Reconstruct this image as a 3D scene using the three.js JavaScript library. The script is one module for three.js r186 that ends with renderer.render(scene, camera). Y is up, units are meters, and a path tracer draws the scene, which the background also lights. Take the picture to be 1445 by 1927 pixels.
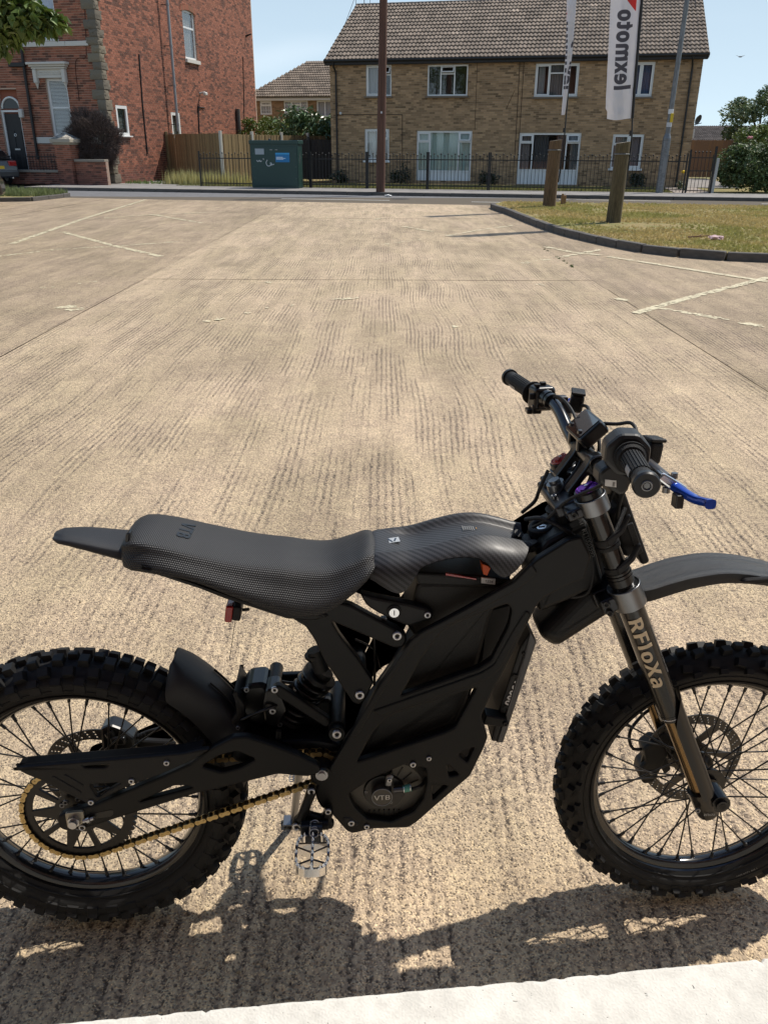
import * as THREE from 'three';
import { mergeGeometries, mergeVertices, toCreasedNormals } from 'three/addons/utils/BufferGeometryUtils.js';
import { RoundedBoxGeometry } from 'three/addons/geometries/RoundedBoxGeometry.js';
import { FontLoader } from 'three/addons/loaders/FontLoader.js';
import { TextGeometry } from 'three/addons/geometries/TextGeometry.js';

// ---------------------------------------------------------------- camera, sky, sun, exposure
const RAD = Math.PI / 180;
const scene = new THREE.Scene();
const camera = new THREE.PerspectiveCamera(64.63, 767 / 1024, 0.05, 900);
camera.position.set(0, 1.5, 0);
camera.rotation.order = 'YXZ';
camera.rotation.set(-24.2 * RAD, 0, 0.23 * RAD);

const SUN_AZ = 56 * RAD, SUN_EL = 57 * RAD;           // azimuth to the right of straight ahead
const sunDir = new THREE.Vector3(Math.sin(SUN_AZ) * Math.cos(SUN_EL), Math.sin(SUN_EL), -Math.cos(SUN_AZ) * Math.cos(SUN_EL));
const sun = new THREE.DirectionalLight(new THREE.Color(1.0, 0.93, 0.83), 4.7);
sun.position.copy(sunDir).multiplyScalar(60);
sun.castShadow = true; sun.shadow.mapSize.set(4096, 4096); sun.shadow.radius = 1;
Object.assign(sun.shadow.camera, { left: -40, right: 40, top: 40, bottom: -40, near: 1, far: 160 });
scene.add(sun, sun.target);

const renderer = new THREE.WebGLRenderer({ antialias: true });
renderer.toneMapping = THREE.LinearToneMapping;
renderer.toneMappingExposure = 1.0;
renderer.shadowMap.enabled = true;

// ---------------------------------------------------------------- helpers: random numbers, noise
function rng(seed) { let a = seed >>> 0; return () => { a = (a + 0x6D2B79F5) | 0; let t = Math.imul(a ^ (a >>> 15), 1 | a); t = (t + Math.imul(t ^ (t >>> 7), 61 | t)) ^ t; return ((t ^ (t >>> 14)) >>> 0) / 4294967296; }; }
function hash2(i, j, s) { let h = Math.imul(i, 374761393) ^ Math.imul(j, 668265263) ^ Math.imul(s, 1442695041); h = Math.imul(h ^ (h >>> 13), 1274126177); return ((h ^ (h >>> 16)) >>> 0) / 4294967296; }
function vnoise(x, y, s = 0, per = 0, pery = 0) {      // value noise, tileable when a period is given
  let i = Math.floor(x), j = Math.floor(y); const fx = x - i, fy = y - j, u = fx * fx * (3 - 2 * fx), v = fy * fy * (3 - 2 * fy);
  let i1 = i + 1, j1 = j + 1;
  if (per) { i = ((i % per) + per) % per; i1 = ((i1 % per) + per) % per; const q = pery || per; j = ((j % q) + q) % q; j1 = ((j1 % q) + q) % q; }
  const a = hash2(i, j, s), b = hash2(i1, j, s), c = hash2(i, j1, s), d = hash2(i1, j1, s);
  return a + (b - a) * u + (c - a) * v + (a - b - c + d) * u * v;
}
const fbm = (x, y, s, o = 4) => { let r = 0, a = 0.5; for (let k = 0; k < o; k++) { r += a * vnoise(x, y, s + k); x *= 2.03; y *= 2.03; a *= 0.5; } return r; };
const clamp = (x, a = 0, b = 1) => Math.min(b, Math.max(a, x));
const lerp = (a, b, t) => a + (b - a) * t;
const sstep = (a, b, x) => { const t = clamp((x - a) / (b - a)); return t * t * (3 - 2 * t); };
const toS = (l) => (l <= 0.0031308 ? 12.92 * l : 1.055 * Math.pow(l, 1 / 2.4) - 0.055);

{ // clear summer sky: pale near the ground, deeper blue overhead, veils of thin cirrus, brighter air towards the sun
  const W = 1024, Hh = 512, d = new Float32Array(W * Hh * 4);
  for (let j = 0; j < Hh; j++) for (let i = 0; i < W; i++) {
    const el = ((j + 0.5) / Hh - 0.5) * Math.PI, az = ((i + 0.5) / W - 0.5) * 2 * Math.PI;   // three's equirect: u = atan2(z, x)
    const x = Math.cos(az) * Math.cos(el), z = Math.sin(az) * Math.cos(el), y = Math.sin(el);
    const c = x * sunDir.x + y * sunDir.y + z * sunDir.z;
    const t = Math.pow(clamp(y), 0.6);
    let r = lerp(0.80, 0.03, t), g = lerp(1.0, 0.12, t), b = lerp(1.12, 0.34, t);
    const glow = 0.16 * Math.pow(clamp(c), 4) + 0.5 * Math.pow(clamp(c), 40);
    r += glow; g += glow * 0.98; b += glow * 0.92;
    const px = x / (y + 0.25), pz = z / (y + 0.25);
    const ci = sstep(0.46, 0.85, fbm(px * 1.1 + pz * 0.5, pz * 3.2 - px * 1.2, 91, 5)) * sstep(0.0, 0.1, y) * 0.30;
    r += ci * (0.72 - r * 0.6); g += ci * (0.76 - g * 0.6); b += ci * (0.80 - b * 0.6);
    if (y < 0) { r = 0.30; g = 0.30; b = 0.28; }
    const k = (j * W + i) * 4; d[k] = r; d[k + 1] = g; d[k + 2] = b; d[k + 3] = 1;
  }
  const sky = new THREE.DataTexture(d, W, Hh, THREE.RGBAFormat, THREE.FloatType);
  sky.mapping = THREE.EquirectangularReflectionMapping; sky.magFilter = sky.minFilter = THREE.LinearFilter; sky.needsUpdate = true;
  scene.background = sky; scene.environment = sky;
  scene.backgroundIntensity = 1; scene.environmentIntensity = 1;
}

// ---------------------------------------------------------------- helpers: materials, objects
const lin = (r, g, b) => new THREE.Color().setRGB(r, g, b);
const std = (r, g, b, rough = 0.8, o = {}) => new THREE.MeshStandardMaterial({ color: lin(r, g, b), roughness: rough, ...o });
const phys = (r, g, b, rough, o = {}) => new THREE.MeshPhysicalMaterial({ color: lin(r, g, b), roughness: rough, ...o });
function dataTex(w, h, fn, repeat = 1, srgb = true) {   // fn(i, j) -> [r, g, b] linear 0..1 (or grey number)
  const a = new Uint8Array(w * h * 4);
  for (let j = 0; j < h; j++) for (let i = 0; i < w; i++) {
    const c = fn(i, j), k = (j * w + i) * 4, q = (v) => Math.round(255 * clamp(srgb ? toS(clamp(v)) : v));
    if (typeof c === 'number') { a[k] = a[k + 1] = a[k + 2] = q(c); } else { a[k] = q(c[0]); a[k + 1] = q(c[1]); a[k + 2] = q(c[2]); }
    a[k + 3] = 255;
  }
  return finishTex(a, w, h, repeat, srgb);
}
function finishTex(a, w, h, repeat = 1, srgb = true) {
  const t = new THREE.DataTexture(a, w, h, THREE.RGBAFormat, THREE.UnsignedByteType);
  t.magFilter = THREE.LinearFilter; t.minFilter = THREE.LinearMipmapLinearFilter; t.generateMipmaps = true;
  t.wrapS = t.wrapT = THREE.RepeatWrapping; t.repeat.set(repeat, repeat); t.colorSpace = srgb ? THREE.SRGBColorSpace : THREE.NoColorSpace; t.needsUpdate = true; return t;
}
const taken = new Map();
function numbered(name) { const n = taken.get(name) || 0; taken.set(name, n + 1); return n ? `${name}_${String(n).padStart(3, '0')}` : name; }
function shade(o) { o.traverse((m) => { if (m.isMesh) { m.castShadow = true; m.receiveShadow = true; } }); return o; }
function tag(o, label, category, group) { o.userData.label = label; o.userData.category = category; if (group) o.userData.group = group; return o; }
function thing(name, label, category, pos = [0, 0, 0], ry = 0, group) {
  const o = new THREE.Group(); o.name = numbered(name); o.position.set(...pos); o.rotation.y = ry; scene.add(o); return tag(o, label, category, group);
}
function part(name, geo, mat, parent) { const m = new THREE.Mesh(geo, mat); m.name = name; m.castShadow = m.receiveShadow = true; if (parent) parent.add(m); return m; }
function grp(name, parent) { const g = new THREE.Group(); g.name = name; parent.add(g); return g; }
function structure(name, geo, mat) { const m = part(numbered(name), geo, mat, scene); m.userData.kind = 'structure'; return m; }
// geometry helpers
function nonIdx(g) { const q = g.index ? g.toNonIndexed() : g; for (const k of Object.keys(q.attributes)) if (!['position', 'normal', 'uv'].includes(k)) q.deleteAttribute(k); return q; }
const merge = (list) => mergeGeometries(list.map(nonIdx));
const box = (w, h, d, x = 0, y = 0, z = 0) => new THREE.BoxGeometry(w, h, d).translate(x, y, z);
const rbox = (w, h, d, r, x = 0, y = 0, z = 0, s = 2) => new RoundedBoxGeometry(w, h, d, s, r).translate(x, y, z);
const V3 = (x, y, z) => new THREE.Vector3(x, y, z);
function cyl(a, b, r0, r1 = r0, seg = 16, open = false) {   // cylinder from a to b
  const A = V3(...a), Bv = V3(...b), dv = Bv.clone().sub(A), L = dv.length();
  const g = new THREE.CylinderGeometry(r1, r0, L, seg, 1, open).translate(0, L / 2, 0);
  g.applyQuaternion(new THREE.Quaternion().setFromUnitVectors(V3(0, 1, 0), dv.normalize())); return g.translate(A.x, A.y, A.z);
}
function tube(pts, r, seg = 24, rs = 8, closed = false) { return new THREE.TubeGeometry(new THREE.CatmullRomCurve3(pts.map((p) => V3(...p)), closed), seg, r, rs, closed); }
function poly(pts, holes = []) { const s = new THREE.Shape(pts.map((p) => new THREE.Vector2(p[0], p[1]))); for (const h of holes) s.holes.push(new THREE.Path(h.map((p) => new THREE.Vector2(p[0], p[1])))); return s; }
function roundPoly(pts, r) {          // rounds the corners of an outline
  const n = pts.length, out = [];
  for (let i = 0; i < n; i++) {
    const p = pts[(i + n - 1) % n], c = pts[i], q = pts[(i + 1) % n];
    const d1 = Math.hypot(p[0] - c[0], p[1] - c[1]), d2 = Math.hypot(q[0] - c[0], q[1] - c[1]), k = Math.min(r, d1 * 0.45, d2 * 0.45);
    const a = [c[0] + (p[0] - c[0]) / d1 * k, c[1] + (p[1] - c[1]) / d1 * k], b = [c[0] + (q[0] - c[0]) / d2 * k, c[1] + (q[1] - c[1]) / d2 * k];
    for (const t of [0, 0.33, 0.67, 1]) { const u = 1 - t; out.push([u * u * a[0] + 2 * u * t * c[0] + t * t * b[0], u * u * a[1] + 2 * u * t * c[1] + t * t * b[1]]); }
  }
  return out;
}
// plate in the xy plane between z0 and z1 with bevelled edges
function plate(pts, z0, z1, bev = 0.003, holes = [], seg = 2, round = 0.006) {
  const R = (q) => (round ? roundPoly(q, round) : q);
  const g = new THREE.ExtrudeGeometry(poly(R(pts), holes.map(R)), { depth: Math.max(1e-4, z1 - z0 - 2 * bev), bevelEnabled: bev > 0, bevelSize: bev, bevelThickness: bev, bevelOffset: -bev, bevelSegments: seg, curveSegments: 8 });
  return g.translate(0, 0, z0 + bev);
}
// surface through a grid of points rows[i][j] = [x, y, z]
function gridSurf(rows, closeV = false, uvScale = null) {
  const n = rows.length, m = rows[0].length, pos = [], uv = [], idx = [];
  for (let i = 0; i < n; i++) for (let j = 0; j < m; j++) { pos.push(...rows[i][j]); uv.push(j / (m - 1), i / (n - 1)); }
  const M = closeV ? m : m - 1;
  for (let i = 0; i < n - 1; i++) for (let j = 0; j < M; j++) { const a = i * m + j, b = i * m + (j + 1) % m, c = a + m, d = b + m; idx.push(a, b, c, b, d, c); }
  const g = new THREE.BufferGeometry(); g.setAttribute('position', new THREE.Float32BufferAttribute(pos, 3)); g.setAttribute('uv', new THREE.Float32BufferAttribute(uv, 2)); g.setIndex(idx); g.computeVertexNormals(); return g;
}
function capRow(row) { // fan cap
  const pos = []; let cx = 0, cy = 0, cz = 0; for (const p of row) { cx += p[0]; cy += p[1]; cz += p[2]; } const n = row.length;
  for (let j = 0; j < n; j++) { pos.push(...row[j], ...row[(j + 1) % n], cx / n, cy / n, cz / n); }
  const g = new THREE.BufferGeometry(); g.setAttribute('position', new THREE.Float32BufferAttribute(pos, 3)); g.setAttribute('uv', new THREE.Float32BufferAttribute(new Float32Array(pos.length / 3 * 2), 2)); g.computeVertexNormals(); return g;
}
function interp(tab, x) { // piecewise smooth table [[x, ...values]]
  if (x <= tab[0][0]) return tab[0].slice(1); const n = tab.length; if (x >= tab[n - 1][0]) return tab[n - 1].slice(1);
  let i = 0; while (x > tab[i + 1][0]) i++;
  const t = (x - tab[i][0]) / (tab[i + 1][0] - tab[i][0]);
  return tab[i].slice(1).map((v, k) => { const p0 = tab[Math.max(0, i - 1)][k + 1], p1 = v, p2 = tab[i + 1][k + 1], p3 = tab[Math.min(n - 1, i + 2)][k + 1]; return 0.5 * ((2 * p1) + (-p0 + p2) * t + (2 * p0 - 5 * p1 + 4 * p2 - p3) * t * t + (-p0 + 3 * p1 - 3 * p2 + p3) * t * t * t); });
}
function worldUV(g, s = 1, ax = 0, bx = 2, ox = 0, oy = 0) { const p = g.attributes.position, u = new Float32Array(p.count * 2); for (let i = 0; i < p.count; i++) { u[2 * i] = p.array[3 * i + ax] / s + ox; u[2 * i + 1] = p.array[3 * i + bx] / s + oy; } g.setAttribute('uv', new THREE.BufferAttribute(u, 2)); return g; }
// the street runs at a slight angle to the view: u along it (to the right), v away from the car park
const AL = 12.5 * RAD, CA = Math.cos(AL), SA = Math.sin(AL);
const st = (u, v, y = 0) => [u * CA + v * SA, y, u * SA - v * CA];
function subdivide(g, maxL) { // splits long edges so that a flat outline can be wrapped round a tube
  let t = [], s = nonIdx(g).attributes.position.array; for (let i = 0; i < s.length; i += 9) t.push([[s[i], s[i + 1], s[i + 2]], [s[i + 3], s[i + 4], s[i + 5]], [s[i + 6], s[i + 7], s[i + 8]]]);
  const out = []; while (t.length) { const q = t.pop(), d = [0, 1, 2].map((k) => Math.hypot(...[0, 1, 2].map((c) => q[k][c] - q[(k + 1) % 3][c]))), k = d.indexOf(Math.max(...d)); if (d[k] < maxL) { out.push(...q[0], ...q[1], ...q[2]); continue; } const m = [0, 1, 2].map((c) => (q[k][c] + q[(k + 1) % 3][c]) / 2); t.push([q[k], m, q[(k + 2) % 3]], [m, q[(k + 1) % 3], q[(k + 2) % 3]]); }
  const r = new THREE.BufferGeometry(); r.setAttribute('position', new THREE.Float32BufferAttribute(out, 3)); r.setAttribute('uv', new THREE.Float32BufferAttribute(new Float32Array(out.length / 3 * 2), 2)); return r;
}
const fontBold = await new FontLoader().loadAsync('fonts/droid/droid_sans_bold.typeface.json');
const fontReg = await new FontLoader().loadAsync('fonts/droid/droid_sans_regular.typeface.json');
function text3(str, size, depth, font = fontBold) { const g = new TextGeometry(str, { font, size, depth, curveSegments: 3, bevelEnabled: false }); g.computeBoundingBox(); const b = g.boundingBox; return g.translate(-(b.min.x + b.max.x) / 2, -(b.min.y + b.max.y) / 2, 0); }

// ================================================================ GROUND
const TILE = 2.5;
const concreteTex = (() => {   // ridged, worn exposed-aggregate concrete; colour and relief from the same field
  const N = 2048, S = N / TILE, a = new Uint8Array(N * N * 4), bmp = new Uint8Array(N * N * 4);
  const hgt = new Float32Array(N * N), col = new Float32Array(N * N), warm = new Float32Array(N * N);
  const grooves = 70;
  for (let j = 0; j < N; j++) {
    const y = j / N;
    for (let i = 0; i < N; i++) {
      const x = i / N, k = j * N + i;
      const wp = (vnoise(x * 4, y * 2, 3, 4, 2) - 0.5) * 2.2 + (vnoise(x * 60, y * 40, 4, 60, 40) - 0.5) * 0.22;
      const gx = x * grooves + wp, gi = Math.floor(gx), gf = gx - gi;
      const gk = ((gi % grooves) + grooves) % grooves, gs = vnoise(gk + 0.5, y * 5, 5, grooves, 5), gw = 0.22 + 0.24 * gs;
      const gm = sstep(0.24, 0.70, gs * 0.55 + vnoise(x * 7, y * 4, 6, 7, 4) * 0.45 + (vnoise(x * 90, y * 20, 7, 90, 20) - 0.5) * 0.28);
      const groove = (1 - sstep(0, gw, Math.abs(gf - 0.5))) * gm;
      const m1 = vnoise(x * 420, y * 420, 8, 420), m2 = vnoise(x * 190, y * 190, 9, 190), m3 = vnoise(x * 60, y * 60, 10, 60), m4 = vnoise(x * 14, y * 14, 11, 14);
      const pit = sstep(0.50, 0.80, m1 * 0.6 + m2 * 0.4);
      const dirt = groove * sstep(0.32, 0.62, m1 * 0.5 + m2 * 0.5);
      hgt[k] = 0.62 - groove * 0.42 + (m2 - 0.5) * 0.50 + (m3 - 0.5) * 0.22 - pit * 0.22 + (m1 - 0.5) * 0.26;
      col[k] = 0.98 + (m4 - 0.5) * 0.16 + (m3 - 0.5) * 0.22 + (m2 - 0.5) * 0.22 - pit * 0.36 - dirt * 0.58 - groove * 0.16;
      warm[k] = m4 * 0.5 + m3 * 0.5;
    }
  }
  const R = rng(77);
  const splat = (n, r0, r1, cv, hv) => { for (let q = 0; q < n; q++) {
    const cx = R() * N, cy = R() * N, r = r0 + (r1 - r0) * R() * R(), e = 0.7 + R() * 0.6, th = R() * 3.14, cs = Math.cos(th), sn = Math.sin(th), c = cv(R), h = hv(R), rr = Math.ceil(r * 1.4);
    for (let b = -rr; b <= rr; b++) for (let d = -rr; d <= rr; d++) {
      const u = (b * cs + d * sn) * e, v = (-b * sn + d * cs) / e; const w = 1 - Math.hypot(u, v) / r; if (w <= 0) continue;
      const k = ((Math.floor(cy) + d + N) % N) * N + (Math.floor(cx) + b + N) % N, m = clamp(w * 3);
      col[k] = lerp(col[k], c[0], m * c[1]); hgt[k] += h * m;
    } } };
  splat(170000, 1.1, 3.0, (r) => [0.22 + r() * 0.25, 0.8], () => -0.20);           // dark voids
  splat(150000, 1.1, 2.8, (r) => [1.3 + r() * 0.5, 0.7], () => 0.10);           // pale sand grains
  splat(9000, 2.5, 6.5, (r) => [0.55 + r() * 0.35, 0.75], () => 0.12);            // grey stones
  splat(1600, 4, 9, (r) => [0.42 + r() * 0.45, 0.7], () => 0.10);
  for (let k = 0; k < N * N; k++) {
    const c = clamp(col[k], 0.16, 1.6), w = warm[k];
    a[4 * k] = 255 * toS(clamp(0.570 * c)); a[4 * k + 1] = 255 * toS(clamp((0.442 + 0.012 * w) * c)); a[4 * k + 2] = 255 * toS(clamp((0.303 + 0.04 * (1 - c)) * c)); a[4 * k + 3] = 255;
    const h = 255 * clamp(hgt[k]); bmp[4 * k] = bmp[4 * k + 1] = bmp[4 * k + 2] = h; bmp[4 * k + 3] = 255;
  }
  const sample = (x, z) => { const u = ((x / TILE) % 1 + 1) % 1 * N, v = ((z / TILE) % 1 + 1) % 1 * N, i = Math.floor(u), j = Math.floor(v), fx = u - i, fy = v - j, g = (p, q) => clamp(hgt[(q % N) * N + (p % N)]); return lerp(lerp(g(i, j), g(i + 1, j), fx), lerp(g(i, j + 1), g(i + 1, j + 1), fx), fy); };
  return [finishTex(a, N, N), finishTex(bmp, N, N, 1, false), sample];
})();
function concreteMat(r, g, b) { return new THREE.MeshStandardMaterial({ color: lin(r, g, b), map: concreteTex[0], bumpMap: concreteTex[1], bumpScale: 0.012, roughness: 0.93, vertexColors: true }); }
const matCentre = concreteMat(0.95, 0.945, 0.95), matSide = concreteMat(0.77, 0.76, 0.765);
const asphaltTex = dataTex(512, 512, (i, j) => { const n = vnoise(i / 2, j / 2, 21, 256), m = vnoise(i / 32, j / 32, 22, 16); const c = 0.62 + 0.45 * n + 0.3 * m; return [0.152 * c, 0.152 * c, 0.157 * c]; });
const asphaltBump = dataTex(512, 512, (i, j) => vnoise(i / 2, j / 2, 21, 256), 1, false);
const asphalt = new THREE.MeshStandardMaterial({ map: asphaltTex, bumpMap: asphaltBump, bumpScale: 0.004, roughness: 0.85 });
const paveTex = dataTex(512, 512, (i, j) => { const n = vnoise(i / 2, j / 2, 31, 256), m = vnoise(i / 64, j / 64, 32, 8); const c = 0.6 + 0.35 * n + 0.4 * m; return [0.25 * c, 0.235 * c, 0.22 * c]; });
const paving = new THREE.MeshStandardMaterial({ map: paveTex, roughness: 0.9, vertexColors: false });
const kerbMat = new THREE.MeshStandardMaterial({ map: paveTex, color: lin(0.40, 0.385, 0.37), roughness: 0.9 });
const soilTex = dataTex(1024, 1024, (i, j) => {
  const n = vnoise(i / 3, j / 3, 41, 341), m = vnoise(i / 64, j / 64, 42, 16), o = vnoise(i / 24, j / 24, 43, 42), c = 0.55 + 0.8 * n;
  const g = sstep(0.35, 0.75, m * 0.6 + o * 0.4); return [lerp(0.27, 0.19, g) * c, lerp(0.205, 0.18, g) * c, lerp(0.085, 0.055, g) * c];
});
const turf = new THREE.MeshStandardMaterial({ map: soilTex, roughness: 1 });

structure('ground', worldUV(new THREE.PlaneGeometry(700, 700).rotateX(-Math.PI / 2).translate(0, -0.06, -200), 6), new THREE.MeshStandardMaterial({ map: soilTex, color: lin(0.9, 0.9, 0.9), roughness: 1 }));

// car park: three runs of slabs parted by open joints, with a dark bed showing in the joints
function slabTone(x, z) { // patchy wear and grime of the slabs: oil drips, tyre-darkened tracks, washed-out areas
  const big = fbm(x * 0.55 + 9, z * 0.28 + 4, 51, 4) - 0.47, mid = fbm(x * 2.3, z * 1.1, 57, 3) - 0.44, fine = vnoise(x * 7, z * 4, 58) - 0.5, st1 = sstep(0.58, 0.75, fbm(x * 0.9 + 3, z * 0.5, 61, 3)), oil = sstep(0.70, 0.80, fbm(x * 1.7 + 30, z * 1.3, 67, 3));
  const stk = fbm(x * 11 + big * 3, z * 0.9, 71, 3) - 0.44; const k = clamp(1 + big * 0.34 + mid * 0.34 + stk * 0.40 + fine * 0.14 - st1 * 0.14 - oil * 0.22, 0.55, 1.3); return [k, k * (0.995 - mid * 0.03), k * (0.985 + mid * 0.06)];
}
function quadGrid(c, nx, nz, y) {  // c: four corners [x, z] near-left, near-right, far-right, far-left
  const g = new THREE.PlaneGeometry(1, 1, nx, nz), p = g.attributes.position, uv = g.attributes.uv, col = new Float32Array(p.count * 3);
  for (let i = 0; i < p.count; i++) {
    const s = p.getX(i) + 0.5, t = p.getY(i) + 0.5;
    const x = lerp(lerp(c[0][0], c[1][0], s), lerp(c[3][0], c[2][0], s), t), z = lerp(lerp(c[0][1], c[1][1], s), lerp(c[3][1], c[2][1], s), t);
    p.setXYZ(i, x, y, z); uv.setXY(i, x / TILE, z / TILE);
    const c3 = slabTone(x, z); col[3 * i] = c3[0]; col[3 * i + 1] = c3[1]; col[3 * i + 2] = c3[2];
  }
  g.setAttribute('color', new THREE.BufferAttribute(col, 3)); g.computeVertexNormals(); return g;
}
// the slab under the bike carries its relief as real geometry where one can see it
const matNear = matCentre.clone(); matNear.bumpScale = 0.009;
function nearSlab(x0, x1, zn, zf) {
  const axis = (a, b, d0, d1, fine) => { const out = []; let v = a; while (v < b) { out.push(v); v += v >= d0 && v < d1 ? fine : Math.min(0.12, fine + Math.max(d0 - v, v - d1) * 0.06 + 0.002); } out.push(b); return out; };
  const xs = axis(x0, x1, -1.25, 1.35, 0.0055), zs = axis(-zn, -zf, 0.75, 2.3, 0.0055).map((v) => -v), nx = xs.length, nz = zs.length, pos = new Float32Array(nx * nz * 3), uv = new Float32Array(nx * nz * 2), col = new Float32Array(nx * nz * 3), idx = [];
  for (let j = 0; j < nz; j++) for (let i = 0; i < nx; i++) {
    const x = xs[i], z = zs[j], k = j * nx + i, near = clamp(1 - Math.max(Math.max(-1.25 - x, x - 1.35) / 0.5, (-2.3 - z) / 0.9, 0)); pos[3 * k] = x; pos[3 * k + 2] = z; pos[3 * k + 1] = (concreteTex[2](x, z) - 0.58) * 0.011 * near; uv[2 * k] = x / TILE; uv[2 * k + 1] = z / TILE;
    const c = slabTone(x, z); col[3 * k] = c[0]; col[3 * k + 1] = c[1]; col[3 * k + 2] = c[2]; if (i && j) { const a = k - nx - 1, b = k - nx, d = k - 1; idx.push(a, d, b, b, d, k); }
  }
  const g = new THREE.BufferGeometry(); g.setAttribute('position', new THREE.BufferAttribute(pos, 3)); g.setAttribute('uv', new THREE.BufferAttribute(uv, 2)); g.setAttribute('color', new THREE.BufferAttribute(col, 3)); g.setIndex(idx); g.computeVertexNormals(); return g;
}
const carPark = new THREE.Group(); carPark.name = 'car_park'; carPark.userData.kind = 'structure'; scene.add(carPark);
{
  part('joint_bed', quadGrid([[-15, 3], [32, 3], [32, -29], [-15, -29]], 4, 4, -0.008).deleteAttribute('color'), std(0.11, 0.09, 0.065, 1), carPark);
  const zs = [3, -0.72, -5.55, -10.4, -15.25, -20.1, -40];
  const xs = [[-14.6, -8.9], [-8.892, -3.005], [-3.0, 2.6], [2.605, 8.6], [8.614, 14.4], [14.41, 31]];
  const zEnd = (x) => -25.75 + x * 0.2217;
  const R = rng(5);
  xs.forEach(([x0, x1], c) => {
    const off = c === 2 ? 0 : (R() - 0.5) * 3;
    for (let k = 0; k < zs.length - 1; k++) {
      let zn = k ? zs[k] + off : 3, zf = zs[k + 1] + off + 0.0005, last = false;
      const e0 = zEnd(x0), e1 = zEnd(x1);
      if (zn < Math.min(e0, e1) + 1) break;
      let f0 = zf, f1 = zf; if (zf < Math.max(e0, e1) + 1.5) { f0 = e0; f1 = e1; last = true; }
      if (c === 2 && k === 1) { part('concrete_slab', nearSlab(x0, x1, zn, zf), matNear, carPark); continue; }
      const s = part('concrete_slab', quadGrid([[x0, zn], [x1, zn], [x1, f1], [x0, f0]], Math.ceil((x1 - x0) / (c === 2 ? 0.045 : 0.08)), Math.ceil((zn - f0) / 0.22), (R() - 0.5) * 0.006), c === 2 ? matCentre : matSide, carPark);
      if (last) break;
    }
  });
  // worn bay markings: what is left of old yellowish paint, in flakes
  const paint = std(0.68, 0.61, 0.42, 0.8);
  const lines = [
    [[[-6.2942,-14.35],[-6.8354,-19.1855],[-7.4905,-27.1285]], .09, .8], [[[-6.2196,-16.4457],[-4.573,-14.1667],[-3.3779,-12.6779]], .09, .7], [[[-5.7589,-12.5997],[-5.2243,-13.5221],[-4.4371,-14.0111],[-3.5627,-14.7956]], .07, .55], [[[-5.7066,-20.9943],[-3.9822,-18.6168]], .08, .6], [[[-6.8852,-19.3302],[-5.7254,-20.8213],[-4.0687,-21.989]], .08, .55],
    [[[-3.3068,-8.4366],[-3.0722,-8.2625]], .16, .8], [[[-4.3484,-9.3523],[-4.0661,-9.5479],[-3.4711,-10.1748]], .06, .15],
    [[[3.4025,-12.8345],[4.0843,-11.5993],[4.759,-10.3507]], .085, .85], [[[2.5115,-8.2104],[3.3987,-9.1803],[4.9167,-10.7166]], .085, .8], [[[2.7089,-8.6338],[3.1358,-8.1109],[3.5145,-7.5205]], .08, .5], [[[2.6443,-14.2677],[2.963,-13.4399],[3.3292,-13.0327]], .09, .7], [[[1.985,-12.0435],[2.7103,-12.8119],[3.5398,-13.8297]], .09, .6],
    [[[1.1469,-15.9179],[1.8697,-17.127],[2.6916,-18.2624]], .09, .6], [[[.371,-17.9013],[.9176,-16.8595]], .1, .65], [[[-.0408,-14.4152],[.4253,-14.9475],[1.0736,-16.0155]], .09, .35], [[[-1.0451,-19.9255],[-.4162,-19.3547],[.0035,-20.2938]], .09, .4], [[[-1.6727,-7.6899],[-1.1193,-8.4857],[-.6369,-8.8138]], .07, .3], [[[-.5404,-8.9156],[-.1996,-9.0944]], .07, .4],
    [[[-2.5883,-21.5168],[-1.0451,-19.9255]], .08, .3], [[[1.4599,-22.491],[2.4786,-22.9456]], .1, .4], [[[1.8501,-10.0603],[1.9998,-9.8996]], .09, .5], [[[1.9216,-7.6365],[2.0255,-7.6136]], .07, .7], [[[.6102,-7.5358],[.6751,-7.4884]], .06, .6], [[[2.54,-9.0559],[2.6203,-8.9226]], .09, .7], [[[-1.6278,-7.7165],[-1.2863,-8.1286]], .05, .2],
    [[[.4608,-21.1505],[2.4368,-22.5461]], .09, .35], [[[-.7664,-9.6311],[.2192,-9.5407]], .05, .12], [[[1.3129,-10.5257],[1.775,-9.6951]], .06, .12], [[[-1.4526,-10.1425],[-1.313,-10.0613]], .07, .6]];
  lines.forEach(([pts, w, dens], li) => {
    const Q = rng(300 + li), pos = [];
    for (let s = 0; s < pts.length - 1; s++) {
      const [ax, az] = pts[s], [bx, bz] = pts[s + 1], L = Math.hypot(bx - ax, bz - az), tx = (bx - ax) / L, tz = (bz - az) / L;
      for (let d = 0; d < L; d += 0.028) for (let o = -w / 2; o < w / 2; o += 0.026) {
        const x = ax + tx * d - tz * o, z = az + tz * d + tx * o;
        if (vnoise(x * 9, z * 9, 70 + li) * 0.6 + vnoise(x * 33, z * 33, 80) * 0.5 > dens * 0.78 + 0.10) continue;
        const r = 0.012 + Q() * 0.012, cx = x + (Q() - 0.5) * 0.012, cz = z + (Q() - 0.5) * 0.012, a0 = Q() * 6;
        const ring = []; for (let q = 0; q < 5; q++) { const a = a0 - q * 1.2566, rr = r * (0.75 + Q() * 0.5); ring.push([cx + Math.cos(a) * rr, cz + Math.sin(a) * rr]); }
        const y = 0.0045 + Q() * 0.003;
        for (let q = 1; q < 4; q++) for (const p of [ring[0], ring[q], ring[q + 1]]) pos.push(p[0], y, p[1]);
      }
    }
    if (!pos.length) return;
    const g = new THREE.BufferGeometry(); g.setAttribute('position', new THREE.Float32BufferAttribute(pos, 3)); g.computeVertexNormals(); part('painted_line', g, paint, carPark);
  });
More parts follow.
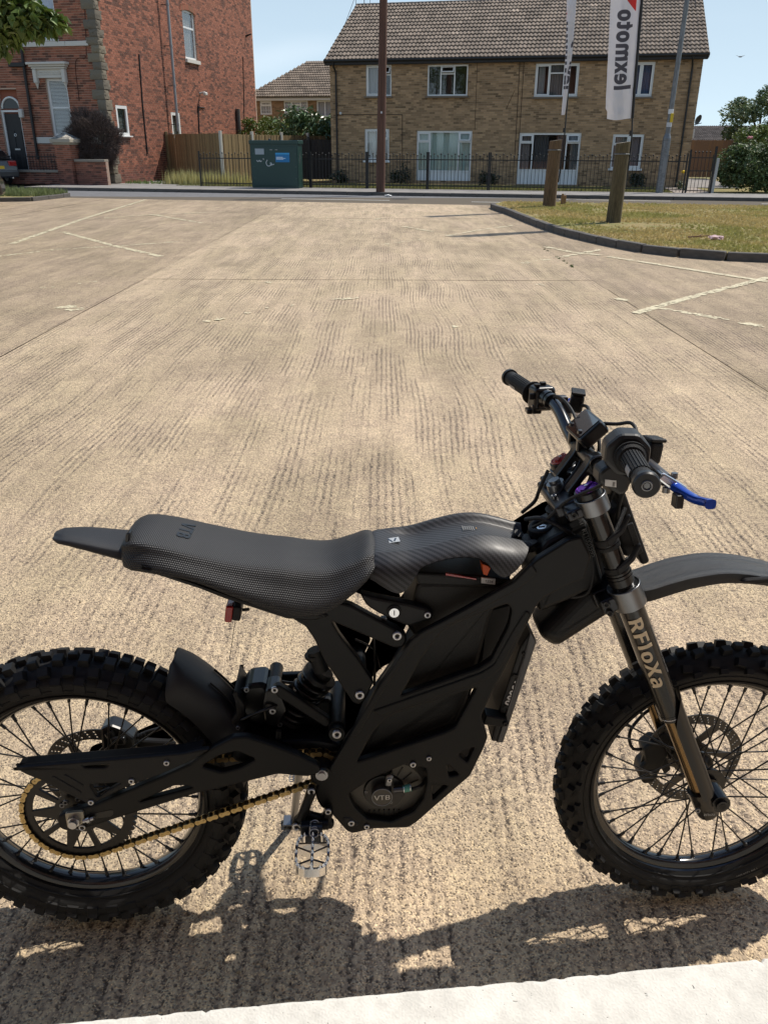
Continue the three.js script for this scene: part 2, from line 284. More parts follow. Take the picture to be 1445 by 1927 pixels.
  // small loose stones and leaf crumbs on the slabs
  const Q = rng(12), n = 900, im = new THREE.InstancedMesh(new THREE.IcosahedronGeometry(1, 0), std(0.22, 0.19, 0.15, 1), n); im.name = 'grit'; im.userData.kind = 'stuff';
  const M = new THREE.Matrix4(), q4 = new THREE.Quaternion();
  for (let i = 0; i < n; i++) { const z = -0.9 - Math.pow(Q(), 1.7) * 18, x = (Q() - 0.5) * (3 - z * 1.0), s = 0.0014 + Math.pow(Q(), 5) * 0.004; q4.setFromEuler(new THREE.Euler(Q() * 6, Q() * 6, Q() * 6)); M.compose(V3(x, s * 0.4, z), q4, V3(s * 1.3, s * 0.8, s)); im.setMatrixAt(i, M); const k = 0.5 + Q() * 1.3; im.setColorAt(i, lin(k, k * 0.95, k * 0.85)); }
  im.castShadow = im.receiveShadow = true; carPark.add(im);
}

// pale concrete ledge in the foreground, with a chipped front edge and pin-holes
{
  const R = rng(8), edge = [], [[ax, az], [bx, bz]] = [[-.4375,-.6596],[.5242,-.7565]];
  const A0 = [ax - (bx - ax) * 0.6, az - (bz - az) * 0.6], B0 = [bx + (bx - ax) * 0.6, bz + (bz - az) * 0.6];
  const n = 420; for (let i = 0; i <= n; i++) { const t = i / n; const ch = Math.pow(vnoise(t * 230, 1, 5), 9) * 0.006 + (vnoise(t * 40, 4, 6) - 0.5) * 0.0006 + (vnoise(t * 300, 4, 7) - 0.5) * 0.0012; edge.push([lerp(A0[0], B0[0], t), lerp(A0[1], B0[1], t) + ch]); }
  const sh = edge.map(([x, z]) => [x, -z]); sh.push([B0[0], -1.4], [A0[0], -1.4]);
  const g = new THREE.ExtrudeGeometry(poly(sh), { depth: 0.49, bevelEnabled: true, bevelSize: 0.006, bevelThickness: 0.006, bevelOffset: -0.006, bevelSegments: 3 }).rotateX(-Math.PI / 2).translate(0, 0.004, 0);
  const stepTex = dataTex(1024, 1024, (i, j) => { let c = 0.74 + 0.12 * (vnoise(i / 90, j / 90, 71, 11) - 0.5) + 0.12 * (vnoise(i / 20, j / 20, 72, 51) - 0.5) + 0.08 * (vnoise(i / 3, j / 3, 73, 341) - 0.5); const p = vnoise(i / 6, j / 6, 74, 170); if (p > 0.972) c *= 0.45; return [c * 0.90, c * 0.87, c * 0.79]; });
  const stepBump = dataTex(1024, 1024, (i, j) => clamp(0.6 + 0.3 * (vnoise(i / 20, j / 20, 72, 51) - 0.5) + 0.2 * (vnoise(i / 3, j / 3, 73, 341) - 0.5) - (vnoise(i / 6, j / 6, 74, 170) > 0.972 ? 0.5 : 0)), 1, false);
  const step = structure('concrete_ledge', worldUV(g, 0.7), new THREE.MeshStandardMaterial({ map: stepTex, bumpMap: stepBump, bumpScale: 0.002, roughness: 0.85 }));
}

// road, pavements and kerbs along the street
const VR0 = 25.2, VR1 = 29.6, VP1 = 32.3;
function strip(u0, u1, v0, v1, y, s = 2) { const p = [st(u0, v0, y), st(u1, v0, y), st(u1, v1, y), st(u0, v1, y)]; const g = new THREE.BufferGeometry(); g.setAttribute('position', new THREE.Float32BufferAttribute([...p[0], ...p[1], ...p[2], ...p[0], ...p[2], ...p[3]], 3)); g.computeVertexNormals(); return worldUV(g, s); }
structure('road', strip(-120, 120, VR0 - 0.25, VR1, -0.012), asphalt);
structure('side_road', strip(-26, -20.9, VR1 - 0.05, 90, -0.018), asphalt);
const pav = structure('pavement', strip(-20.8, 120, VR1 + 0.13, VP1, 0.1), paving);
structure('pavement', strip(-120, -26.1, VR1 + 0.13, VP1, 0.1), paving);
structure('forecourt', strip(-20.8, -14.8, VP1, 37, 0.104), paving);
{
  const kerb = new THREE.Group(); kerb.name = 'kerb'; kerb.userData.kind = 'structure'; scene.add(kerb);
  const kg = rbox(0.905, 0.24, 0.125, 0.015, 0, 0, 0, 1); const R = rng(3);
  for (let u = -20.3; u < 16; u += 0.915) { const m = part('kerb_stone', kg, kerbMat, kerb); m.position.set(...st(u, VR1 + 0.065, -0.02 + (R() - 0.5) * 0.008)); m.rotation.y = -AL + (R() - 0.5) * 0.01; }
  // lane edge marks on the road
  const white = std(0.7, 0.7, 0.66, 0.8);
  for (const [a, b, v, w] of [[-3.2, 0.4, 26.75, .1], [-0.6, 2.9, 28.9, .09], [4.2, 7.8, 26.75, .1], [-9.4, -5.8, 26.75, .1], [5.5, 6.6, 28.3, .1], [11, 14, 26.75, .1], [9, 9.8, 28.0, .1]]) { const m = part('road_marking', strip(a, b, v, v + w, -0.006), white, kerb); m.userData.label = 'white dash painted on the road'; }
  const mh = part('manhole_cover', new THREE.CylinderGeometry(0.33, 0.33, 0.012, 24), std(0.03, 0.03, 0.03, 0.6), kerb); mh.position.set(...st(-5.6608,27.7076, -0.01));
}
// grass: blades set in tufts
const bladeGeo = (() => { const pos = [], nor = []; const R = rng(44); for (let i = 0; i < 7; i++) { const a = R() * 6.28, r = R() * 0.035, x = Math.cos(a) * r, z = Math.sin(a) * r, h = 0.6 + R() * 0.6, l = (R() - 0.5) * 0.9, m = (R() - 0.5) * 0.9, w = 0.05, b = R() * 6.28, wx = Math.cos(b) * w, wz = Math.sin(b) * w; pos.push(x * 6 - wx, 0, z * 6 - wz, x * 6 + wx, 0, z * 6 + wz, x * 6 + l * 0.5, h, z * 6 + m * 0.5); } const g = new THREE.BufferGeometry(); g.setAttribute('position', new THREE.Float32BufferAttribute(pos, 3)); g.computeVertexNormals(); return g; })();
const bladeMat = new THREE.MeshPhysicalMaterial({ color: 0xffffff, roughness: 1, transmission: 0.25, thickness: 0, side: THREE.DoubleSide });
function grass(name, label, n, sample, h0, h1, colour, seed, parent) {
  const R = rng(seed), im = new THREE.InstancedMesh(bladeGeo, bladeMat, n), M = new THREE.Matrix4(), q = new THREE.Quaternion(), up = V3(0, 1, 0); let c = 0, guard = 0;
  while (c < n && guard++ < n * 20) { const p = sample(R); if (!p) continue; const h = lerp(h0, h1, R() * R()); q.setFromAxisAngle(up, R() * 6.28); M.compose(V3(...p), q, V3(0.11 + R() * 0.05, h, 0.11 + R() * 0.05)); im.setMatrixAt(c, M); im.setColorAt(c, colour(R, p)); c++; }
  im.count = c; im.name = parent ? name : numbered(name); im.userData.kind = 'stuff'; if (!parent) { im.userData.label = label; im.userData.category = 'grass'; } im.castShadow = im.receiveShadow = true; (parent || scene).add(im); return im;
}
// raised grass island with its kerb, right
const islandEdge = [[3.0364,-24.0338],[3.0031,-23.1796],[3.161,-21.2942],[3.2862,-18.225],[3.5204,-15.8643],[4.0825,-13.6611],[4.6593,-12.8426],[5.6279,-12.3665]];
{
  const out = islandEdge.map((p) => p.slice()); const last = out[out.length - 1]; out.push([9, -11.9], [13, -11.7]);
  const curve = new THREE.CatmullRomCurve3(out.map((p) => V3(p[0], 0, p[1])), false, 'catmullrom', 0.4), N = 30, pts = curve.getSpacedPoints(N);
  const inner = pts.map((p, i) => { const t = curve.getTangentAt(i / N); return [p.x - (-t.z) * -0.13 * 1, p.z - t.x * 0.13]; });
  const far = [st(30, VR0 - 0.35), st(-2.1244,25.3536)].map((p) => [p[0], p[2]]);
  const area = pts.map((p) => [p.x, -p.z]).concat([[13, 20], [far[0][0], -far[0][1]], [far[1][0], -far[1][1]]]);
  const g = new THREE.ExtrudeGeometry(poly(area), { depth: 0.1, bevelEnabled: false }).rotateX(-Math.PI / 2);
  // keep only a little inside the kerb
  structure('grass_island', worldUV(g, 5), turf);
  const kerb = new THREE.Group(); kerb.name = 'island_kerb'; kerb.userData.kind = 'structure'; scene.add(kerb); const R = rng(19);
  for (let i = 0; i < N; i++) {
    const a = pts[i], b = pts[i + 1], L = a.distanceTo(b), m = part('kerb_stone', rbox(L - 0.008, 0.23, 0.13, 0.02, 0, 0, 0, 2), kerbMat, kerb);
    const dx = (b.x - a.x) / L, dz = (b.z - a.z) / L; m.position.set((a.x + b.x) / 2 - dz * 0.055, 0.012 + (R() - 0.5) * 0.01, (a.z + b.z) / 2 + dx * 0.055); m.rotation.set((R() - .5) * .03, Math.atan2(-dz, dx), 0);
  }
  const shp = area.map(([x, y]) => [x, -y]);
  const inside = (x, z) => { let c = false; for (let i = 0, j = shp.length - 1; i < shp.length; j = i++) { const [xi, zi] = shp[i], [xj, zj] = shp[j]; if ((zi > z) !== (zj > z) && x < (xj - xi) * (z - zi) / (zj - zi) + xi) c = !c; } return c; };
  grass('grass', 'short sun-dried grass covering the raised island behind the dark kerb', 26000, (R2) => { const x = 3 + R2() * 10, z = -11.9 - R2() * 13; if (!inside(x, z) || !inside(x - 0.12, z)) return null; const bx = x - 4.95, bz = z + 17.4; if (bx * bx / 1.3 + bz * bz / 0.5 < 0.6 && R2() < 0.85) return null; if (fbm(x * 0.7, z * 0.7, 33, 3) < 0.33 && R2() < 0.7) return null; return [x, 0.1, z]; }, 0.025, 0.075,
    (R2, p) => { const d = sstep(0.36, 0.6, fbm(p[0] * 0.8 + 4, p[2] * 0.6, 34, 3)); const k = 0.75 + R2() * 0.6; return lin(lerp(0.52, 0.36, d) * k, lerp(0.41, 0.335, d) * k, lerp(0.17, 0.10, d) * k); }, 91);
}

// ================================================================ BUILDINGS
const whiteUpvc = std(0.74, 0.75, 0.74, 0.35), glassMat = new THREE.MeshPhysicalMaterial({ color: 0xffffff, roughness: 0.02, transmission: 1, thickness: 0, ior: 1.5 });
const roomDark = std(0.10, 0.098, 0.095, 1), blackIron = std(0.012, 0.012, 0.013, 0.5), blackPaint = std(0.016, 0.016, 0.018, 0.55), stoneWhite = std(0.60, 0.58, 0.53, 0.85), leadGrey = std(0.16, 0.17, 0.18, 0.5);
const brickBump = dataTex(128, 128, (i, j) => vnoise(i / 3, j / 3, 5, 42) * 0.6 + vnoise(i / 12, j / 12, 6, 10) * 0.4, 1, false);
const brickMat = new THREE.MeshStandardMaterial({ color: 0xffffff, roughness: 0.92, bumpMap: brickBump, bumpScale: 0.004 });
const brickGeo = new THREE.BoxGeometry(1, 1, 1);
// brick skin on a wall lying in its own xy plane (face towards +z); openings: [x0, x1, y0, y1]
function brickSkin(parent, W, H, open, colour, seed, topFn, opt = {}) {
  const ch = opt.course || 0.0755, bl = opt.len || 0.2255, list = [], R = rng(seed);
  for (let r = 0, y = 0; y < H - 0.01; r++, y += ch) {
    const top = Math.min(y + ch - 0.014, H), yc = (y + top) / 2; let spans = [topFn ? topFn(yc) : [0, W]]; if (!spans[0]) continue;
    for (const [a, b, c, d] of open) if (yc > c - 0.02 && yc < d + 0.02) { const nx = []; for (const [p, q] of spans) { if (b <= p || a >= q) { nx.push([p, q]); continue; } if (a > p) nx.push([p, a]); if (b < q) nx.push([b, q]); } spans = nx; }
    for (const [p, q] of spans) {
      let x = Math.floor((p + ((r % 2) * 0.5) * bl) / bl) * bl - (r % 2) * 0.5 * bl;
      const hdr = opt.headers && r % 4 === 3; const L = hdr ? bl / 2 : bl;
      for (; x < q; x += L) { const a = Math.max(x, p), b = Math.min(x + L - 0.010, q); if (b - a < 0.02) continue; list.push([a, b, y, top]); }
    }
  }
  const im = new THREE.InstancedMesh(brickGeo, brickMat, list.length), M = new THREE.Matrix4(), q = new THREE.Quaternion(), e = new THREE.Euler();
  list.forEach(([a, b, c, d], i) => { e.set((R() - 0.5) * 0.02, (R() - 0.5) * 0.012, (R() - 0.5) * 0.012); q.setFromEuler(e); M.compose(V3((a + b) / 2, (c + d) / 2, -0.02 + (R() - 0.5) * 0.006), q, V3(b - a, d - c, 0.05)); im.setMatrixAt(i, M); im.setColorAt(i, colour(R, (a + b) / 2, (c + d) / 2)); });
  im.name = 'brick'; im.userData.kind = 'stuff'; im.castShadow = im.receiveShadow = true; parent.add(im); return im;
}
function wallBody(name, W, H, open, mat, parent, depth = 0.22, outline) {
  const g = new THREE.ExtrudeGeometry(poly(outline || [[0, 0], [W, 0], [W, H], [0, H]], open.filter((o) => !o[4]).map(([a, b, c, d]) => [[a, c], [a, d], [b, d], [b, c]])), { depth, bevelEnabled: false }).translate(0, 0, -depth - 0.006);
  return part(name, g, mat, parent);
}
const rectS = (q) => [q[0][0], q[1][0], q[3][1], q[2][1]];    // left, right, bottom, top
// window set into an opening; cols: [[width share, [[height share, kind]...]]...] from left, rows from the bottom
function windowUnit(parent, [x0, x1, y0, y1], cols, o = {}) {
  const w = grp('window', parent); w.position.set((x0 + x1) / 2, y0, 0); const W = x1 - x0 - 0.006, H = y1 - y0 - 0.006, F = o.frame || 0.055, zf = -(o.set ?? 0.07), fr = [];
  fr.push(box(W, F, 0.06, 0, F / 2, zf), box(W, F, 0.06, 0, H - F / 2, zf), box(F, H - 2 * F, 0.06, -W / 2 + F / 2, H / 2, zf), box(F, H - 2 * F, 0.06, W / 2 - F / 2, H / 2, zf));
  let x = -W / 2 + F; const tw = W - 2 * F, sumC = cols.reduce((s, c) => s + c[0], 0), panes = [];
  cols.forEach(([cw, rows], ci) => {
    const wdt = tw * cw / sumC; let y = F; const th = H - 2 * F, sumR = rows.reduce((s, r) => s + r[0], 0);
    if (ci) fr.push(box(F * 0.8, th, 0.056, x, H / 2, zf));
    rows.forEach(([rh, kind], ri) => {
      const hh = th * rh / sumR, a = x + (ci ? F * 0.4 : 0), b = x + wdt - (ci < cols.length - 1 ? F * 0.4 : 0);
      if (ri) fr.push(box(b - a, F * 0.8, 0.054, (a + b) / 2, y, zf));
      const c = y + (ri ? F * 0.4 : 0), d = y + hh - (ri < rows.length - 1 ? F * 0.4 : 0), cx = (a + b) / 2, cy = (c + d) / 2;
      if (kind === 'w') part('panel', rbox(b - a - 0.004, d - c - 0.004, 0.03, 0.006, cx, cy, zf - 0.005, 1), whiteUpvc, w);
      else if (kind === 's' || kind === 'v') {           // opening light with its own sash; v is tipped open
        const s = 0.04, sw = b - a - 0.006, sh = d - c - 0.006, g = merge([box(sw, s, 0.05, 0, -s / 2, 0), box(sw, s, 0.05, 0, -sh + s / 2, 0), box(s, sh - 2 * s, 0.05, -sw / 2 + s / 2, -sh / 2, 0), box(s, sh - 2 * s, 0.05, sw / 2 - s / 2, -sh / 2, 0)]);
        const m = part('sash', g, whiteUpvc, w); m.position.set(cx, d - 0.003, zf + 0.025); const p = part('pane', box(sw - 2 * s, sh - 2 * s, 0.006), glassMat, w); p.position.copy(m.position);
        p.geometry.translate(0, -sh / 2, 0); if (kind === 'v') { m.rotation.x = p.rotation.x = -(o.tip || 0.45); }
      } else { const p = part('pane', box(b - a - 0.002, d - c - 0.002, 0.006, cx, cy, zf - 0.004), glassMat, w); }
      y += hh;
    });
    x += wdt;
  });
  part('frame', merge(fr), o.mat || whiteUpvc, w);
  if (o.sill) part('sill', rbox(W + 0.12, o.sill, 0.2, 0.008, 0, -o.sill / 2 - 0.002, 0.02, 1), o.sillMat || whiteUpvc, w);
  // dim room behind the glass
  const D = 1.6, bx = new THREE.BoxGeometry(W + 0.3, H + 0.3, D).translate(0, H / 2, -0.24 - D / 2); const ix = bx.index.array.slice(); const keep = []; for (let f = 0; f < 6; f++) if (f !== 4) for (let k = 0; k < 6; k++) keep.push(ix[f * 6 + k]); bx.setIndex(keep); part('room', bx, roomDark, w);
  if (o.blind) { const n = Math.floor(H / 0.05), gs = []; for (let i = 0; i < n; i++) gs.push(box(W - 0.08, 0.004, 0.038).rotateX(0.9).translate(0, 0.03 + i * 0.05, -0.15)); part('blind', merge(gs), std(...o.blind, 0.7), w); }
  if (o.curtain) for (const [a, b, c] of o.curtain) { const rows = []; for (const yy of [0, H]) { const r = []; for (let i = 0; i <= 40; i++) { const t = i / 40; r.push([lerp(a, b, t) * W - W / 2, yy, -0.17 + Math.sin(t * (b - a) * W * 48) * 0.022]); } rows.push(r); } part('curtain', gridSurf(rows), new THREE.MeshStandardMaterial({ color: lin(...c), roughness: 0.95, side: THREE.DoubleSide }), w); }
  return w;
}
// pantile with two rolls, tapered lip in front
const tileGeo = (() => {
  const w = 0.33, L = 0.46, n = 12, prof = []; for (let i = 0; i <= n; i++) { const t = i / n; prof.push([t * w - w / 2, 0.020 * Math.sin(t * 4 * Math.PI - 0.6) + 0.012]); }
  const pos = []; const q = (a, b, c) => pos.push(...a, ...b, ...c);
  for (let i = 0; i < n; i++) { const [xa, ya] = prof[i], [xb, yb] = prof[i + 1]; const A = [xa, ya + 0.058, 0], Bq = [xb, yb + 0.058, 0], Cq = [xb, yb, -L], D = [xa, ya, -L]; q(A, Bq, Cq); q(A, Cq, D); const a2 = [xa, ya - 0.004, 0], b2 = [xb, yb - 0.004, 0]; q(a2, b2, Bq); q(a2, Bq, A); }
  const g = new THREE.BufferGeometry(); g.setAttribute('position', new THREE.Float32BufferAttribute(pos, 3)); return toCreasedNormals((g.computeVertexNormals(), mergeVertices(g)), 0.9);
})();
function tiledSlope(parent, W, L, ang, colour, seed, maxSingle) {  // lies from the eave (local z = 0) up and back
  const roof = grp('roof', parent), R = rng(seed), spots = [], nC = Math.ceil(L / 0.385), nW = Math.round(W / 0.328), stepW = W / nW;
  for (let r = 0; r < nC; r++) for (let c = 0; c < nW; c++) spots.push([c * stepW + stepW / 2, r * 0.385, r]);
  const mats = []; for (let i = 0; i < 10; i++) { const c = colour(R); mats.push(new THREE.MeshStandardMaterial({ color: c, roughness: 0.95, bumpMap: brickBump, bumpScale: 0.004 })); }
  const bigger = spots.slice().sort((a, b) => (a[2] * 10 - a[0]) - (b[2] * 10 - b[0])), single = new Set(bigger.slice(0, maxSingle));
  const mat4 = (s) => { const M = new THREE.Matrix4().makeRotationX(ang); const q = new THREE.Matrix4().makeTranslation(s[0] + (R() - .5) * 0.006, 0.02 + (R() - .5) * 0.008, -s[1]); q.multiply(new THREE.Matrix4().makeRotationX((R() - .5) * 0.03)); return M.multiply(q); };
  const rest = spots.filter((s) => !single.has(s)), im = new THREE.InstancedMesh(tileGeo, new THREE.MeshStandardMaterial({ color: 0xffffff, roughness: 0.95, bumpMap: brickBump, bumpScale: 0.004 }), rest.length); rest.forEach((s, i) => { im.setMatrixAt(i, mat4(s)); im.setColorAt(i, colour(R)); });
  im.name = 'roof_tiles'; im.userData.kind = 'stuff'; im.castShadow = im.receiveShadow = true; roof.add(im);
  for (const s of single) { const m = part('roof_tile', tileGeo, mats[Math.floor(R() * 10)], roof); m.applyMatrix4(mat4(s)); }
  const back = part('roof_deck', box(W - 0.02, 0.03, L, W / 2, -0.03, -L / 2), std(0.03, 0.03, 0.03, 1), roof); back.rotation.x = ang; return roof;
}
const tileBrown = (R) => { const k = 0.72 + R() * 0.5, l = R() < 0.02 ? 1.5 : 1; return lin(0.195 * k * l, 0.155 * k * l, 0.122 * k * l); };

// ---------------- buff brick house facing the road
{
  const U0 = -10.65, V0 = 37.2, W = 14.85, H = 4.72, h = thing('brick_house', 'long two-storey buff brick house with brown tiled roof behind the black railings', 'house', st(U0, V0, 0.1), -AL);
  const loc = (q) => { const r = rectS(q); return [r[0] - U0, r[1] - U0, r[2] - 0.1, r[3] - 0.1]; };
  const w1 = loc([[-9.0955,4.0934],[-8.004,4.0812],[-8.5599,4.6519],[-8.5589,3.4952]]), w2 = loc([[-6.4924,4.0836],[-4.8212,4.0647],[-5.6724,4.6198],[-5.6313,3.482]]), w3 = loc([[-2.1206,4.0341],[-.4084,4.0147],[-1.3119,4.6029],[-1.206,3.4186]]), w4 = loc([[1.4717,3.9934],[2.4559,3.9823],[1.8965,4.6008],[2.0518,3.3934]]);
  const g1 = loc([[-9.1565,1.6438],[-8.0903,1.6468],[-8.6277,2.2541],[-8.6276,1.017]]), g2 = loc([[-6.8901,1.2156],[-4.5439,1.2279],[-5.7419,2.1814],[-5.6753,.2401]]), g3 = loc([[-2.59,1.0959],[-.0975,1.1111],[-1.4305,2.1012],[-1.2634,.1439]]), g4 = loc([[1.1608,1.4161],[2.3674,1.4213],[1.7094,2.0532],[1.8648,.7848]]);
  const open = [w1, w2, w3, w4, g1, g2, g3, g4];
  const mortar = std(0.34, 0.26, 0.175, 0.95);
  const tone = (R, x, y) => { const k = 0.70 + R() * 0.55, d = R() < 0.16 ? 0.62 : 1, m = 0.9 + 0.3 * (fbm(x * 0.6, y * 0.8, 7, 3) - 0.45); return lin(0.43 * k * d * m, 0.285 * k * d * m, 0.16 * k * d * m); };
  const front = wallBody('front_wall', W, H, open, mortar, h); brickSkin(front, W, H, open, tone, 11);
  // gable ends
  const D = 10.4, RH = 7.28, gab = [[0, 0], [D, 0], [D, H], [D / 2, RH], [0, H]];
  const tops = (y) => (y < H ? [0, D] : [(y - H) / (RH - H) * D / 2, D - (y - H) / (RH - H) * D / 2]);
  const gr = wallBody('gable_wall', D, H, [], mortar, h, 0.22, gab); gr.rotation.y = Math.PI / 2; gr.position.set(W, 0, 0); brickSkin(gr, D, RH - 0.1, [], tone, 12, tops);
  const gl = wallBody('gable_wall', D, H, [], mortar, h, 0.22, gab.map(([x, y]) => [D - x, y]).reverse()); gl.rotation.y = -Math.PI / 2; gl.position.set(0, 0, -D); brickSkin(gl, D, RH - 0.1, [], tone, 13, tops);
  part('rear_wall', box(W, H, 0.2, W / 2, H / 2, -D), mortar, h);
  const slope = Math.hypot(D / 2 + 0.3, RH - H + 0.15), ang = Math.atan2(RH - H + 0.15, D / 2 + 0.3);
  const rf = tiledSlope(h, W + 0.3, slope, ang, tileBrown, 21, 300); rf.position.set(-0.15, H - 0.03, 0.32);
  const rb = part('rear_slope', box(W + 0.3, 0.06, slope, W / 2, 0, -slope / 2), std(0.11, 0.095, 0.08, 0.95), h); rb.rotation.set(-ang, 0, 0); rb.rotation.set(-(Math.PI - ang), 0, 0); rb.position.set(0, H - 0.03, -D - 0.3);
  { const n = 34, gs = []; for (let i = 0; i < n; i++) gs.push(new THREE.CylinderGeometry(0.11, 0.115, (W + 0.3) / n - 0.012, 8, 1, false, 0, Math.PI).rotateZ(Math.PI / 2).rotateX(-Math.PI / 2).rotateX(Math.PI / 2).translate((i + 0.5) * (W + 0.3) / n - 0.15, RH + 0.10, -D / 2)); part('ridge_tile', merge(gs), std(0.085, 0.078, 0.07, 0.95), h); }
  part('fascia', box(W + 0.3, 0.2, 0.03, W / 2, H - 0.05, 0.24), blackPaint, h);
  part('soffit', box(W + 0.28, 0.02, 0.23, W / 2, H - 0.16, 0.115), blackPaint, h);
  part('gutter', new THREE.CylinderGeometry(0.06, 0.06, W + 0.34, 10).rotateZ(Math.PI / 2).translate(W / 2, H - 0.02, 0.31), blackIron, h);
  for (const s of [0, 1]) { const pts = s ? [[W + 0.17, H - 0.12, 0.02], [W + 0.17, H - 0.02, 0.33], [W + 0.17, RH + 0.14, -D / 2], [W + 0.17, RH, -D / 2], [W + 0.17, H - 0.2, 0.02]] : null; const bb = part('verge_board', plate([[0.33, H - 0.14], [0.33, H], [-D / 2, RH + 0.16], [-D / 2, RH - 0.02]], -0.02, 0.02, 0.002, [], 1, 0), std(0.10, 0.075, 0.05, 0.8), h); bb.rotation.y = -Math.PI / 2; bb.position.set(s ? W + 0.14 : -0.14, 0, 0); }
  // windows
  const grey = [0.33, 0.34, 0.33], net = [0.50, 0.52, 0.5];
  const sl = { sill: 0.07, sillMat: std(0.18, 0.145, 0.11, 0.9) };
  windowUnit(h, w1, [[1, [[1, 's']]], [0.75, [[1, 'p'], [0.42, 'v']]]], { ...sl, curtain: [[0.02, 0.55, [0.30, 0.31, 0.31]]] });
  windowUnit(h, w2, [[1, [[1, 'p']]], [1.15, [[1, 'p'], [0.36, 'v']]], [1, [[1, 'p']]]], { ...sl });
  windowUnit(h, w3, [[1, [[1, 's']]], [1.05, [[1, 'p'], [0.36, 'p']]], [1, [[1, 's']]]], { ...sl, curtain: [[0.0, 0.22, [0.2, 0.22, 0.22]], [0.36, 0.62, [0.1, 0.11, 0.11]]] });
  windowUnit(h, w4, [[1, [[1, 's']]], [1, [[1, 's']]]], { ...sl, curtain: [[0.0, 1, [0.05, 0.09, 0.16]]] });
  windowUnit(h, g1, [[1.25, [[1, 's']]], [1, [[1, 'p'], [0.42, 's']]]], { sill: 0.08, curtain: [[0, 0.55, [0.62, 0.62, 0.58]], [0.75, 1, [0.3, 0.3, 0.3]]] });
  windowUnit(h, g2, [[0.9, [[0.28, 'w'], [1.05, 'p'], [0.32, 's']]], [2.3, [[0.28, 'w'], [1.37, 'p']]], [0.9, [[0.28, 'w'], [1.05, 'p'], [0.32, 'v']]]], { frame: 0.07, tip: 0.25, curtain: [[0, 1, [0.30, 0.40, 0.36]]] });
  windowUnit(h, g3, [[0.9, [[0.48, 'w'], [1.05, 'p'], [0.30, 's']]], [2.5, [[0.48, 'w'], [1.35, 'p']]], [0.9, [[0.48, 'w'], [1.05, 'p'], [0.30, 'v']]]], { frame: 0.07, tip: 0.25, curtain: [[0, 0.18, [0.18, 0.16, 0.15]], [0.25, 0.48, [0.06, 0.06, 0.06]], [0.62, 0.72, [0.08, 0.08, 0.08]], [0.84, 1, [0.12, 0.13, 0.13]]] });
  windowUnit(h, g4, [[1.1, [[1, 'p'], [0.40, 's']]], [1, [[1, 's']]]], { sill: 0.08, curtain: [[0, 0.5, [0.22, 0.22, 0.21]], [0.6, 0.95, [0.20, 0.17, 0.17]]] });
  // rainwater pipes, cables, meter lamp
  for (const x of [0.22, W - 0.42]) part('downpipe', tube([[x, H - 0.04, 0.3], [x, H - 0.18, 0.28], [x + 0.05, H - 0.42, 0.07], [x + 0.05, H - 0.8, 0.06], [x + 0.05, 2.2, 0.06], [x + 0.05, 0.0, 0.06]], 0.036, 40, 8), blackIron, h);
  const cable = std(0.05, 0.03, 0.02, 0.8), c1 = [[-10.426,2.8005],[-7.525,2.7894],[-7.5,.8982]].map(([u, y]) => [u - U0, y - 0.1, 0.012]); part('cable', merge([cyl(c1[0], c1[1], 0.012, 0.012, 5), cyl(c1[1], c1[2], 0.012, 0.012, 5)]), cable, h);
  const c2 = [[-2.7646,4.7548],[-2.7221,1.0951]].map(([u, y]) => [u - U0, y - 0.1, 0.012]), c3 = [[-2.5963,4.7522],[-2.59,1.0959]].map(([u, y]) => [u - U0, y - 0.1, 0.012]), c4 = [[-4.4611,4.6682],[-4.4462,2.201]].map(([u, y]) => [u - U0, y - 0.1, 0.01]), c5 = [[-2.8997,3.662],[-3.1986,2.988]].map(([u, y]) => [u - U0, y - 0.1, 0.012]);
  part('cable', merge([cyl(...c2, 0.011, 0.011, 5), cyl(...c3, 0.011, 0.011, 5), cyl(...c4, 0.008, 0.008, 5), cyl(...c5, 0.008, 0.008, 5)]), cable, h);
  part('security_lamp', rbox(0.1, 0.1, 0.12, 0.03, 0.45, 2.75, 0.06), std(0.6, 0.6, 0.58, 0.4), h);
  { const ae = grp('television_aerial', h); ae.position.set(W - 0.05, 7.2, -D / 2 + 0.6); part('mast', cyl([0, -0.6, 0], [0, 1.4, 0], 0.018), leadGrey, ae); part('boom', cyl([-0.1, 0.2, -0.5], [0.15, 0.2, 0.6], 0.012), leadGrey, ae); part('elements', merge([-0.4, -0.2, 0, 0.2, 0.4].map((t) => cyl([-0.25, 0.2, t], [0.3, 0.2, t], 0.006, 0.006, 5))), leadGrey, ae); }
  { const ae = grp('television_aerial', h); ae.position.set(0.1, RH, -D / 2 - 0.5); part('mast', merge([cyl([0, -0.4, 0], [0, 2.2, 0], 0.018), cyl([-0.35, -0.4, 0.2], [-0.35, 2.2, 0.2], 0.012), cyl([0.28, -0.2, 0], [0.28, 2.2, 0], 0.012)]), leadGrey, ae); }
}

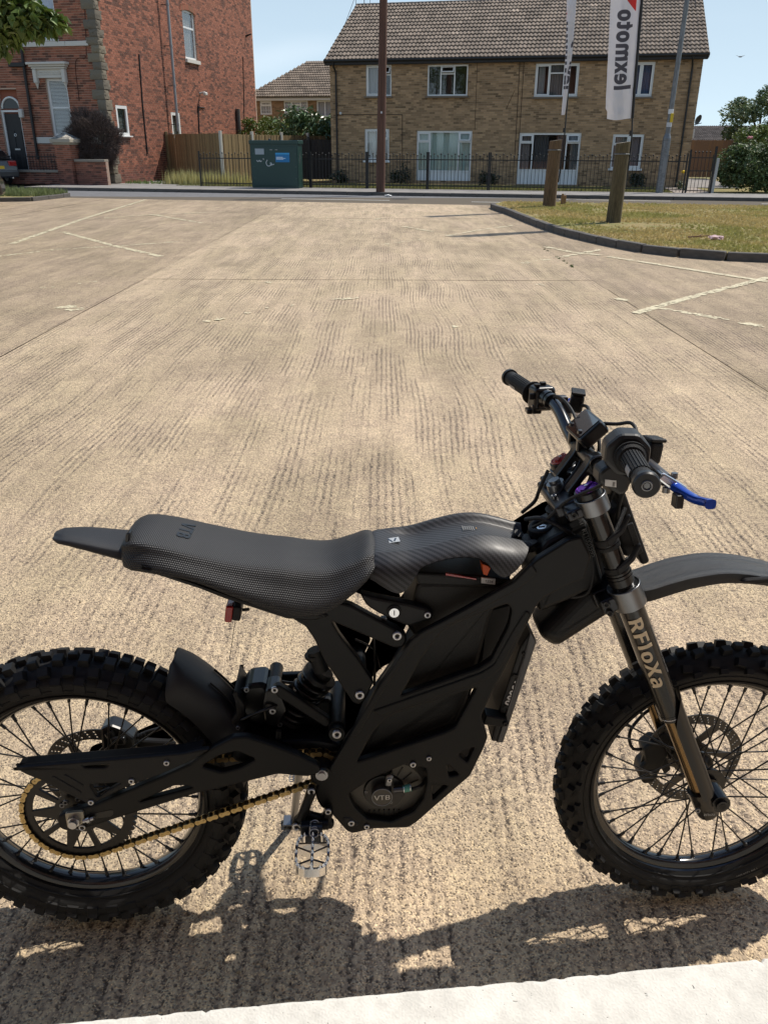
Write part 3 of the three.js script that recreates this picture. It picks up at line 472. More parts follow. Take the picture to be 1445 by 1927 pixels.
// ---------------- tall red brick house on the left, its side wall in the sun
const redTone = (R, x, y) => { const k = 0.72 + R() * 0.5, dk = vnoise(x * 1.3, y * 2.2, 15); const d = R() < 0.20 + 0.25 * sstep(0.5, 0.8, dk) ? 0.42 + R() * 0.2 : 1; const m = 0.92 + 0.25 * (fbm(x * 0.5, y * 0.5, 17, 3) - 0.45), lo = sstep(0.9, 0.3, y) * (0.2 + 0.3 * vnoise(x * 3, y * 5, 19)); return lin(0.345 * k * d * m * (1 - lo), 0.134 * k * (d * 0.9 + 0.1) * m * (1 - lo), 0.082 * k * (d * 0.8 + 0.2) * m * (1 - lo * 0.7)); };
{
  const U0 = -18.92, V0 = 33.2, h = thing('red_brick_house', 'tall red brick house with stone corner blocks and sunlit side wall', 'house', st(U0, V0, 0.1), -AL);
  const mortar = std(0.52, 0.38, 0.29, 0.95), L = 17.0, H = 9.7;
  const locT = (q) => [q[0][0] - V0, q[1][0] - V0, q[3][1] - 0.1, q[2][1] - 0.1];
  const s0 = locT([[41.1198,6.3812],[42.5162,6.5337],[41.9997,7.468],[41.6026,5.3859]]), s1 = locT([[33.9626,2.4856],[34.8969,2.5115],[34.5089,3.0908],[34.3936,1.9416]]), s2 = locT([[38.9874,2.4445],[39.8976,2.4659],[39.5624,3.0035],[39.3719,1.9156]]);
  const open = [s0, s1, s2];
  const side = wallBody('side_wall', L, H, open, mortar, h, 0.25); side.rotation.y = Math.PI / 2; brickSkin(side, L, H, open, redTone, 31, null, { course: 0.088, len: 0.25 });
  const addSide = (m) => { const g = grp('side_fitting', h); g.rotation.y = Math.PI / 2; return g; };
  const holder = h;   // side windows: each a window group turned to the side wall
  const sideWindow = (r, cols, o) => { const w = windowUnit(h, r, cols, o); const p = w.position.clone(); w.rotation.y = Math.PI / 2; w.position.set(0, p.y, -p.x); return w; };
  sideWindow(s0, [[1, [[1, 'p'], [0.52, 'p']]]], { frame: 0.10, sill: 0.16, sillMat: stoneWhite, set: 0.1, curtain: [[0.05, 0.8, [0.24, 0.23, 0.2]]] });
  sideWindow(s1, [[1, [[1, 'p']]]], { frame: 0.12, sill: 0.05, set: 0.03, blind: [0.10, 0.13, 0.12] });
  sideWindow(s2, [[1, [[1, 'p']]]], { frame: 0.12, sill: 0.05, set: 0.03, blind: [0.10, 0.13, 0.12] });
  // brick arch over the upper window
  { const cx = (s0[0] + s0[1]) / 2, wv = s0[1] - s0[0]; for (let i = -6; i <= 6; i++) { const m = part('arch_brick', box(0.03, 0.23, wv / 11), std(0.30 * (0.7 + 0.4 * hash2(i + 9, 2, 3)), 0.105, 0.06, 0.92), h); m.position.set(0.008, s0[3] + 0.10 - i * i * 0.0035, -(cx + i * wv / 10.5)); m.rotation.x = i * 0.05; } }
  const pt = [[39.0437,7.4878],[38.93,2.1947]].map(([v, y]) => [0.32, y - 0.1, -(v - V0)]); pt[0][1] += 2;
  { const dp = grp('soil_pipe', h); part('pipe', cyl(pt[0], pt[1], 0.062, 0.062, 14), std(0.30, 0.31, 0.32, 0.45), dp); for (let k = 0; k < 5; k++) { const t = 0.08 + k * 0.22, p = pt[0].map((a, i) => lerp(a, pt[1][i], t)); part('collar', cyl([p[0], p[1] - 0.05, p[2]], [p[0], p[1] + 0.05, p[2]], 0.075, 0.075, 14), std(0.27, 0.28, 0.29, 0.45), dp); part('bracket', box(0.34, 0.03, 0.03, 0.16, p[1], p[2]), blackIron, dp); } }
  const line = (pts, r, name, mat) => { const q = pts.map(([v, y]) => [r + 0.004, y - 0.1, -(v - V0)]); const gs = []; for (let i = 0; i < q.length - 1; i++) gs.push(cyl(q[i], q[i + 1], r, r, 6)); part(name, merge(gs), mat, h); };
  line([[36.4255,5.1384],[36.2636,3.1349],[36.236,1.2241]], 0.028, 'cable', blackIron); line([[42.0237,3.3776],[41.8937,1.8829]], 0.03, 'cable', blackIron); line([[42.0135,3.3297],[42.7802,3.337]], 0.03, 'bracket', blackIron); line([[48.5549,6.0899],[48.0563,1.9988]], 0.022, 'cable', std(0.05, 0.03, 0.025, 0.9));
  { const q = [[47.0516,3.4577],[47.08,1.9339]].map(([v, y]) => [0.11, y - 0.1, -(v - V0)]); part('vent_duct', merge([cyl(q[0], q[1], 0.13, 0.13, 4)]), std(0.10, 0.085, 0.075, 0.8), h); }
  { const [[v, y]] = [[42.4009,3.9643]]; const lm = grp('flood_lamp', h); part('arm', cyl([0, y - 0.1, -(v - V0)], [0.28, y - 0.05, -(v - V0)], 0.05), std(0.5, 0.49, 0.46, 0.5), lm); part('head', rbox(0.16, 0.16, 0.3, 0.05, 0.30, y - 0.12, -(v - V0)), std(0.6, 0.59, 0.55, 0.5), lm); const [[v2, y2]] = [[49.2134,7.0848]]; part('hook', cyl([0, y2, -(v2 - V0)], [0.34, y2 + 0.1, -(v2 - V0)], 0.06, 0.03), blackIron, h); }
  // front, in its own shade
  const locS = (q) => { const r = rectS(q); return [r[0] - U0 + 14, r[1] - U0 + 14, r[2] - 0.1, r[3] - 0.1]; };
  const f1 = locS([[-21.1785,6.0167],[-20.6199,6.0036],[-20.8666,7.4239],[-21.2581,5.3448]]), f2 = locS([[-21.598,3.021],[-20.5325,3.0149],[-20.9287,4.0341],[-21.2129,1.9139]]), fd = locS([[-23.719,2.3358],[-22.9665,2.3346],[-23.0914,3.6543],[-23.4395,1.0108]]);
  f1[0] -= 0.35; f2[0] += 0.1; fd[0] -= 0.1; fd[1] += 0.1; fd[2] = 0.35;
  const fo = [f1, f2, fd], fr = wallBody('front_wall', 14, H, fo, mortar, h, 0.25); fr.position.x = -14; brickSkin(fr, 13.75, H, fo, redTone, 33, null, { course: 0.088, len: 0.25 });
  const shift = (m) => { m.position.x -= 14; return m; };
  shift(windowUnit(h, f1, [[1, [[1, 'p'], [1, 'p']]]], { frame: 0.09, set: 0.14, curtain: [[0, 1, [0.40, 0.45, 0.55]]] }));
  shift(windowUnit(h, f2, [[1, [[1, 'p'], [1, 'p']]]], { frame: 0.10, set: 0.14, blind: [0.55, 0.55, 0.52] }));
  { // door: arched white surround, panelled dark leaf, fanlight
    const d = grp('door', h), w = fd[1] - fd[0], x = (fd[0] + fd[1]) / 2 - 14, y0 = fd[2], y1 = fd[3]; d.position.set(x, 0, 0);
    part('leaf', merge([box(w - 0.16, (y1 - y0) * 0.72, 0.05, 0, y0 + (y1 - y0) * 0.36, -0.18), box(w * 0.28, 0.5, 0.03, -w * 0.18, y0 + 0.5, -0.15), box(w * 0.28, 0.5, 0.03, w * 0.18, y0 + 0.5, -0.15), box(w * 0.28, 0.7, 0.03, -w * 0.18, y0 + 1.3, -0.15), box(w * 0.28, 0.7, 0.03, w * 0.18, y0 + 1.3, -0.15)]), blackPaint, d);
    part('surround', merge([box(0.08, (y1 - y0) * 0.74, 0.1, -w / 2 + 0.05, y0 + (y1 - y0) * 0.37, -0.15), box(0.08, (y1 - y0) * 0.74, 0.1, w / 2 - 0.05, y0 + (y1 - y0) * 0.37, -0.15), box(w, 0.07, 0.1, 0, y0 + (y1 - y0) * 0.75, -0.15), new THREE.TorusGeometry(w / 2 - 0.06, 0.045, 6, 20, Math.PI).translate(0, y0 + (y1 - y0) * 0.78, -0.15)]), whiteUpvc, d);
    part('fanlight', new THREE.CircleGeometry(w / 2 - 0.08, 20, 0, Math.PI).translate(0, y0 + (y1 - y0) * 0.78, -0.17), std(0.02, 0.02, 0.022, 0.1), d); part('letter_plate', box(0.25, 0.06, 0.02, 0, y0 + 0.95, -0.14), std(0.7, 0.7, 0.7, 0.3, { metalness: 1 }), d); part('knocker', new THREE.TorusGeometry(0.05, 0.014, 6, 12).translate(0, y0 + 1.5, -0.14), std(0.7, 0.7, 0.7, 0.3, { metalness: 1 }), d); part('doorstep', box(w + 0.3, 0.34, 0.5, 0, y0 - 0.175, 0.2), stoneWhite, d);
    part('door_jamb', box(w - 0.02, y1 - y0, 0.03, 0, (y0 + y1) / 2, -0.235), std(0.30, 0.11, 0.07, 0.95), d);
    part('scroll_bracket', rbox(0.18, 0.34, 0.2, 0.05, w / 2 + 0.1, y0 + (y1 - y0) * 0.72, 0.06), stoneWhite, d);
  }
  const sc = [[-22.8114,5.2264],[-19.1769,5.2138]].map((p) => p[1] - 0.1), sc2 = [[-22.5172,1.8321],[-22.549,1.6702]].map((p) => p[1] - 0.1);
  { const band = grp('string_course', h); for (let i = 0; i < 9; i++) part('band_stone', rbox(1.0, 0.17, 0.09, 0.01, -0.9 - i * 1.01, sc[0], 0.03, 1), stoneWhite, band); const b2 = grp('plinth_band', h); for (let i = 0; i < 9; i++) { const x = -0.9 - i * 1.01; if (x < fd[1] - 13.5 && x > fd[0] - 14.6) continue; part('band_stone', rbox(1.0, 0.24, 0.07, 0.01, x, (sc2[0] + sc2[1]) / 2, 0.02, 1), stoneWhite, b2); } }
  { // moulded hood over the lower window
    const hd = grp('window_hood', h), [[a, ya], [b]] = [[-22.047,4.5963],[-20.2876,4.5702]], x = (a + b) / 2 - U0, w = b - a, y = ya - 0.1;
    part('cornice', merge([rbox(w, 0.09, 0.34, 0.02, x, y - 0.05, 0.17), rbox(w - 0.14, 0.08, 0.26, 0.02, x, y - 0.13, 0.13), rbox(w - 0.26, 0.07, 0.2, 0.02, x, y - 0.21, 0.1)]), stoneWhite, hd); part('frieze', rbox(w - 0.5, 0.32, 0.1, 0.01, x, y - 0.40, 0.05), stoneWhite, hd);
    for (const s of [-1, 1]) part('bracket', merge([rbox(0.16, 0.5, 0.22, 0.04, x + s * (w / 2 - 0.24), y - 0.5, 0.1), new THREE.ConeGeometry(0.08, 0.22, 8).rotateX(Math.PI).translate(x + s * (w / 2 - 0.24), y - 0.86, 0.08)]), stoneWhite, hd);
    const gs = []; for (let i = -5; i <= 5; i++) gs.push(new THREE.TorusGeometry(0.05, 0.016, 5, 8).translate(x + i * 0.09, y - 0.4, 0.105)); part('carving', merge(gs), stoneWhite, hd);
  }
  { const dp = grp('downpipe', h), q = [[-22.0665,6.7562],[-22.2681,4.9372],[-22.299,1.0178]].map(([u, y]) => [u - U0, y - 0.1, 0.1]); q[0][1] += 2; part('pipe', tube(q, 0.06, 12, 10), blackIron, dp); part('hopper', rbox(0.75, 0.16, 0.16, 0.03, q[1][0] - 0.3, q[1][1] - 0.42, 0.1), blackIron, dp); }
  line.front = 1;
  part('cable', tube([[-19.2612,6.6789],[-19.4543,5.073],[-19.5312,4.7438],[-19.9401,4.6763],[-20.0682,3.2052]].map(([u, y]) => [u - U0, y - 0.1, 0.015]), 0.012, 40, 5), std(0.06, 0.02, 0.016, 0.9), h);
  // rough stone corner blocks
  const R = rng(71), stones = [0, 1, 2].map((i) => std(0.155 + i * 0.03, 0.135 + i * 0.025, 0.105 + i * 0.014, 0.98));
  for (let y = 0.02, i = 0; y < 9.4; i++) { const hh = 0.26 + R() * 0.14, long = i % 2; const g = new THREE.IcosahedronGeometry(0.5, 2), p = g.attributes.position; for (let k = 0; k < p.count; k++) { const v = V3(p.getX(k), p.getY(k), p.getZ(k)), m = Math.max(Math.abs(v.x), Math.abs(v.y), Math.abs(v.z)); v.multiplyScalar(lerp(1, 0.5 / m, 0.75)); const nz = 0.93 + 0.14 * vnoise(v.x * 5 + i, v.y * 5 + v.z * 3, 23); p.setXYZ(k, v.x * nz, v.y, v.z * nz); } g.computeVertexNormals(); const s = part('corner_stone', g, stones[Math.floor(R() * 3)], h); const wx = long ? 0.62 : 0.42, wz = long ? 0.40 : 0.55; s.scale.set(wx, hh + 0.02, wz); s.position.set(-wx / 2 + 0.09, y + hh / 2, -wz / 2 + 0.09); y += hh; }
  part('party_wall', box(0.2, H, L, -13.9, H / 2, -L / 2), mortar, h); part('rear_wall', box(14, H, 0.2, -7, H / 2, -L), mortar, h);
  part('roof', plate([[-14.2, H], [0.2, H], [-7, H + 4.5]], -L - 0.2, 0.2, 0.01, [], 1, 0), std(0.08, 0.075, 0.075, 0.9), h);
}
// front garden walls and pier of the red house
{
  const [pu, pv0] = [-20.2215,32.2101], pv = pv0 - 0.25, pier = thing('brick_pier', 'red brick gate pier with a speckled pyramid stone cap', 'pier', st(pu, pv + 0.1, 0.1), -AL), mort = std(0.34, 0.24, 0.19, 0.95);
  const P = 0.66, H = 1.55; part('core', box(P - 0.02, H, P - 0.02, 0, H / 2, 0), mort, pier);
  for (const k of [0, 1]) { const g = grp('brick_face', pier); g.rotation.y = k * Math.PI / 2; g.position.set(k ? P / 2 : -P / 2, 0, k ? P / 2 : P / 2); brickSkin(g, P, H, [], redTone, 41 + k); }
  const capM = new THREE.MeshStandardMaterial({ map: dataTex(256, 256, (i, j) => { const n = vnoise(i / 9, j / 9, 3, 28), m = vnoise(i / 3, j / 3, 4, 85); const c = n * 0.6 + m * 0.4 > 0.52 ? 0.5 : 0.13; return [c, c * 0.94, c * 0.8]; }), roughness: 0.95 });
  const cap = grp('cap', pier); part('slab', rbox(P + 0.24, 0.15, P + 0.24, 0.03, 0, H + 0.075, 0), std(0.38, 0.34, 0.27, 0.95), cap); part('pyramid', new THREE.ConeGeometry((P + 0.14) * 0.707, 0.26, 4).rotateY(Math.PI / 4).translate(0, H + 0.28, 0), capM, cap); part('mould', rbox(P + 0.1, 0.08, P + 0.1, 0.02, 0, H - 0.03, 0), std(0.36, 0.33, 0.26, 0.95), cap);
  const wl = (name, label, u0, u1, v, H2, seed) => { const t = thing(name, label, 'wall', st(u0, v, 0.1), -AL), W = u1 - u0; part('body', box(W, H2, 0.2, W / 2, H2 / 2, -0.11), mort, t); const f = grp('brick_face', t); brickSkin(f, W, H2, [], redTone, seed); const cp = grp('coping', t); const n = Math.max(1, Math.round(W / 0.7)); for (let i = 0; i < n; i++) part('coping_stone', rbox(W / n - 0.008, 0.09, 0.32, 0.012, (i + 0.5) * W / n, H2 + 0.046, -0.1, 1), std(0.26, 0.23, 0.19, 0.95), cp); return t; };
  wl('garden_wall', 'low sunlit red brick wall between the pier and the stone house corner', pu + 0.36, -18.5, pv - 0.05, 0.86, 51);
  const sh = wl('garden_wall', 'dark shaded garden wall with iron railings, left of the brick pier', pu - 5.2, pu - 0.36, pv - 0.02, 0.45, 52);
  for (let i = 0; i < 34; i++) { const x = 0.1 + i * 0.14; const b = part('bar', box(0.016, 0.62, 0.016, x, 0.84, -0.1), blackIron, sh); } part('rail', box(4.8, 0.03, 0.02, 2.4, 1.05, -0.1), blackIron, sh);
}
// ---------------- house behind, between the two
{
  const U0 = -24, V0 = 56, W = 22, H = 4.28, h = thing('brick_house', 'small tan brick house with a pale fascia, far off between the two houses', 'house', st(U0, V0, 0.1), -AL);
  const loc = (q) => { const r = rectS(q); return [r[0] - U0, r[1] - U0, r[2] - 0.1, r[3] - 0.1]; };
  const a = loc([[-20.8293,3.8838],[-20.0224,3.8795],[-20.4197,4.2848],[-20.4677,3.476]]), b = loc([[-19.1855,3.844],[-17.5595,3.8356],[-18.3503,4.3014],[-18.3906,3.3592]]), c = loc([[-16.9683,3.8325],[-15.4042,3.8244],[-16.5269,4.2888],[-16.5538,3.3375]]), o = [a, b, c];
  const m = std(0.24, 0.165, 0.10, 0.95), f = wallBody('front_wall', W, H, o, m, h); brickSkin(f, W, H, o, (R) => { const k = 0.75 + R() * 0.5; return lin(0.29 * k, 0.18 * k, 0.1 * k); }, 61);
  windowUnit(h, a, [[1, [[1, 'p'], [0.42, 's']]]], { frame: 0.08, curtain: [[0, 1, [0.35, 0.36, 0.38]]] }); windowUnit(h, b, [[0.9, [[1, 'p']]], [1.5, [[1, 'p'], [0.32, 's']]], [0.9, [[1, 'p']]]], { frame: 0.08, curtain: [[0, 1, [0.30, 0.34, 0.40]]] }); windowUnit(h, c, [[1, [[1, 'p']]], [1, [[1, 'p']]], [1, [[1, 'p']]]], { frame: 0.08, curtain: [[0, 1, [0.34, 0.37, 0.40]]] });
  for (const [r, n, q] of [[a, 4, 3], [b, 9, 4]]) { const gs = []; for (let i = 1; i < n; i++) gs.push(box(0.018, r[3] - r[2] - 0.1, 0.02, lerp(r[0], r[1], i / n), (r[2] + r[3]) / 2, -0.06)); for (let i = 1; i < q; i++) gs.push(box(r[1] - r[0] - 0.1, 0.018, 0.022, (r[0] + r[1]) / 2, lerp(r[2], r[3], i / q), -0.06)); part('glazing_bars', merge(gs), whiteUpvc, h); }
  part('fascia', box(W, 0.2, 0.05, W / 2, H + 0.02, 0.25), std(0.62, 0.6, 0.55, 0.7), h); part('soffit', box(W, 0.02, 0.28, W / 2, H - 0.09, 0.12), std(0.6, 0.58, 0.52, 0.7), h);
  // hipped tile slope
  const R = rng(63), base = [-21.1448,4.4136], rf = grp('roof', h), im0 = []; const rise = 2.35, dep = 4.6, L = Math.hypot(rise, dep), ang = Math.atan2(rise, dep), x0 = base[0] - U0 - 0.35;
  for (let r = 0; r * 0.345 < L; r++) for (let x = x0 + r * 0.345 / L * 2.9; x < W; x += 0.328) im0.push([x, r * 0.345]);
  const im = new THREE.InstancedMesh(tileGeo, new THREE.MeshStandardMaterial({ roughness: 0.95 }), im0.length); im0.forEach(([x, d], i) => { im.setMatrixAt(i, new THREE.Matrix4().makeRotationX(ang).multiply(new THREE.Matrix4().makeTranslation(x, 0.01, -d))); const k = 0.7 + R() * 0.6; im.setColorAt(i, lin(0.19 * k, 0.15 * k, 0.115 * k)); }); im.name = 'roof_tiles'; im.userData.kind = 'stuff'; rf.add(im); rf.position.set(0, H + 0.1, 0.35); im.castShadow = im.receiveShadow = true;
  const dk = new THREE.BufferGeometry(), y2 = rise - 0.04; dk.setAttribute('position', new THREE.Float32BufferAttribute([x0, -0.04, 0, W, -0.04, 0, W, y2, -dep, x0, -0.04, 0, W, y2, -dep, x0 + 2.9, y2, -dep, x0, -0.04, 0, x0 + 2.9, y2, -dep, x0, -0.04, -2 * dep], 3)); dk.computeVertexNormals(); part('roof_deck', dk, new THREE.MeshStandardMaterial({ color: lin(0.10, 0.085, 0.07), roughness: 1, side: THREE.DoubleSide }), rf);
  const rp = rf.position; part('vent_pipe', cyl([0, 0, 0], [0, 1.0, 0], 0.13, 0.13, 10), std(0.6, 0.6, 0.57, 0.5), rf).position.set(-20.0203,4.9201 - U0, 0.5, -1.3);
  part('side_wall', box(0.2, H, 9, x0 + 0.2, H / 2, -4.6), m, h);
}
// ---------------- low house far right
{
  const U0 = 5, V0 = 75, h = thing('bungalow', 'low far building with a dark tiled roof above the timber fence on the right', 'building', st(U0, V0, 0.1), -AL);
  const [ur, yr] = [9.3777,3.1801], W = 20;
  part('wall', box(W, 2.0, 8, W / 2, 1.0, -4.2), std(0.2, 0.14, 0.1, 0.95), h);
  const rise = yr - 0.1 - 2.0, dep = 3.4, L = Math.hypot(rise, dep), ang = Math.atan2(rise, dep), im0 = [], R = rng(5); for (let r = 0; r * 0.345 < L; r++) for (let x = 0; x < W; x += 0.328) im0.push([x, r * 0.345]);
  const rf = grp('roof', h), im = new THREE.InstancedMesh(tileGeo, new THREE.MeshStandardMaterial({ roughness: 0.95 }), im0.length); im0.forEach(([x, d], i) => { im.setMatrixAt(i, new THREE.Matrix4().makeRotationX(ang).multiply(new THREE.Matrix4().makeTranslation(x, 0.01, -d))); const k = 0.7 + R() * 0.6; im.setColorAt(i, lin(0.09 * k, 0.075 * k, 0.068 * k)); }); im.name = 'roof_tiles'; im.userData.kind = 'stuff'; rf.add(im); rf.position.set(0, 2.0, 0.3); im.castShadow = im.receiveShadow = true;
  part('fascia', box(W, 0.35, 0.06, W / 2, 1.85, 0.2), std(0.03, 0.03, 0.035, 0.7), h); part('rear_slope', box(W, 0.05, L, W / 2, 0, 0), std(0.08, 0.07, 0.06, 0.95), h).position.set(0, 2.0 + rise / 2, -3.1 - dep / 2); h.children[h.children.length - 1].rotation.x = -ang; part('flue', cyl([ur - U0 + 1.9, 2.4, -1], [ur - U0 + 1.9, 3.0, -1], 0.08, 0.08, 8), std(0.3, 0.28, 0.26, 0.8), h);
}

// ---------------- shop behind the photographer: seen only mirrored in the panes opposite
{
  const h = thing('shop_building', 'two-storey brick shop building behind the concrete ledge, facing the car park', 'building', [0, 0, 1.4], Math.PI);
  const W = 22, H = 7.6, op = []; for (let i = 0; i < 5; i++) { op.push([1 + i * 4.2, 4 + i * 4.2, 0.5, 3.0], [1.4 + i * 4.2, 3.4 + i * 4.2, 4.2, 5.8]); }
  const f = wallBody('front_wall', W, H, op, std(0.20, 0.10, 0.07, 0.95), h); f.position.x = -W / 2; part('pane', merge(op.map(([a, b, c, d]) => box(b - a, d - c, 0.02, (a + b) / 2 - W / 2, (c + d) / 2, -0.12))), std(0.02, 0.02, 0.022, 0.08), h);
  part('frame', merge(op.map(([a, b, c, d]) => box(b - a, 0.08, 0.08, (a + b) / 2 - W / 2, d - 0.05, -0.07)).concat(op.map(([a, b, c, d]) => box(b - a, 0.08, 0.08, (a + b) / 2 - W / 2, c + 0.05, -0.07)))), blackPaint, h);
  part('body', box(W, H, 7, 0, H / 2, -3.8), std(0.2, 0.1, 0.07, 0.95), h); part('roof', plate([[-W / 2 - 0.2, H], [W / 2 + 0.2, H], [W / 2, H + 0.4], [-W / 2, H + 0.4]], -7.4, 0.2, 0.01, [], 1, 0), std(0.06, 0.06, 0.06, 0.9), h);
}

// ================================================================ STREET FURNITURE AND GARDENS
const ironGeo = new THREE.BoxGeometry(0.016, 1.28, 0.016), knobGeo = new THREE.SphereGeometry(0.03, 6, 4);
function railing(label, u0, u1, v, y, H, group) {
  const t = thing('iron_railing', label, 'railing', st(u0, v, y), -AL, group), W = u1 - u0;
  part('rail', box(W, 0.035, 0.012, W / 2, 0.12, 0), blackIron, t); part('rail', box(W, 0.035, 0.012, W / 2, H - 0.16, 0), blackIron, t);
  for (let x = 0.07, i = 0; x < W - 0.05; x += 0.13, i++) { const b = part('bar', ironGeo, blackIron, t); const k = i % 2 ? 1 : 0.95; b.scale.y = H / 1.28 * k; b.position.set(x, H / 2 * k + 0.02, 0); part('finial', knobGeo, blackIron, t).position.set(x, H * k + 0.03, 0); }
  for (const x of [0, W]) part('post', box(0.05, H + 0.12, 0.05, x, H / 2 + 0.04, 0), blackIron, t); return t;
}
{
  const us = [-14.6323,32.3944, -12.2832,32.1201, -10.0756,32.3303, -7.844,32.5559, -5.5313,32.3489, -3.2521,31.9513, 3.6098,32.2251].filter((_, i) => i % 2 === 0), V = 32.2, G = 'black railings along the pavement';
  const lab = ['black iron railing panel in front of the sunlit timber fence', 'black iron railing panel hidden mostly by the green cabinet', 'black iron railing panel just left of the rusty brown pole', 'black iron railing panel just right of the rusty brown pole', 'black iron railing panel in front of the large white ground-floor window', 'long black iron railing panel behind the two timber posts'];
  for (let i = 0; i < us.length - 1; i++) railing(lab[i], us[i] + 0.03, us[i + 1] - 0.03, V, 0.1, 1.18, G);
  // gate at the right end
  const g0 = us[us.length - 1] + 0.06, g1 = [4.4853,31.3535][0], W = g1 - g0, gt = thing('iron_gate', 'black iron garden gate at the right end of the railings', 'gate', st(g0, V, 0.1), -AL);
  part('frame', merge([box(0.03, 1.2, 0.02, 0.03, 0.64, 0), box(0.03, 1.2, 0.02, W - 0.06, 0.64, 0), box(W - 0.1, 0.03, 0.02, W / 2, 0.08, 0), box(W - 0.1, 0.03, 0.02, W / 2, 0.72, 0), box(W - 0.1, 0.03, 0.02, W / 2, 1.14, 0)]), blackIron, gt);
  for (let x = 0.15; x < W - 0.1; x += 0.12) { const b = part('bar', ironGeo, blackIron, gt); b.position.set(x, 0.66, 0); part('finial', knobGeo, blackIron, gt).position.set(x, 1.32, 0); }
  part('gate_post', box(0.07, 1.5, 0.07, W, 0.75, 0), blackIron, gt); part('gate_post', box(0.06, 1.4, 0.06, 0, 0.7, 0), blackIron, gt);
  const cp = tag(part(numbered('concrete_post'), merge([rbox(0.09, 1.15, 0.09, 0.01, 0, 0.55, 0)]), std(0.5, 0.5, 0.47, 0.9), scene), 'slim pale concrete post leaning beside the iron gate', 'post'); cp.position.set(...st(g1 + 0.12, V + 0.3, 0.1)); cp.rotation.set(0, -AL, -0.03);
}
structure('garden_lawn', strip(-16, 3.3, VP1 + 0.1, 37.1, 0.09, 5), turf); structure('garden_path', strip(3.35, 4.6, VP1, 37.1, 0.096, 2), std(0.30, 0.25, 0.21, 0.9)); structure('side_passage', strip(4.25, 6.5, 37.15, 49, 0.1, 2), paving); structure('garden_bed', strip(4.65, 26, VP1, 37.1, 0.085, 5), turf);
grass('grass', 'bright lawn strip growing behind the black railings', 9000, (R) => st(-15.8 + R() * 19.0, VP1 + 0.15 + R() * R() * 4.4, 0.09), 0.04, 0.12, (R, p) => { const k = 0.7 + R() * 0.7; return lin(0.20 * k, 0.20 * k, 0.06 * k); }, 92);

// ---------------- green street cabinet
{
  const [[a], [b]] = [[-12.1345,31.6965],[-10.2751,31.8099]], V = 31.35, W = b - a, H = 1.62, D = 0.52, c = thing('street_cabinet', 'dark green metal street cabinet with white scrawl and a blue notice', 'cabinet', st(a, V, 0.1), -AL);
  const green = std(0.016, 0.050, 0.044, 0.42), greenF = std(0.040, 0.085, 0.070, 0.5);
  part('body', rbox(W, H - 0.1, D, 0.01, W / 2, (H - 0.1) / 2 + 0.02, -D / 2), green, c); part('roof_cap', rbox(W + 0.08, 0.13, D + 0.08, 0.02, W / 2, H - 0.03, -D / 2), green, c); part('plinth', box(W - 0.04, 0.07, D - 0.02, W / 2, 0.02, -D / 2 + 0.004), std(0.2, 0.2, 0.19, 0.9), c);
  for (const k of [0, 1]) { const d = grp('door', c), x = k ? W * 0.74 : W * 0.27, w = k ? W * 0.49 : W * 0.46; part('leaf', rbox(w, H - 0.28, 0.025, 0.006, x, (H - 0.28) / 2 + 0.09, 0.012, 1), green, d); for (const y of [0.35, 0.75, 1.2]) part('hinge', box(0.07, 0.03, 0.03, k ? x + w / 2 - 0.06 : x - w / 2 + 0.06, y, 0.02), greenF, d); part('handle', rbox(0.1, 0.03, 0.03, 0.008, k ? x - w / 2 + 0.12 : x + w / 2 - 0.10, 1.33, 0.035), std(0.3, 0.3, 0.28, 0.5), d); }
  part('notice', box(0.35, 0.2, 0.004, W * 0.20, 1.27, 0.028), std(0.33, 0.38, 0.41, 0.5), c);
  const cv = document.createElement('canvas'); cv.width = 256; cv.height = 150; const x2 = cv.getContext('2d'); x2.fillStyle = '#1c74ac'; x2.fillRect(0, 0, 256, 150); x2.fillStyle = '#3a9ed4'; x2.fillRect(0, 0, 256, 26); x2.fillStyle = '#e6eef2'; x2.fillRect(14, 66, 120, 10); x2.fillRect(14, 84, 170, 9); x2.fillRect(14, 100, 130, 8); const tx = new THREE.CanvasTexture(cv); tx.colorSpace = THREE.SRGBColorSpace;
  part('blue_notice', box(0.55, 0.32, 0.004, W * 0.68, 1.07, 0.028), new THREE.MeshStandardMaterial({ map: tx, roughness: 0.5 }), c).userData.label = 'blue notice with lines of white print';
  const sc = (pts) => tube(pts.map(([x, y]) => [x * W, y * H, 0.028]), 0.014, 24, 5); part('scrawl', merge([sc([[0.13, 0.60], [0.16, 0.57], [0.19, 0.60], [0.21, 0.57], [0.24, 0.59]]), sc([[0.36, 0.61], [0.33, 0.55], [0.36, 0.48], [0.42, 0.49], [0.45, 0.53], [0.42, 0.55], [0.43, 0.50], [0.50, 0.52]]), sc([[0.27, 0.64], [0.285, 0.61]])]), std(0.6, 0.62, 0.62, 0.7), c).userData.label = 'white paint scrawl across the doors';
  part('side_scrawl', merge([0, 1, 2, 3].map((i) => box(0.003, 0.16, 0.05, W + 0.001, 0.9 + i * 0.09, -0.2 - (i % 2) * 0.08).rotateX(0))), std(0.05, 0.06, 0.06, 0.7), c); part('side_sheet', rbox(0.004, H - 0.2, D - 0.06, 0.001, W + 0.002 - 0.004, (H - 0.2) / 2 + 0.05, -D / 2, 1), std(0.22, 0.30, 0.25, 0.6), c);
  part('lamp_knob', new THREE.SphereGeometry(0.05, 10, 8).translate(W * 0.38, H + 0.05, -0.2), blackPaint, c);
}
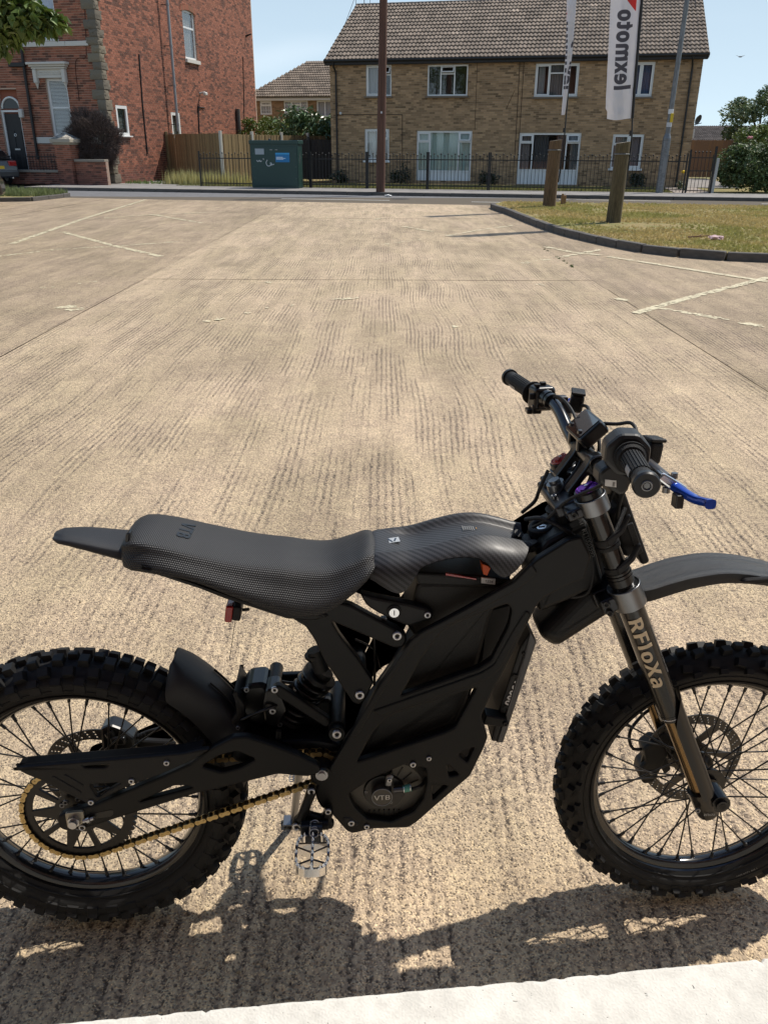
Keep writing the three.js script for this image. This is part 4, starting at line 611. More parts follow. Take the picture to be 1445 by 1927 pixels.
// ---------------- poles
{
  const [u, v] = [-6.7856,29.6695], base = st(u, v + 0.15, 0.1), wood = new THREE.MeshStandardMaterial({ map: dataTex(128, 512, (i, j) => { const n = vnoise(i / 2, j / 40, 3, 64, 13), m = vnoise(i / 20, j / 30, 4, 6, 17), c = 0.5 + 0.9 * n + 0.3 * m; return [0.098 * c, 0.048 * c, 0.032 * c]; }), roughness: 0.85 });
  const p = thing('telegraph_pole', 'rust-brown wooden telegraph pole rising at the kerb out of frame', 'pole', base); part('shaft', cyl([0, -0.05, 0], [0.13, 8.6, 0], 0.155, 0.115, 20), wood, p); part('number_plate', box(0.06, 0.06, 0.01, 0.03, 2.5, 0.155), std(0.6, 0.6, 0.6, 0.5), p); for (let i = 0; i < 5; i++) part('step', cyl([0.06 + (i % 2 ? 0.13 : -0.13), 6 + i * 0.4, 0], [0.06 + (i % 2 ? 0.28 : -0.28), 6 + i * 0.4, 0], 0.012, 0.012, 6), leadGrey, p);
  const top = [base[0] + 0.12, 8.5, base[2]]; const wires = [[[-10.6, 37.4], 5.0], [[-2, 42.3], 7.35], [[3.0, 42.3], 7.35], [[4, 37.3], 4.9]];
  wires.forEach(([uv, y], i) => { const e = st(uv[0], uv[1], y), m = [(top[0] + e[0]) / 2, (top[1] + e[1]) / 2 - 0.25, (top[2] + e[2]) / 2]; tag(part(numbered('overhead_wire'), tube([top, m, e], 0.008, 16, 4), std(0.05, 0.05, 0.05, 0.6), scene), ['thin overhead wire running left to the eave corner', 'thin overhead wire over the left part of the brown roof', 'thin overhead wire over the right part of the brown roof', 'thin overhead wire running to the right eave end'][i], 'wire', 'overhead wires from the pole'); });
  const [lu, lv] = [2.7879,32.0295], lb = st(lu, lv + 0.1, 0.1), l = thing('lamp_post', 'galvanised grey lamp post with small yellow label at the right', 'lamp post', lb), gal = new THREE.MeshStandardMaterial({ map: dataTex(64, 256, (i, j) => { const n = vnoise(i / 4, j / 5, 9, 16, 51), c = 0.75 + n * 0.5; return [0.17 * c, 0.175 * c, 0.18 * c]; }), roughness: 0.45, metalness: 0.35 });
  part('base_section', cyl([0, -0.05, 0], [0.02, 1.75, 0], 0.135, 0.135, 18), gal, l); part('taper', cyl([0.02, 1.75, 0], [0.022, 1.9, 0], 0.135, 0.085, 18), gal, l); part('shaft', cyl([0.022, 1.9, 0], [0.10, 8.2, 0], 0.085, 0.07, 16), gal, l);
  part('bracket_arm', tube([[0.10, 8.2, 0], [0.12, 8.5, 0.1], [0.12, 8.6, 0.6], [0.12, 8.62, 1.0]], 0.04, 14, 8), gal, l); part('lantern', rbox(0.25, 0.12, 0.6, 0.05, 0.12, 8.62, 1.3), gal, l); part('access_door', box(0.12, 0.5, 0.01, 0.01, 0.9, 0.134), std(0.2, 0.2, 0.2, 0.5), l);
  part('yellow_label', rbox(0.1, 0.28, 0.12, 0.01, 0.06, 2.38, 0.05), std(0.62, 0.42, 0.02, 0.6), l); part('white_label', cyl([0.03, 2.5, 0], [0.031, 2.65, 0], 0.088, 0.088, 16, true), std(0.7, 0.7, 0.7, 0.5), l); part('white_label', cyl([0.028, 2.1, 0], [0.029, 2.24, 0], 0.089, 0.089, 16, true), std(0.55, 0.55, 0.55, 0.5), l);
}
// ---------------- timber posts carrying flags, on the island
const postTex = dataTex(256, 512, (i, j) => { const n = vnoise(i / 3, j / 60, 13, 85, 9), m = vnoise(i / 12, j / 18, 14, 21, 28), cr = vnoise(i / 2 + m * 3, j / 90, 15, 128, 6), c = 0.55 + 0.7 * n + 0.25 * m - (cr > 0.82 ? 0.45 : 0); return [0.205 * c, 0.160 * c, 0.108 * c]; });
function timberPost(label, foot, top, r, seed, dark) {
  const t = thing('timber_post', label, 'post', foot, 0, 'timber posts on the grass island'), rows = [], R = rng(seed), N = 24, hh = top[1] - foot[1];
  for (let i = 0; i <= 12; i++) { const s = i / 12, row = []; for (let k = 0; k < N; k++) { const a = -k / N * 2 * Math.PI, rr = r * (1.04 - 0.08 * s) * (1 + 0.07 * (vnoise(k * 0.7, s * 2 + seed, 5) - 0.5) + (k === 7 || k === 16 ? -0.05 : 0)); row.push([(top[0] - foot[0]) * s + Math.cos(a) * rr, -0.1 * (1 - s) + hh * s + (i === 12 ? (Math.cos(a) * 0.02) : 0), (top[2] - foot[2]) * s + Math.sin(a) * rr]); } rows.push(row); }
  const m = new THREE.MeshStandardMaterial({ map: postTex.clone(), color: dark ? lin(0.62, 0.5, 0.40) : lin(0.52, 0.52, 0.42), roughness: 0.95 }); m.map.repeat.set(2, 1.2); m.map.needsUpdate = true;
  part('shaft', merge([gridSurf(rows, true)]), m, t); part('end_grain', capRow(rows[12].slice().reverse()), std(0.20, 0.165, 0.12, 0.95), t); part('fixing_band', new THREE.TorusGeometry(r * 1.0, 0.012, 6, 24).rotateX(Math.PI / 2).translate((top[0] - foot[0]) * 0.8, hh * 0.86, 0), leadGrey, t); return t;
}
const P2 = [4.7728,-17.9773], P1 = [4.3366,-22.9426];
const dot = (y, z, list) => list;
const p2t = [[4.7996,1.624]], p1t = [[4.3785,1.6994]];
timberPost('weathered grey-green timber post under the white lettered flag', [P2[0], 0.08, P2[1]], [p2t[0][0], p2t[0][1], P2[1]], 0.145, 3, false);
timberPost('brown timber post under the furled silver flag', [P1[0], 0.08, P1[1]], [p1t[0][0], p1t[0][1], P1[1]], 0.165, 8, true);
{ const [x, z] = [4.9028,-23.8683]; const s = thing('timber_stump', 'short sawn orange-brown timber stump beside the brown post', 'stump', [x, 0.08, z]); part('shaft', merge([rbox(0.13, 0.27, 0.11, 0.02, 0, 0.12, 0), rbox(0.05, 0.06, 0.09, 0.01, -0.03, 0.27, 0)]), std(0.25, 0.145, 0.07, 0.95), s); part('nail', cyl([0.02, 0.25, 0], [0.03, 0.3, 0], 0.006, 0.006, 6), leadGrey, s); }
// flags: a bent pole with printed cloth; the cloth hangs in folds
function flagCloth(W, H, fold, seed, cols = 40, rowsN = 60) { // hangs from the pole edge x = 0 towards -x
  const rows = []; for (let i = 0; i <= rowsN; i++) { const t = i / rowsN, row = []; for (let j = 0; j <= cols; j++) { const s = j / cols, a = (s * fold * 2 * Math.PI) + t * 1.3 + seed, amp = 0.035 * (0.25 + s) * (fold > 2 ? 1.6 : 1); row.push([-s * W + (t < 0.04 ? s * 0.04 : 0), t * H - (1 - t) * s * 0.06 * Math.sin(s * 3), Math.sin(a) * amp + 0.05 * s * Math.sin(t * 4 + seed) + (vnoise(s * 9, t * 30, seed) - 0.5) * 0.018]); } rows.push(row); } return gridSurf(rows);
}
function flagTexture(furled) { const cv = document.createElement('canvas'); cv.width = 384; cv.height = 1536; const x = cv.getContext('2d'); x.fillStyle = '#d9d7dc'; x.fillRect(0, 0, 384, 1536); x.save(); x.translate(200, 1323); x.rotate(-Math.PI / 2); x.fillStyle = '#4a4850'; x.font = 'bold 200px sans-serif'; x.textBaseline = 'middle'; x.save(); x.scale(0.72, -1.5); x.strokeStyle = '#4a4850'; x.lineWidth = 9; x.lineJoin = 'miter'; x.strokeText('lexmoto', 0, 0); x.fillText('lexmoto', 0, 0); x.restore(); x.restore(); x.fillStyle = '#c9302c'; x.beginPath(); x.moveTo(205, 690); x.lineTo(330, 770); x.lineTo(330, 600); x.closePath(); x.fill(); const t = new THREE.CanvasTexture(cv); t.colorSpace = THREE.SRGBColorSpace; return t; }
{
  const z = P2[1] + 0.02, b = [[4.9528,1.6246],[4.9166,2.0617],[4.8964,2.4524],[4.8355,4.0416]], f = thing('feather_flag', 'white flag lettered lexmoto in grey on a black pole', 'flag', [b[0][0], 1.3, z]);
  const q = b.map((p) => [p[0] - b[0][0], p[1] - 1.3, 0]); const dx = (q[3][0] - q[0][0]) / (q[3][1] - q[0][1]);
  const topY = q[3][1] + 1.9; part('pole', tube([[-0.02, -0.5, 0.0], q[0], q[1], q[2], q[3], [q[3][0] + dx * 1.5, q[3][1] + 1.5, 0], [q[3][0] + dx * 1.5 - 0.25, q[3][1] + 2.0, 0]], 0.017, 50, 8), std(0.012, 0.012, 0.013, 0.4), f); part('sleeve', tube([q[1], q[2], q[3], [q[3][0] + dx * 1.4, q[3][1] + 1.4, 0]], 0.03, 30, 8), std(0.016, 0.016, 0.017, 0.7), f);
  const W = 0.55, cloth = flagCloth(W, topY - q[1][1] - 0.2, 1.3, 2); const p = cloth.attributes.position, uvA = cloth.attributes.uv; for (let i = 0; i < p.count; i++) { const y = p.getY(i); p.setX(i, p.getX(i) + q[1][0] + dx * y); p.setY(i, y + q[1][1]); uvA.setX(i, 1 - uvA.getX(i)); } cloth.computeVertexNormals();
  part('cloth', cloth, new THREE.MeshPhysicalMaterial({ map: flagTexture(), roughness: 0.8, transmission: 0.3, thickness: 0, side: THREE.DoubleSide }), f); part('swivel', merge([cyl([q[1][0], q[1][1] - 0.32, 0], [q[1][0], q[1][1] - 0.22, 0], 0.026, 0.026, 8), rbox(0.05, 0.09, 0.05, 0.01, -0.01, -0.05, 0)]), blackIron, f);
}
{
  const z = P1[1] + 0.02, b = [[4.5826,1.3824],[4.588,2.2881],[4.5818,3.2756],[4.5514,4.7112]], f = thing('feather_flag', 'silvery furled flag seen edge-on above the brown post', 'flag', [b[0][0], 1.3, z]);
  const q = b.map((p) => [p[0] - b[0][0], p[1] - 1.3, 0]), dx = (q[3][0] - q[1][0]) / (q[3][1] - q[1][1]);
  part('pole', tube([[-0.05, -0.6, 0], q[0], q[1], q[2], q[3], [q[3][0] + dx * 1.8, q[3][1] + 1.8, 0]], 0.017, 40, 8), std(0.012, 0.012, 0.013, 0.4), f);
  const Hc = q[3][1] + 1.6 - q[1][1], rows = []; for (let i = 0; i <= 70; i++) { const t = i / 70, row = [], w = 0.085 + 0.25 * t; for (let j = 0; j <= 36; j++) { const s = j / 36, fx = Math.sin(s * 9.5 + t * 1.5) * w * 0.5; row.push([q[1][0] + dx * t * Hc - 0.09 + fx * (0.5 + 0.5 * s) + 0.03 * Math.sin(t * 5), q[1][1] + t * Hc, (s - 0.5) * 0.45 * (0.4 + t) + Math.cos(s * 9.5) * 0.05 + (vnoise(s * 8, t * 26, 4) - 0.5) * 0.03]); } rows.push(row); }
  const g = gridSurf(rows), uvA = g.attributes.uv; for (let i = 0; i < uvA.count; i++) uvA.setX(i, 1 - uvA.getX(i)); part('cloth', g, new THREE.MeshPhysicalMaterial({ map: flagTexture(), roughness: 0.55, transmission: 0.2, thickness: 0, sheen: 0.4, side: THREE.DoubleSide }), f); part('swivel', cyl([q[1][0] - 0.03, q[1][1] - 0.4, 0], [q[1][0] - 0.02, q[1][1] - 0.3, 0], 0.028, 0.028, 8), blackIron, f);
}
// ---------------- timber fences
const boardTones = [0, 1, 2, 3, 4].map((i) => { const k = 0.8 + i * 0.11; return new THREE.MeshStandardMaterial({ map: postTex, color: lin(1.22 * k, 1.10 * k, 0.80 * k), roughness: 0.95 }); });
function boardFence(label, a, b, H, bw, mats, o = {}) { // a, b: [u, v]
  const A = st(a[0], a[1], 0.1), Bq = st(b[0], b[1], 0.1), L = Math.hypot(Bq[0] - A[0], Bq[2] - A[2]), ry = Math.atan2(-(Bq[2] - A[2]), Bq[0] - A[0]), t = thing('timber_fence', label, 'fence', A, ry, o.group), R = rng(o.seed || 5), g = new THREE.BoxGeometry(bw * 0.96, 1, 0.02);
  for (let x = bw / 2; x < L; x += bw) { const m = part('board', g, mats[Math.floor(R() * mats.length)], t); m.scale.y = H - 0.06 + (R() - 0.5) * 0.02; m.position.set(x, 0.06 + m.scale.y / 2, (R() - 0.5) * 0.012 + (Math.round(x / bw) % 2) * 0.012); m.rotation.z = (R() - .5) * 0.008; }
  part('rail', merge([box(L, 0.07, 0.04, L / 2, 0.4, -0.04), box(L, 0.07, 0.04, L / 2, H - 0.35, -0.04)]), mats[0], t);
  (o.posts || []).forEach((x) => part('fence_post', rbox(0.11, H + 0.12, 0.11, 0.01, x, H / 2 + 0.06, o.pz ?? 0.05), o.postMat || std(0.52, 0.50, 0.44, 0.9), t)); return t;
}
{
  const a = [-18.85, 38.2], b = [-14.8542,34.843];
  boardFence('shaded timber fence panel running from the red wall to the pale post', a, b, 1.95, 0.125, boardTones, { seed: 3, posts: [0.05], postMat: boardTones[1] });
  boardFence('sunlit timber fence of narrow boards behind the green cabinet', [b[0] + 0.05, b[1]], [-11.4, 43.5], 1.92, 0.10, boardTones, { seed: 4, posts: [0.02, 1.95, 3.9, 5.8], pz: 0.02 });
  boardFence('dark stained timber gate panel between the cabinet and the buff house', [-13.2, 39.2], [-10.7, 39.4], 1.75, 0.13, [std(0.035, 0.028, 0.024, 0.85), std(0.045, 0.036, 0.03, 0.85)], { seed: 6, posts: [0.9], postMat: std(0.04, 0.034, 0.03, 0.8) });
  boardFence('brown vertical board fence at the end of the path, right of the buff house', [4.6, 49], [9.0, 49], 1.85, 0.12, [0, 1, 2].map((i) => std(0.22 + i * 0.03, 0.125 + i * 0.015, 0.075, 0.9)), { seed: 9 });
  const bw = thing('garden_wall', 'brown brick wall behind the rose bush, right of the timber fence', 'wall', st(7.9, 47, 0.1), -AL); part('body', box(16, 2.1, 0.2, 8, 1.05, -0.11), std(0.2, 0.14, 0.1, 0.95), bw); const bf = grp('brick_face', bw); brickSkin(bf, 16, 2.1, [], (R) => { const k = 0.7 + R() * 0.6; return lin(0.17 * k, 0.105 * k, 0.07 * k); }, 77);
  const wlp = thing('wall_lamp', 'small pale lamp on the sunny gable wall of the buff house', 'lamp', st(4.3, 39, 0.1), -AL); part('shade', rbox(0.12, 0.35, 0.14, 0.03, 0.1, 2.0, 0), std(0.6, 0.58, 0.54, 0.5), wlp); part('wall_plate', box(0.04, 0.2, 0.1, 0.02, 2.0, 0), blackIron, wlp);
  const pl = thing('satellite_dish', 'dark satellite dish on the gable corner of the buff house', 'dish', st(4.3, 39, 0.1), -AL); const dish = new THREE.SphereGeometry(0.28, 16, 8, 0, 6.29, 0, 0.8).rotateX(-1.2).rotateY(0.9).translate(0.4, 2.45, 0); part('dish', dish, new THREE.MeshStandardMaterial({ color: lin(0.05, 0.05, 0.05), roughness: 0.5, side: THREE.DoubleSide }), pl); part('arm', cyl([0.02, 2.3, 0], [0.4, 2.4, 0], 0.015, 0.015, 6), blackIron, pl);
}
// ---------------- plants
const leafGeo = (() => { const g = new THREE.BufferGeometry(); g.setAttribute('position', new THREE.Float32BufferAttribute([0, 0, 0, 0.34, 0.12, 0.42, 0, -0.05, 0.5, 0, 0, 0, 0, -0.05, 0.5, -0.34, 0.12, 0.42, 0.34, 0.12, 0.42, 0, 0.02, 1, 0, -0.05, 0.5, -0.34, 0.12, 0.42, 0, -0.05, 0.5, 0, 0.02, 1], 3)); g.computeVertexNormals(); return g; })();
const leafMat = new THREE.MeshPhysicalMaterial({ color: 0xffffff, roughness: 0.6, transmission: 0.32, thickness: 0, side: THREE.DoubleSide });
function leaves(name, parent, n, sample, size, colour, seed, geo = leafGeo, mat = leafMat, droop = 0.3) {
  const R = rng(seed), im = new THREE.InstancedMesh(geo, mat, n), M = new THREE.Matrix4(), q = new THREE.Quaternion(); let c = 0, guard = 0;
  while (c < n && guard++ < n * 12) { const p = sample(R); if (!p) continue; const s = size * (0.6 + 0.8 * R()); q.setFromEuler(new THREE.Euler(droop + (R() - 0.5) * 1.8, R() * 6.28, (R() - 0.5) * 1.2, 'YXZ')); M.compose(V3(...p), q, V3(s, s, s)); im.setMatrixAt(c, M); im.setColorAt(c, colour(R, p)); c++; }
  im.count = c; im.name = name; im.userData.kind = 'stuff'; im.castShadow = im.receiveShadow = true; parent.add(im); return im;
}
function clumps(R, n, cx, cy, cz, rx, ry, rz, rmin, rmax) { const out = []; for (let i = 0; i < n; i++) { const a = R() * 6.28, u = R() * 2 - 1, w = Math.sqrt(1 - u * u), k = 0.55 + 0.45 * Math.cbrt(R()); out.push([cx + Math.cos(a) * w * rx * k, cy + u * ry * k, cz + Math.sin(a) * w * rz * k, lerp(rmin, rmax, R())]); } return out; }
const inClump = (cl) => (R) => { const c = cl[Math.floor(R() * cl.length)], a = R() * 6.28, u = R() * 2 - 1, w = Math.sqrt(1 - u * u), k = c[3] * (0.55 + 0.45 * Math.cbrt(R())); const y = c[1] + u * k * 0.8; if (y < 0.05) return null; return [c[0] + Math.cos(a) * w * k, y, c[2] + Math.sin(a) * w * k]; };
const green = (a, b, c, v = 0.5) => (R) => { const k = 1 - v / 2 + R() * v; return lin(a * k * (0.9 + R() * 0.25), b * k, c * k); };
function plantThing(name, label, cat, pos, cl, n, size, col, seed, trunk, o = {}) { const t = thing(name, label, cat, pos, 0, o.group); const bark = std(0.10, 0.08, 0.06, 0.95); if (trunk) part('trunk', merge(trunk), bark, t); leaves(o.crown || 'crown', t, n, inClump(cl), size, col, seed, o.geo || leafGeo, o.mat || leafMat, o.droop ?? 0.3); return t; }
{ // sycamore reaching into the top left
  const R = rng(401), cl = clumps(R, 70, 0, 5.6, 0, 3.1, 2.6, 3.0, 0.5, 0.95); cl.push([2.7, 3.5, 0.2, 0.62], [3.05, 3.2, 0.2, 0.5], [3.4, 3.1, 0.3, 0.36], [3.62, 3.0, 0.3, 0.24], [3.85, 2.98, 0.3, 0.16], [2.95, 2.9, 0.1, 0.36], [3.2, 3.5, 0.2, 0.4], [2.5, 4.0, 0.2, 0.7], [2.4, 3.1, 0, 0.5], [3.1, 2.85, 0.2, 0.24], [2.7, 2.85, 0.1, 0.3], [3.3, 3.2, 0.1, 0.3]);
  const tr = [cyl([0, -0.1, 0], [0.1, 3.2, 0], 0.22, 0.15, 12), cyl([0.1, 3.1, 0], [2.4, 3.6, 0.2], 0.1, 0.04, 8), cyl([2.4, 3.6, 0.2], [3.85, 3.0, 0.3], 0.04, 0.006, 6), cyl([2.3, 3.55, 0.2], [3.2, 3.5, 0.2], 0.025, 0.006, 6), cyl([0.1, 3.1, 0], [-1.5, 5.5, 0.4], 0.1, 0.03, 8), cyl([0.1, 3.1, 0], [0.4, 6.6, -0.6], 0.12, 0.03, 8)];
  plantThing('tree', 'leafy sycamore branch hanging into the top left corner', 'tree', [-8.15, 0, -12.4], cl, 15000, 0.13, (R2) => { const k = 0.6 + R2() * 0.8; return lin(0.13 * k, 0.20 * k, 0.04 * k); }, 402, tr, { droop: 0.7 });
}
{ const R = rng(411), [x, z] = [15.3856,-35.9119], S = 2.1; // tree, right
  const b = [23.1964,-54.1123], cl = clumps(R, 60, 0.6, 3.00, 0, 1.7, 1.5, 1.6, 0.35, 0.65); plantThing('tree', 'round grey-green tree against the sky at the right edge', 'tree', [18.79, 0, -46.5], cl, 9000, 0.17, green(0.15, 0.21, 0.10, 0.9), 412, [cyl([0.4, 0, 0], [0.6, 2.4, 0], 0.16, 0.1, 10), cyl([0.6, 2.2, 0], [1.6, 3.4, 0], 0.07, 0.02, 8), cyl([0.6, 2.2, 0], [-0.3, 3.5, 0.3], 0.07, 0.02, 8), cyl([0.6, 2.0, 0], [0.7, 3.7, -0.4], 0.08, 0.02, 8)]); }
{ const R = rng(421); const cl = clumps(R, 40, 0, 1.9, 0, 1.7, 1.2, 1.2, 0.35, 0.6); const longLeaf = leafGeo.clone().scale(0.62, 0.8, 1.3); plantThing('laurel_bush', 'big glossy dark green bush between the two houses', 'bush', st(-13.3, 42.6, 0.1), cl, 3600, 0.24, (R2) => { const k = 0.5 + R2() * 1.0; return lin(0.12 * k, 0.19 * k, 0.085 * k); }, 422, [cyl([0, 0, 0], [0, 1.6, 0], 0.08, 0.05, 8)], { geo: longLeaf, mat: new THREE.MeshPhysicalMaterial({ color: 0xffffff, roughness: 0.32, transmission: 0.15, thickness: 0, side: THREE.DoubleSide }) }); }
{ const R = rng(431); plantThing('hedge_bush', 'bright yellow-green bush showing over the timber fence', 'bush', st(-17.0, 46.8, 0.1), clumps(R, 26, 0, 2.05, 0, 1.6, 0.75, 0.8, 0.3, 0.5), 2600, 0.15, green(0.13, 0.19, 0.03, 0.8), 432, [cyl([0, 0, 0], [0, 1.5, 0], 0.06, 0.03, 8)]); plantThing('hedge_bush', 'small bright bush against the red house corner', 'bush', st(-18.3, 50.6, 0.1), clumps(R, 10, 0, 2.1, 0, 0.5, 0.9, 0.5, 0.3, 0.45), 900, 0.15, green(0.14, 0.21, 0.035, 0.8), 433, [cyl([0, 0, 0], [0, 1.8, 0], 0.05, 0.03, 8)]); }
{ const R = rng(441), c = st([6.188,.8381][0], 33.6, 0.1); const cl = clumps(R, 60, 0, 0.78, 0, 1.35, 0.72, 0.7, 0.24, 0.4); const t = plantThing('rose_bush', 'dense dark rose bush beside the iron gate with one pink bloom', 'bush', c, cl, 7500, 0.12, green(0.12, 0.175, 0.06, 1.1), 442, [cyl([0, 0, 0], [0, 1, 0], 0.05, 0.03, 8)]); const pet = []; for (let i = 0; i < 7; i++) pet.push(new THREE.SphereGeometry(0.055, 8, 6).scale(1, 0.6, 1).translate(Math.cos(i * 0.9) * 0.05, 0.02 * (i % 2), Math.sin(i * 0.9) * 0.05)); const bl = part('rose_bloom', merge(pet), std(0.55, 0.22, 0.24, 0.8), t); bl.position.set(-0.62, 1.78, 0.35); part('stem', cyl([-0.62, 0.9, 0.35], [-0.62, 1.76, 0.35], 0.008, 0.008, 5), std(0.05, 0.09, 0.02, 0.9), t);
  plantThing('climbing_shrub', 'bright pale shrub sprays above the rose bush at the right edge', 'bush', st([6.8076,1.8073][0], 38, 0.1), clumps(R, 18, 0, 1.95, 0, 1.0, 0.2, 0.4, 0.15, 0.3), 1300, 0.12, green(0.16, 0.22, 0.05, 0.6), 443, [cyl([0, 0, 0], [0, 1.9, 0], 0.04, 0.02, 8)]); plantThing('dark_shrub', 'very dark green shrub mass behind the climbing sprays', 'bush', st([7.438,1.5386][0], 39.5, 0.1), clumps(R, 30, 0, 1.2, 0, 1.2, 0.9, 0.8, 0.35, 0.55), 2600, 0.16, green(0.07, 0.115, 0.05, 0.7), 444, [cyl([0, 0, 0], [0, 1.4, 0], 0.05, 0.03, 8)]); }
for (const [px, lab, s] of [[[-7.4334,.4418], 'low dark weedy plant against the buff wall by the cable', 0.5], [[-3.6892,.3129], 'low dark plant under the buff wall between the big windows', 0.4], [[-10.2038,.2432], 'small dark plant at the left foot of the buff house', 0.35], [[2.231,.2361], 'flat dark plant under the rightmost ground-floor window', 0.35]]) { const R = rng(450 + Math.round(px[0] * 10)); plantThing('garden_plant', lab, 'plant', st(px[0], 36.7, 0.09), clumps(R, 9, 0, s * 0.7, 0, s * 0.8, s * 0.6, 0.25, 0.14, 0.26), 420, 0.11, green(0.045, 0.06, 0.03, 0.8), 460, [cyl([0, 0, 0], [0, s * 0.7, 0], 0.02, 0.01, 6)]); }
{ const [u, v] = [3.7273,34.3919]; const t = thing('dandelion', 'yellow flower at the right corner of the buff house', 'plant', st(u, v - 0.1, 0.1)); part('stem', cyl([0, 0, 0], [0.02, 0.62, 0], 0.008, 0.008, 5), std(0.06, 0.1, 0.02, 0.9), t); part('bloom', new THREE.SphereGeometry(0.09, 10, 8).scale(1, 0.6, 1).translate(0.02, 0.64, 0), std(0.7, 0.45, 0.01, 0.8), t); leaves('leaf', t, 60, (R) => [(R() - 0.5) * 0.3, 0.05 + R() * 0.3, (R() - 0.5) * 0.2], 0.1, green(0.06, 0.09, 0.03), 5); }
// bare twiggy shrub in front of the red house
{
  const [u, v] = [-20.7673,34.4184], t = thing('bare_shrub', 'round brown leafless twiggy shrub behind the low red wall', 'shrub', st([-19.4754,2.0283][0], 32.85, 0.1)), R = rng(471), br = std(0.07, 0.055, 0.045, 0.95), stems = []; for (let i = 0; i < 26; i++) { const a = R() * 6.28, e = 0.35 + R() * 0.9; stems.push(cyl([0, 0.2, 0], [Math.cos(a) * Math.cos(e) * 0.9, 0.9 + Math.sin(e) * 1.1, Math.sin(a) * Math.cos(e) * 0.4], 0.025, 0.008, 5)); } part('stems', merge(stems), br, t);
  const tw = new THREE.BufferGeometry(); tw.setAttribute('position', new THREE.Float32BufferAttribute([-0.02, 0, 0, 0.02, 0, 0, 0, 1, 0.1, 0, 0, 0.02, 0, 0, -0.02, 0.05, 1, 0], 3)); tw.computeVertexNormals();
  const n = 17000, im = new THREE.InstancedMesh(tw, new THREE.MeshStandardMaterial({ roughness: 0.95, side: THREE.DoubleSide }), n), M = new THREE.Matrix4(), q = new THREE.Quaternion(); for (let i = 0; i < n; i++) { const a = R() * 6.28, uu = R() * 2 - 1, w = Math.sqrt(1 - uu * uu), k = (0.35 + 0.65 * Math.cbrt(R())) * (0.62 + 0.62 * vnoise(a * 2.4, uu * 3.4 + 5, 8)); const d = V3(Math.cos(a) * w, uu, Math.sin(a) * w), p = V3(d.x * k * 1.18, 1.62 + d.y * k * 1.05, d.z * k * 0.55); d.add(V3((R() - .5) * 1.6, (R() - .5) * 1.2 + 0.3, (R() - .5) * 1.6)).normalize(); q.setFromUnitVectors(V3(0, 1, 0), d); const s = 0.1 + R() * 0.14; M.compose(p, q, V3(0.26 + R() * 0.14, s, 0.26)); im.setMatrixAt(i, M); const c = 0.5 + R() * 1.0; im.setColorAt(i, lin(0.115 * c, 0.085 * c, 0.075 * c)); } im.name = 'twigs'; im.userData.kind = 'stuff'; im.castShadow = im.receiveShadow = true; t.add(im);
}
// wild grass at the fence foot and weeds along edges
grass('wild_grass', 'tall pale seeding grass at the foot of the shaded timber fence', 1500, (R) => { const u = -16.9 + R() * 3.5, v = 33.4 + R() * 1.7; return Math.abs(u + 15.2) > 1.7 * Math.sqrt(R()) + 0.2 ? null : st(u, v, 0.1); }, 0.25, 0.75, (R) => { const k = 0.7 + R() * 0.7; return lin(0.5 * k, 0.46 * k, 0.2 * k); }, 93);
grass('weeds', 'green weeds along the foot of the red side wall', 160, (R) => st(-18.7 + R() * 1.9, 33.4 + R() * 1.2, 0.1), 0.08, 0.26, (R) => { const k = 0.7 + R() * 0.7; return lin(0.14 * k, 0.2 * k, 0.05 * k); }, 94);
{ // left grass verge with its kerb
  const e = [[-12.2793,-25.4503],[-10.6535,-26.082],[-10.4073,-27.9606],[-10.4802,-28.7422]], pts = [...e.map(([x, z]) => [x, -z]), ...[[-11.0055,-29.7055],[-15.3468,-31.9728]].map(([x, z]) => [x, -z])]; structure('grass_verge', worldUV(new THREE.ExtrudeGeometry(poly(pts), { depth: 0.09, bevelEnabled: false }).rotateX(-Math.PI / 2), 5), turf);
  const kg = new THREE.Group(); kg.name = 'verge_kerb'; kg.userData.kind = 'structure'; scene.add(kg); for (let i = 0; i < 3; i++) { const a = V3(e[i][0], 0, e[i][1]), b = V3(e[i + 1][0], 0, e[i + 1][1]), L = a.distanceTo(b), n = Math.max(1, Math.round(L / 0.9)); for (let k = 0; k < n; k++) { const m = part('kerb_stone', rbox(L / n - 0.01, 0.22, 0.13, 0.02), kerbMat, kg); const p = a.clone().lerp(b, (k + 0.5) / n); m.position.set(p.x, 0.01, p.z); m.rotation.y = Math.atan2(-(b.z - a.z), b.x - a.x); } }
  const inP = (x, z) => { let c = false; for (let i = 0, j = pts.length - 1; i < pts.length; j = i++) { const [xi, yi] = pts[i], [xj, yj] = pts[j]; if ((yi > -z) !== (yj > -z) && x < (xj - xi) * (-z - yi) / (yj - yi) + xi) c = !c; } return c; };
  grass('grass', 'rough green grass on the small verge at the left edge', 3500, (R) => { const x = -17 + R() * 8, z = -27 - R() * 5; return inP(x, z) ? [x, 0.09, z] : null; }, 0.06, 0.26, (R) => { const k = 0.7 + R() * 0.8; return lin(0.17 * k, 0.2 * k, 0.07 * k); }, 95);
}
grass('weeds', 'tiny weed tufts growing in the slab joints and kerb foot', 16, (R) => (R() < 0.5 ? [2.6 + (R() - .5) * 0.02, 0, -11.3 - R() * 2.6] : [islandEdge[5][0] + 1.1 + R() * 0.3, 0, islandEdge[5][1] + 0.45 + R() * 0.1]), 0.02, 0.06, (R) => lin(0.07, 0.11, 0.03), 96);
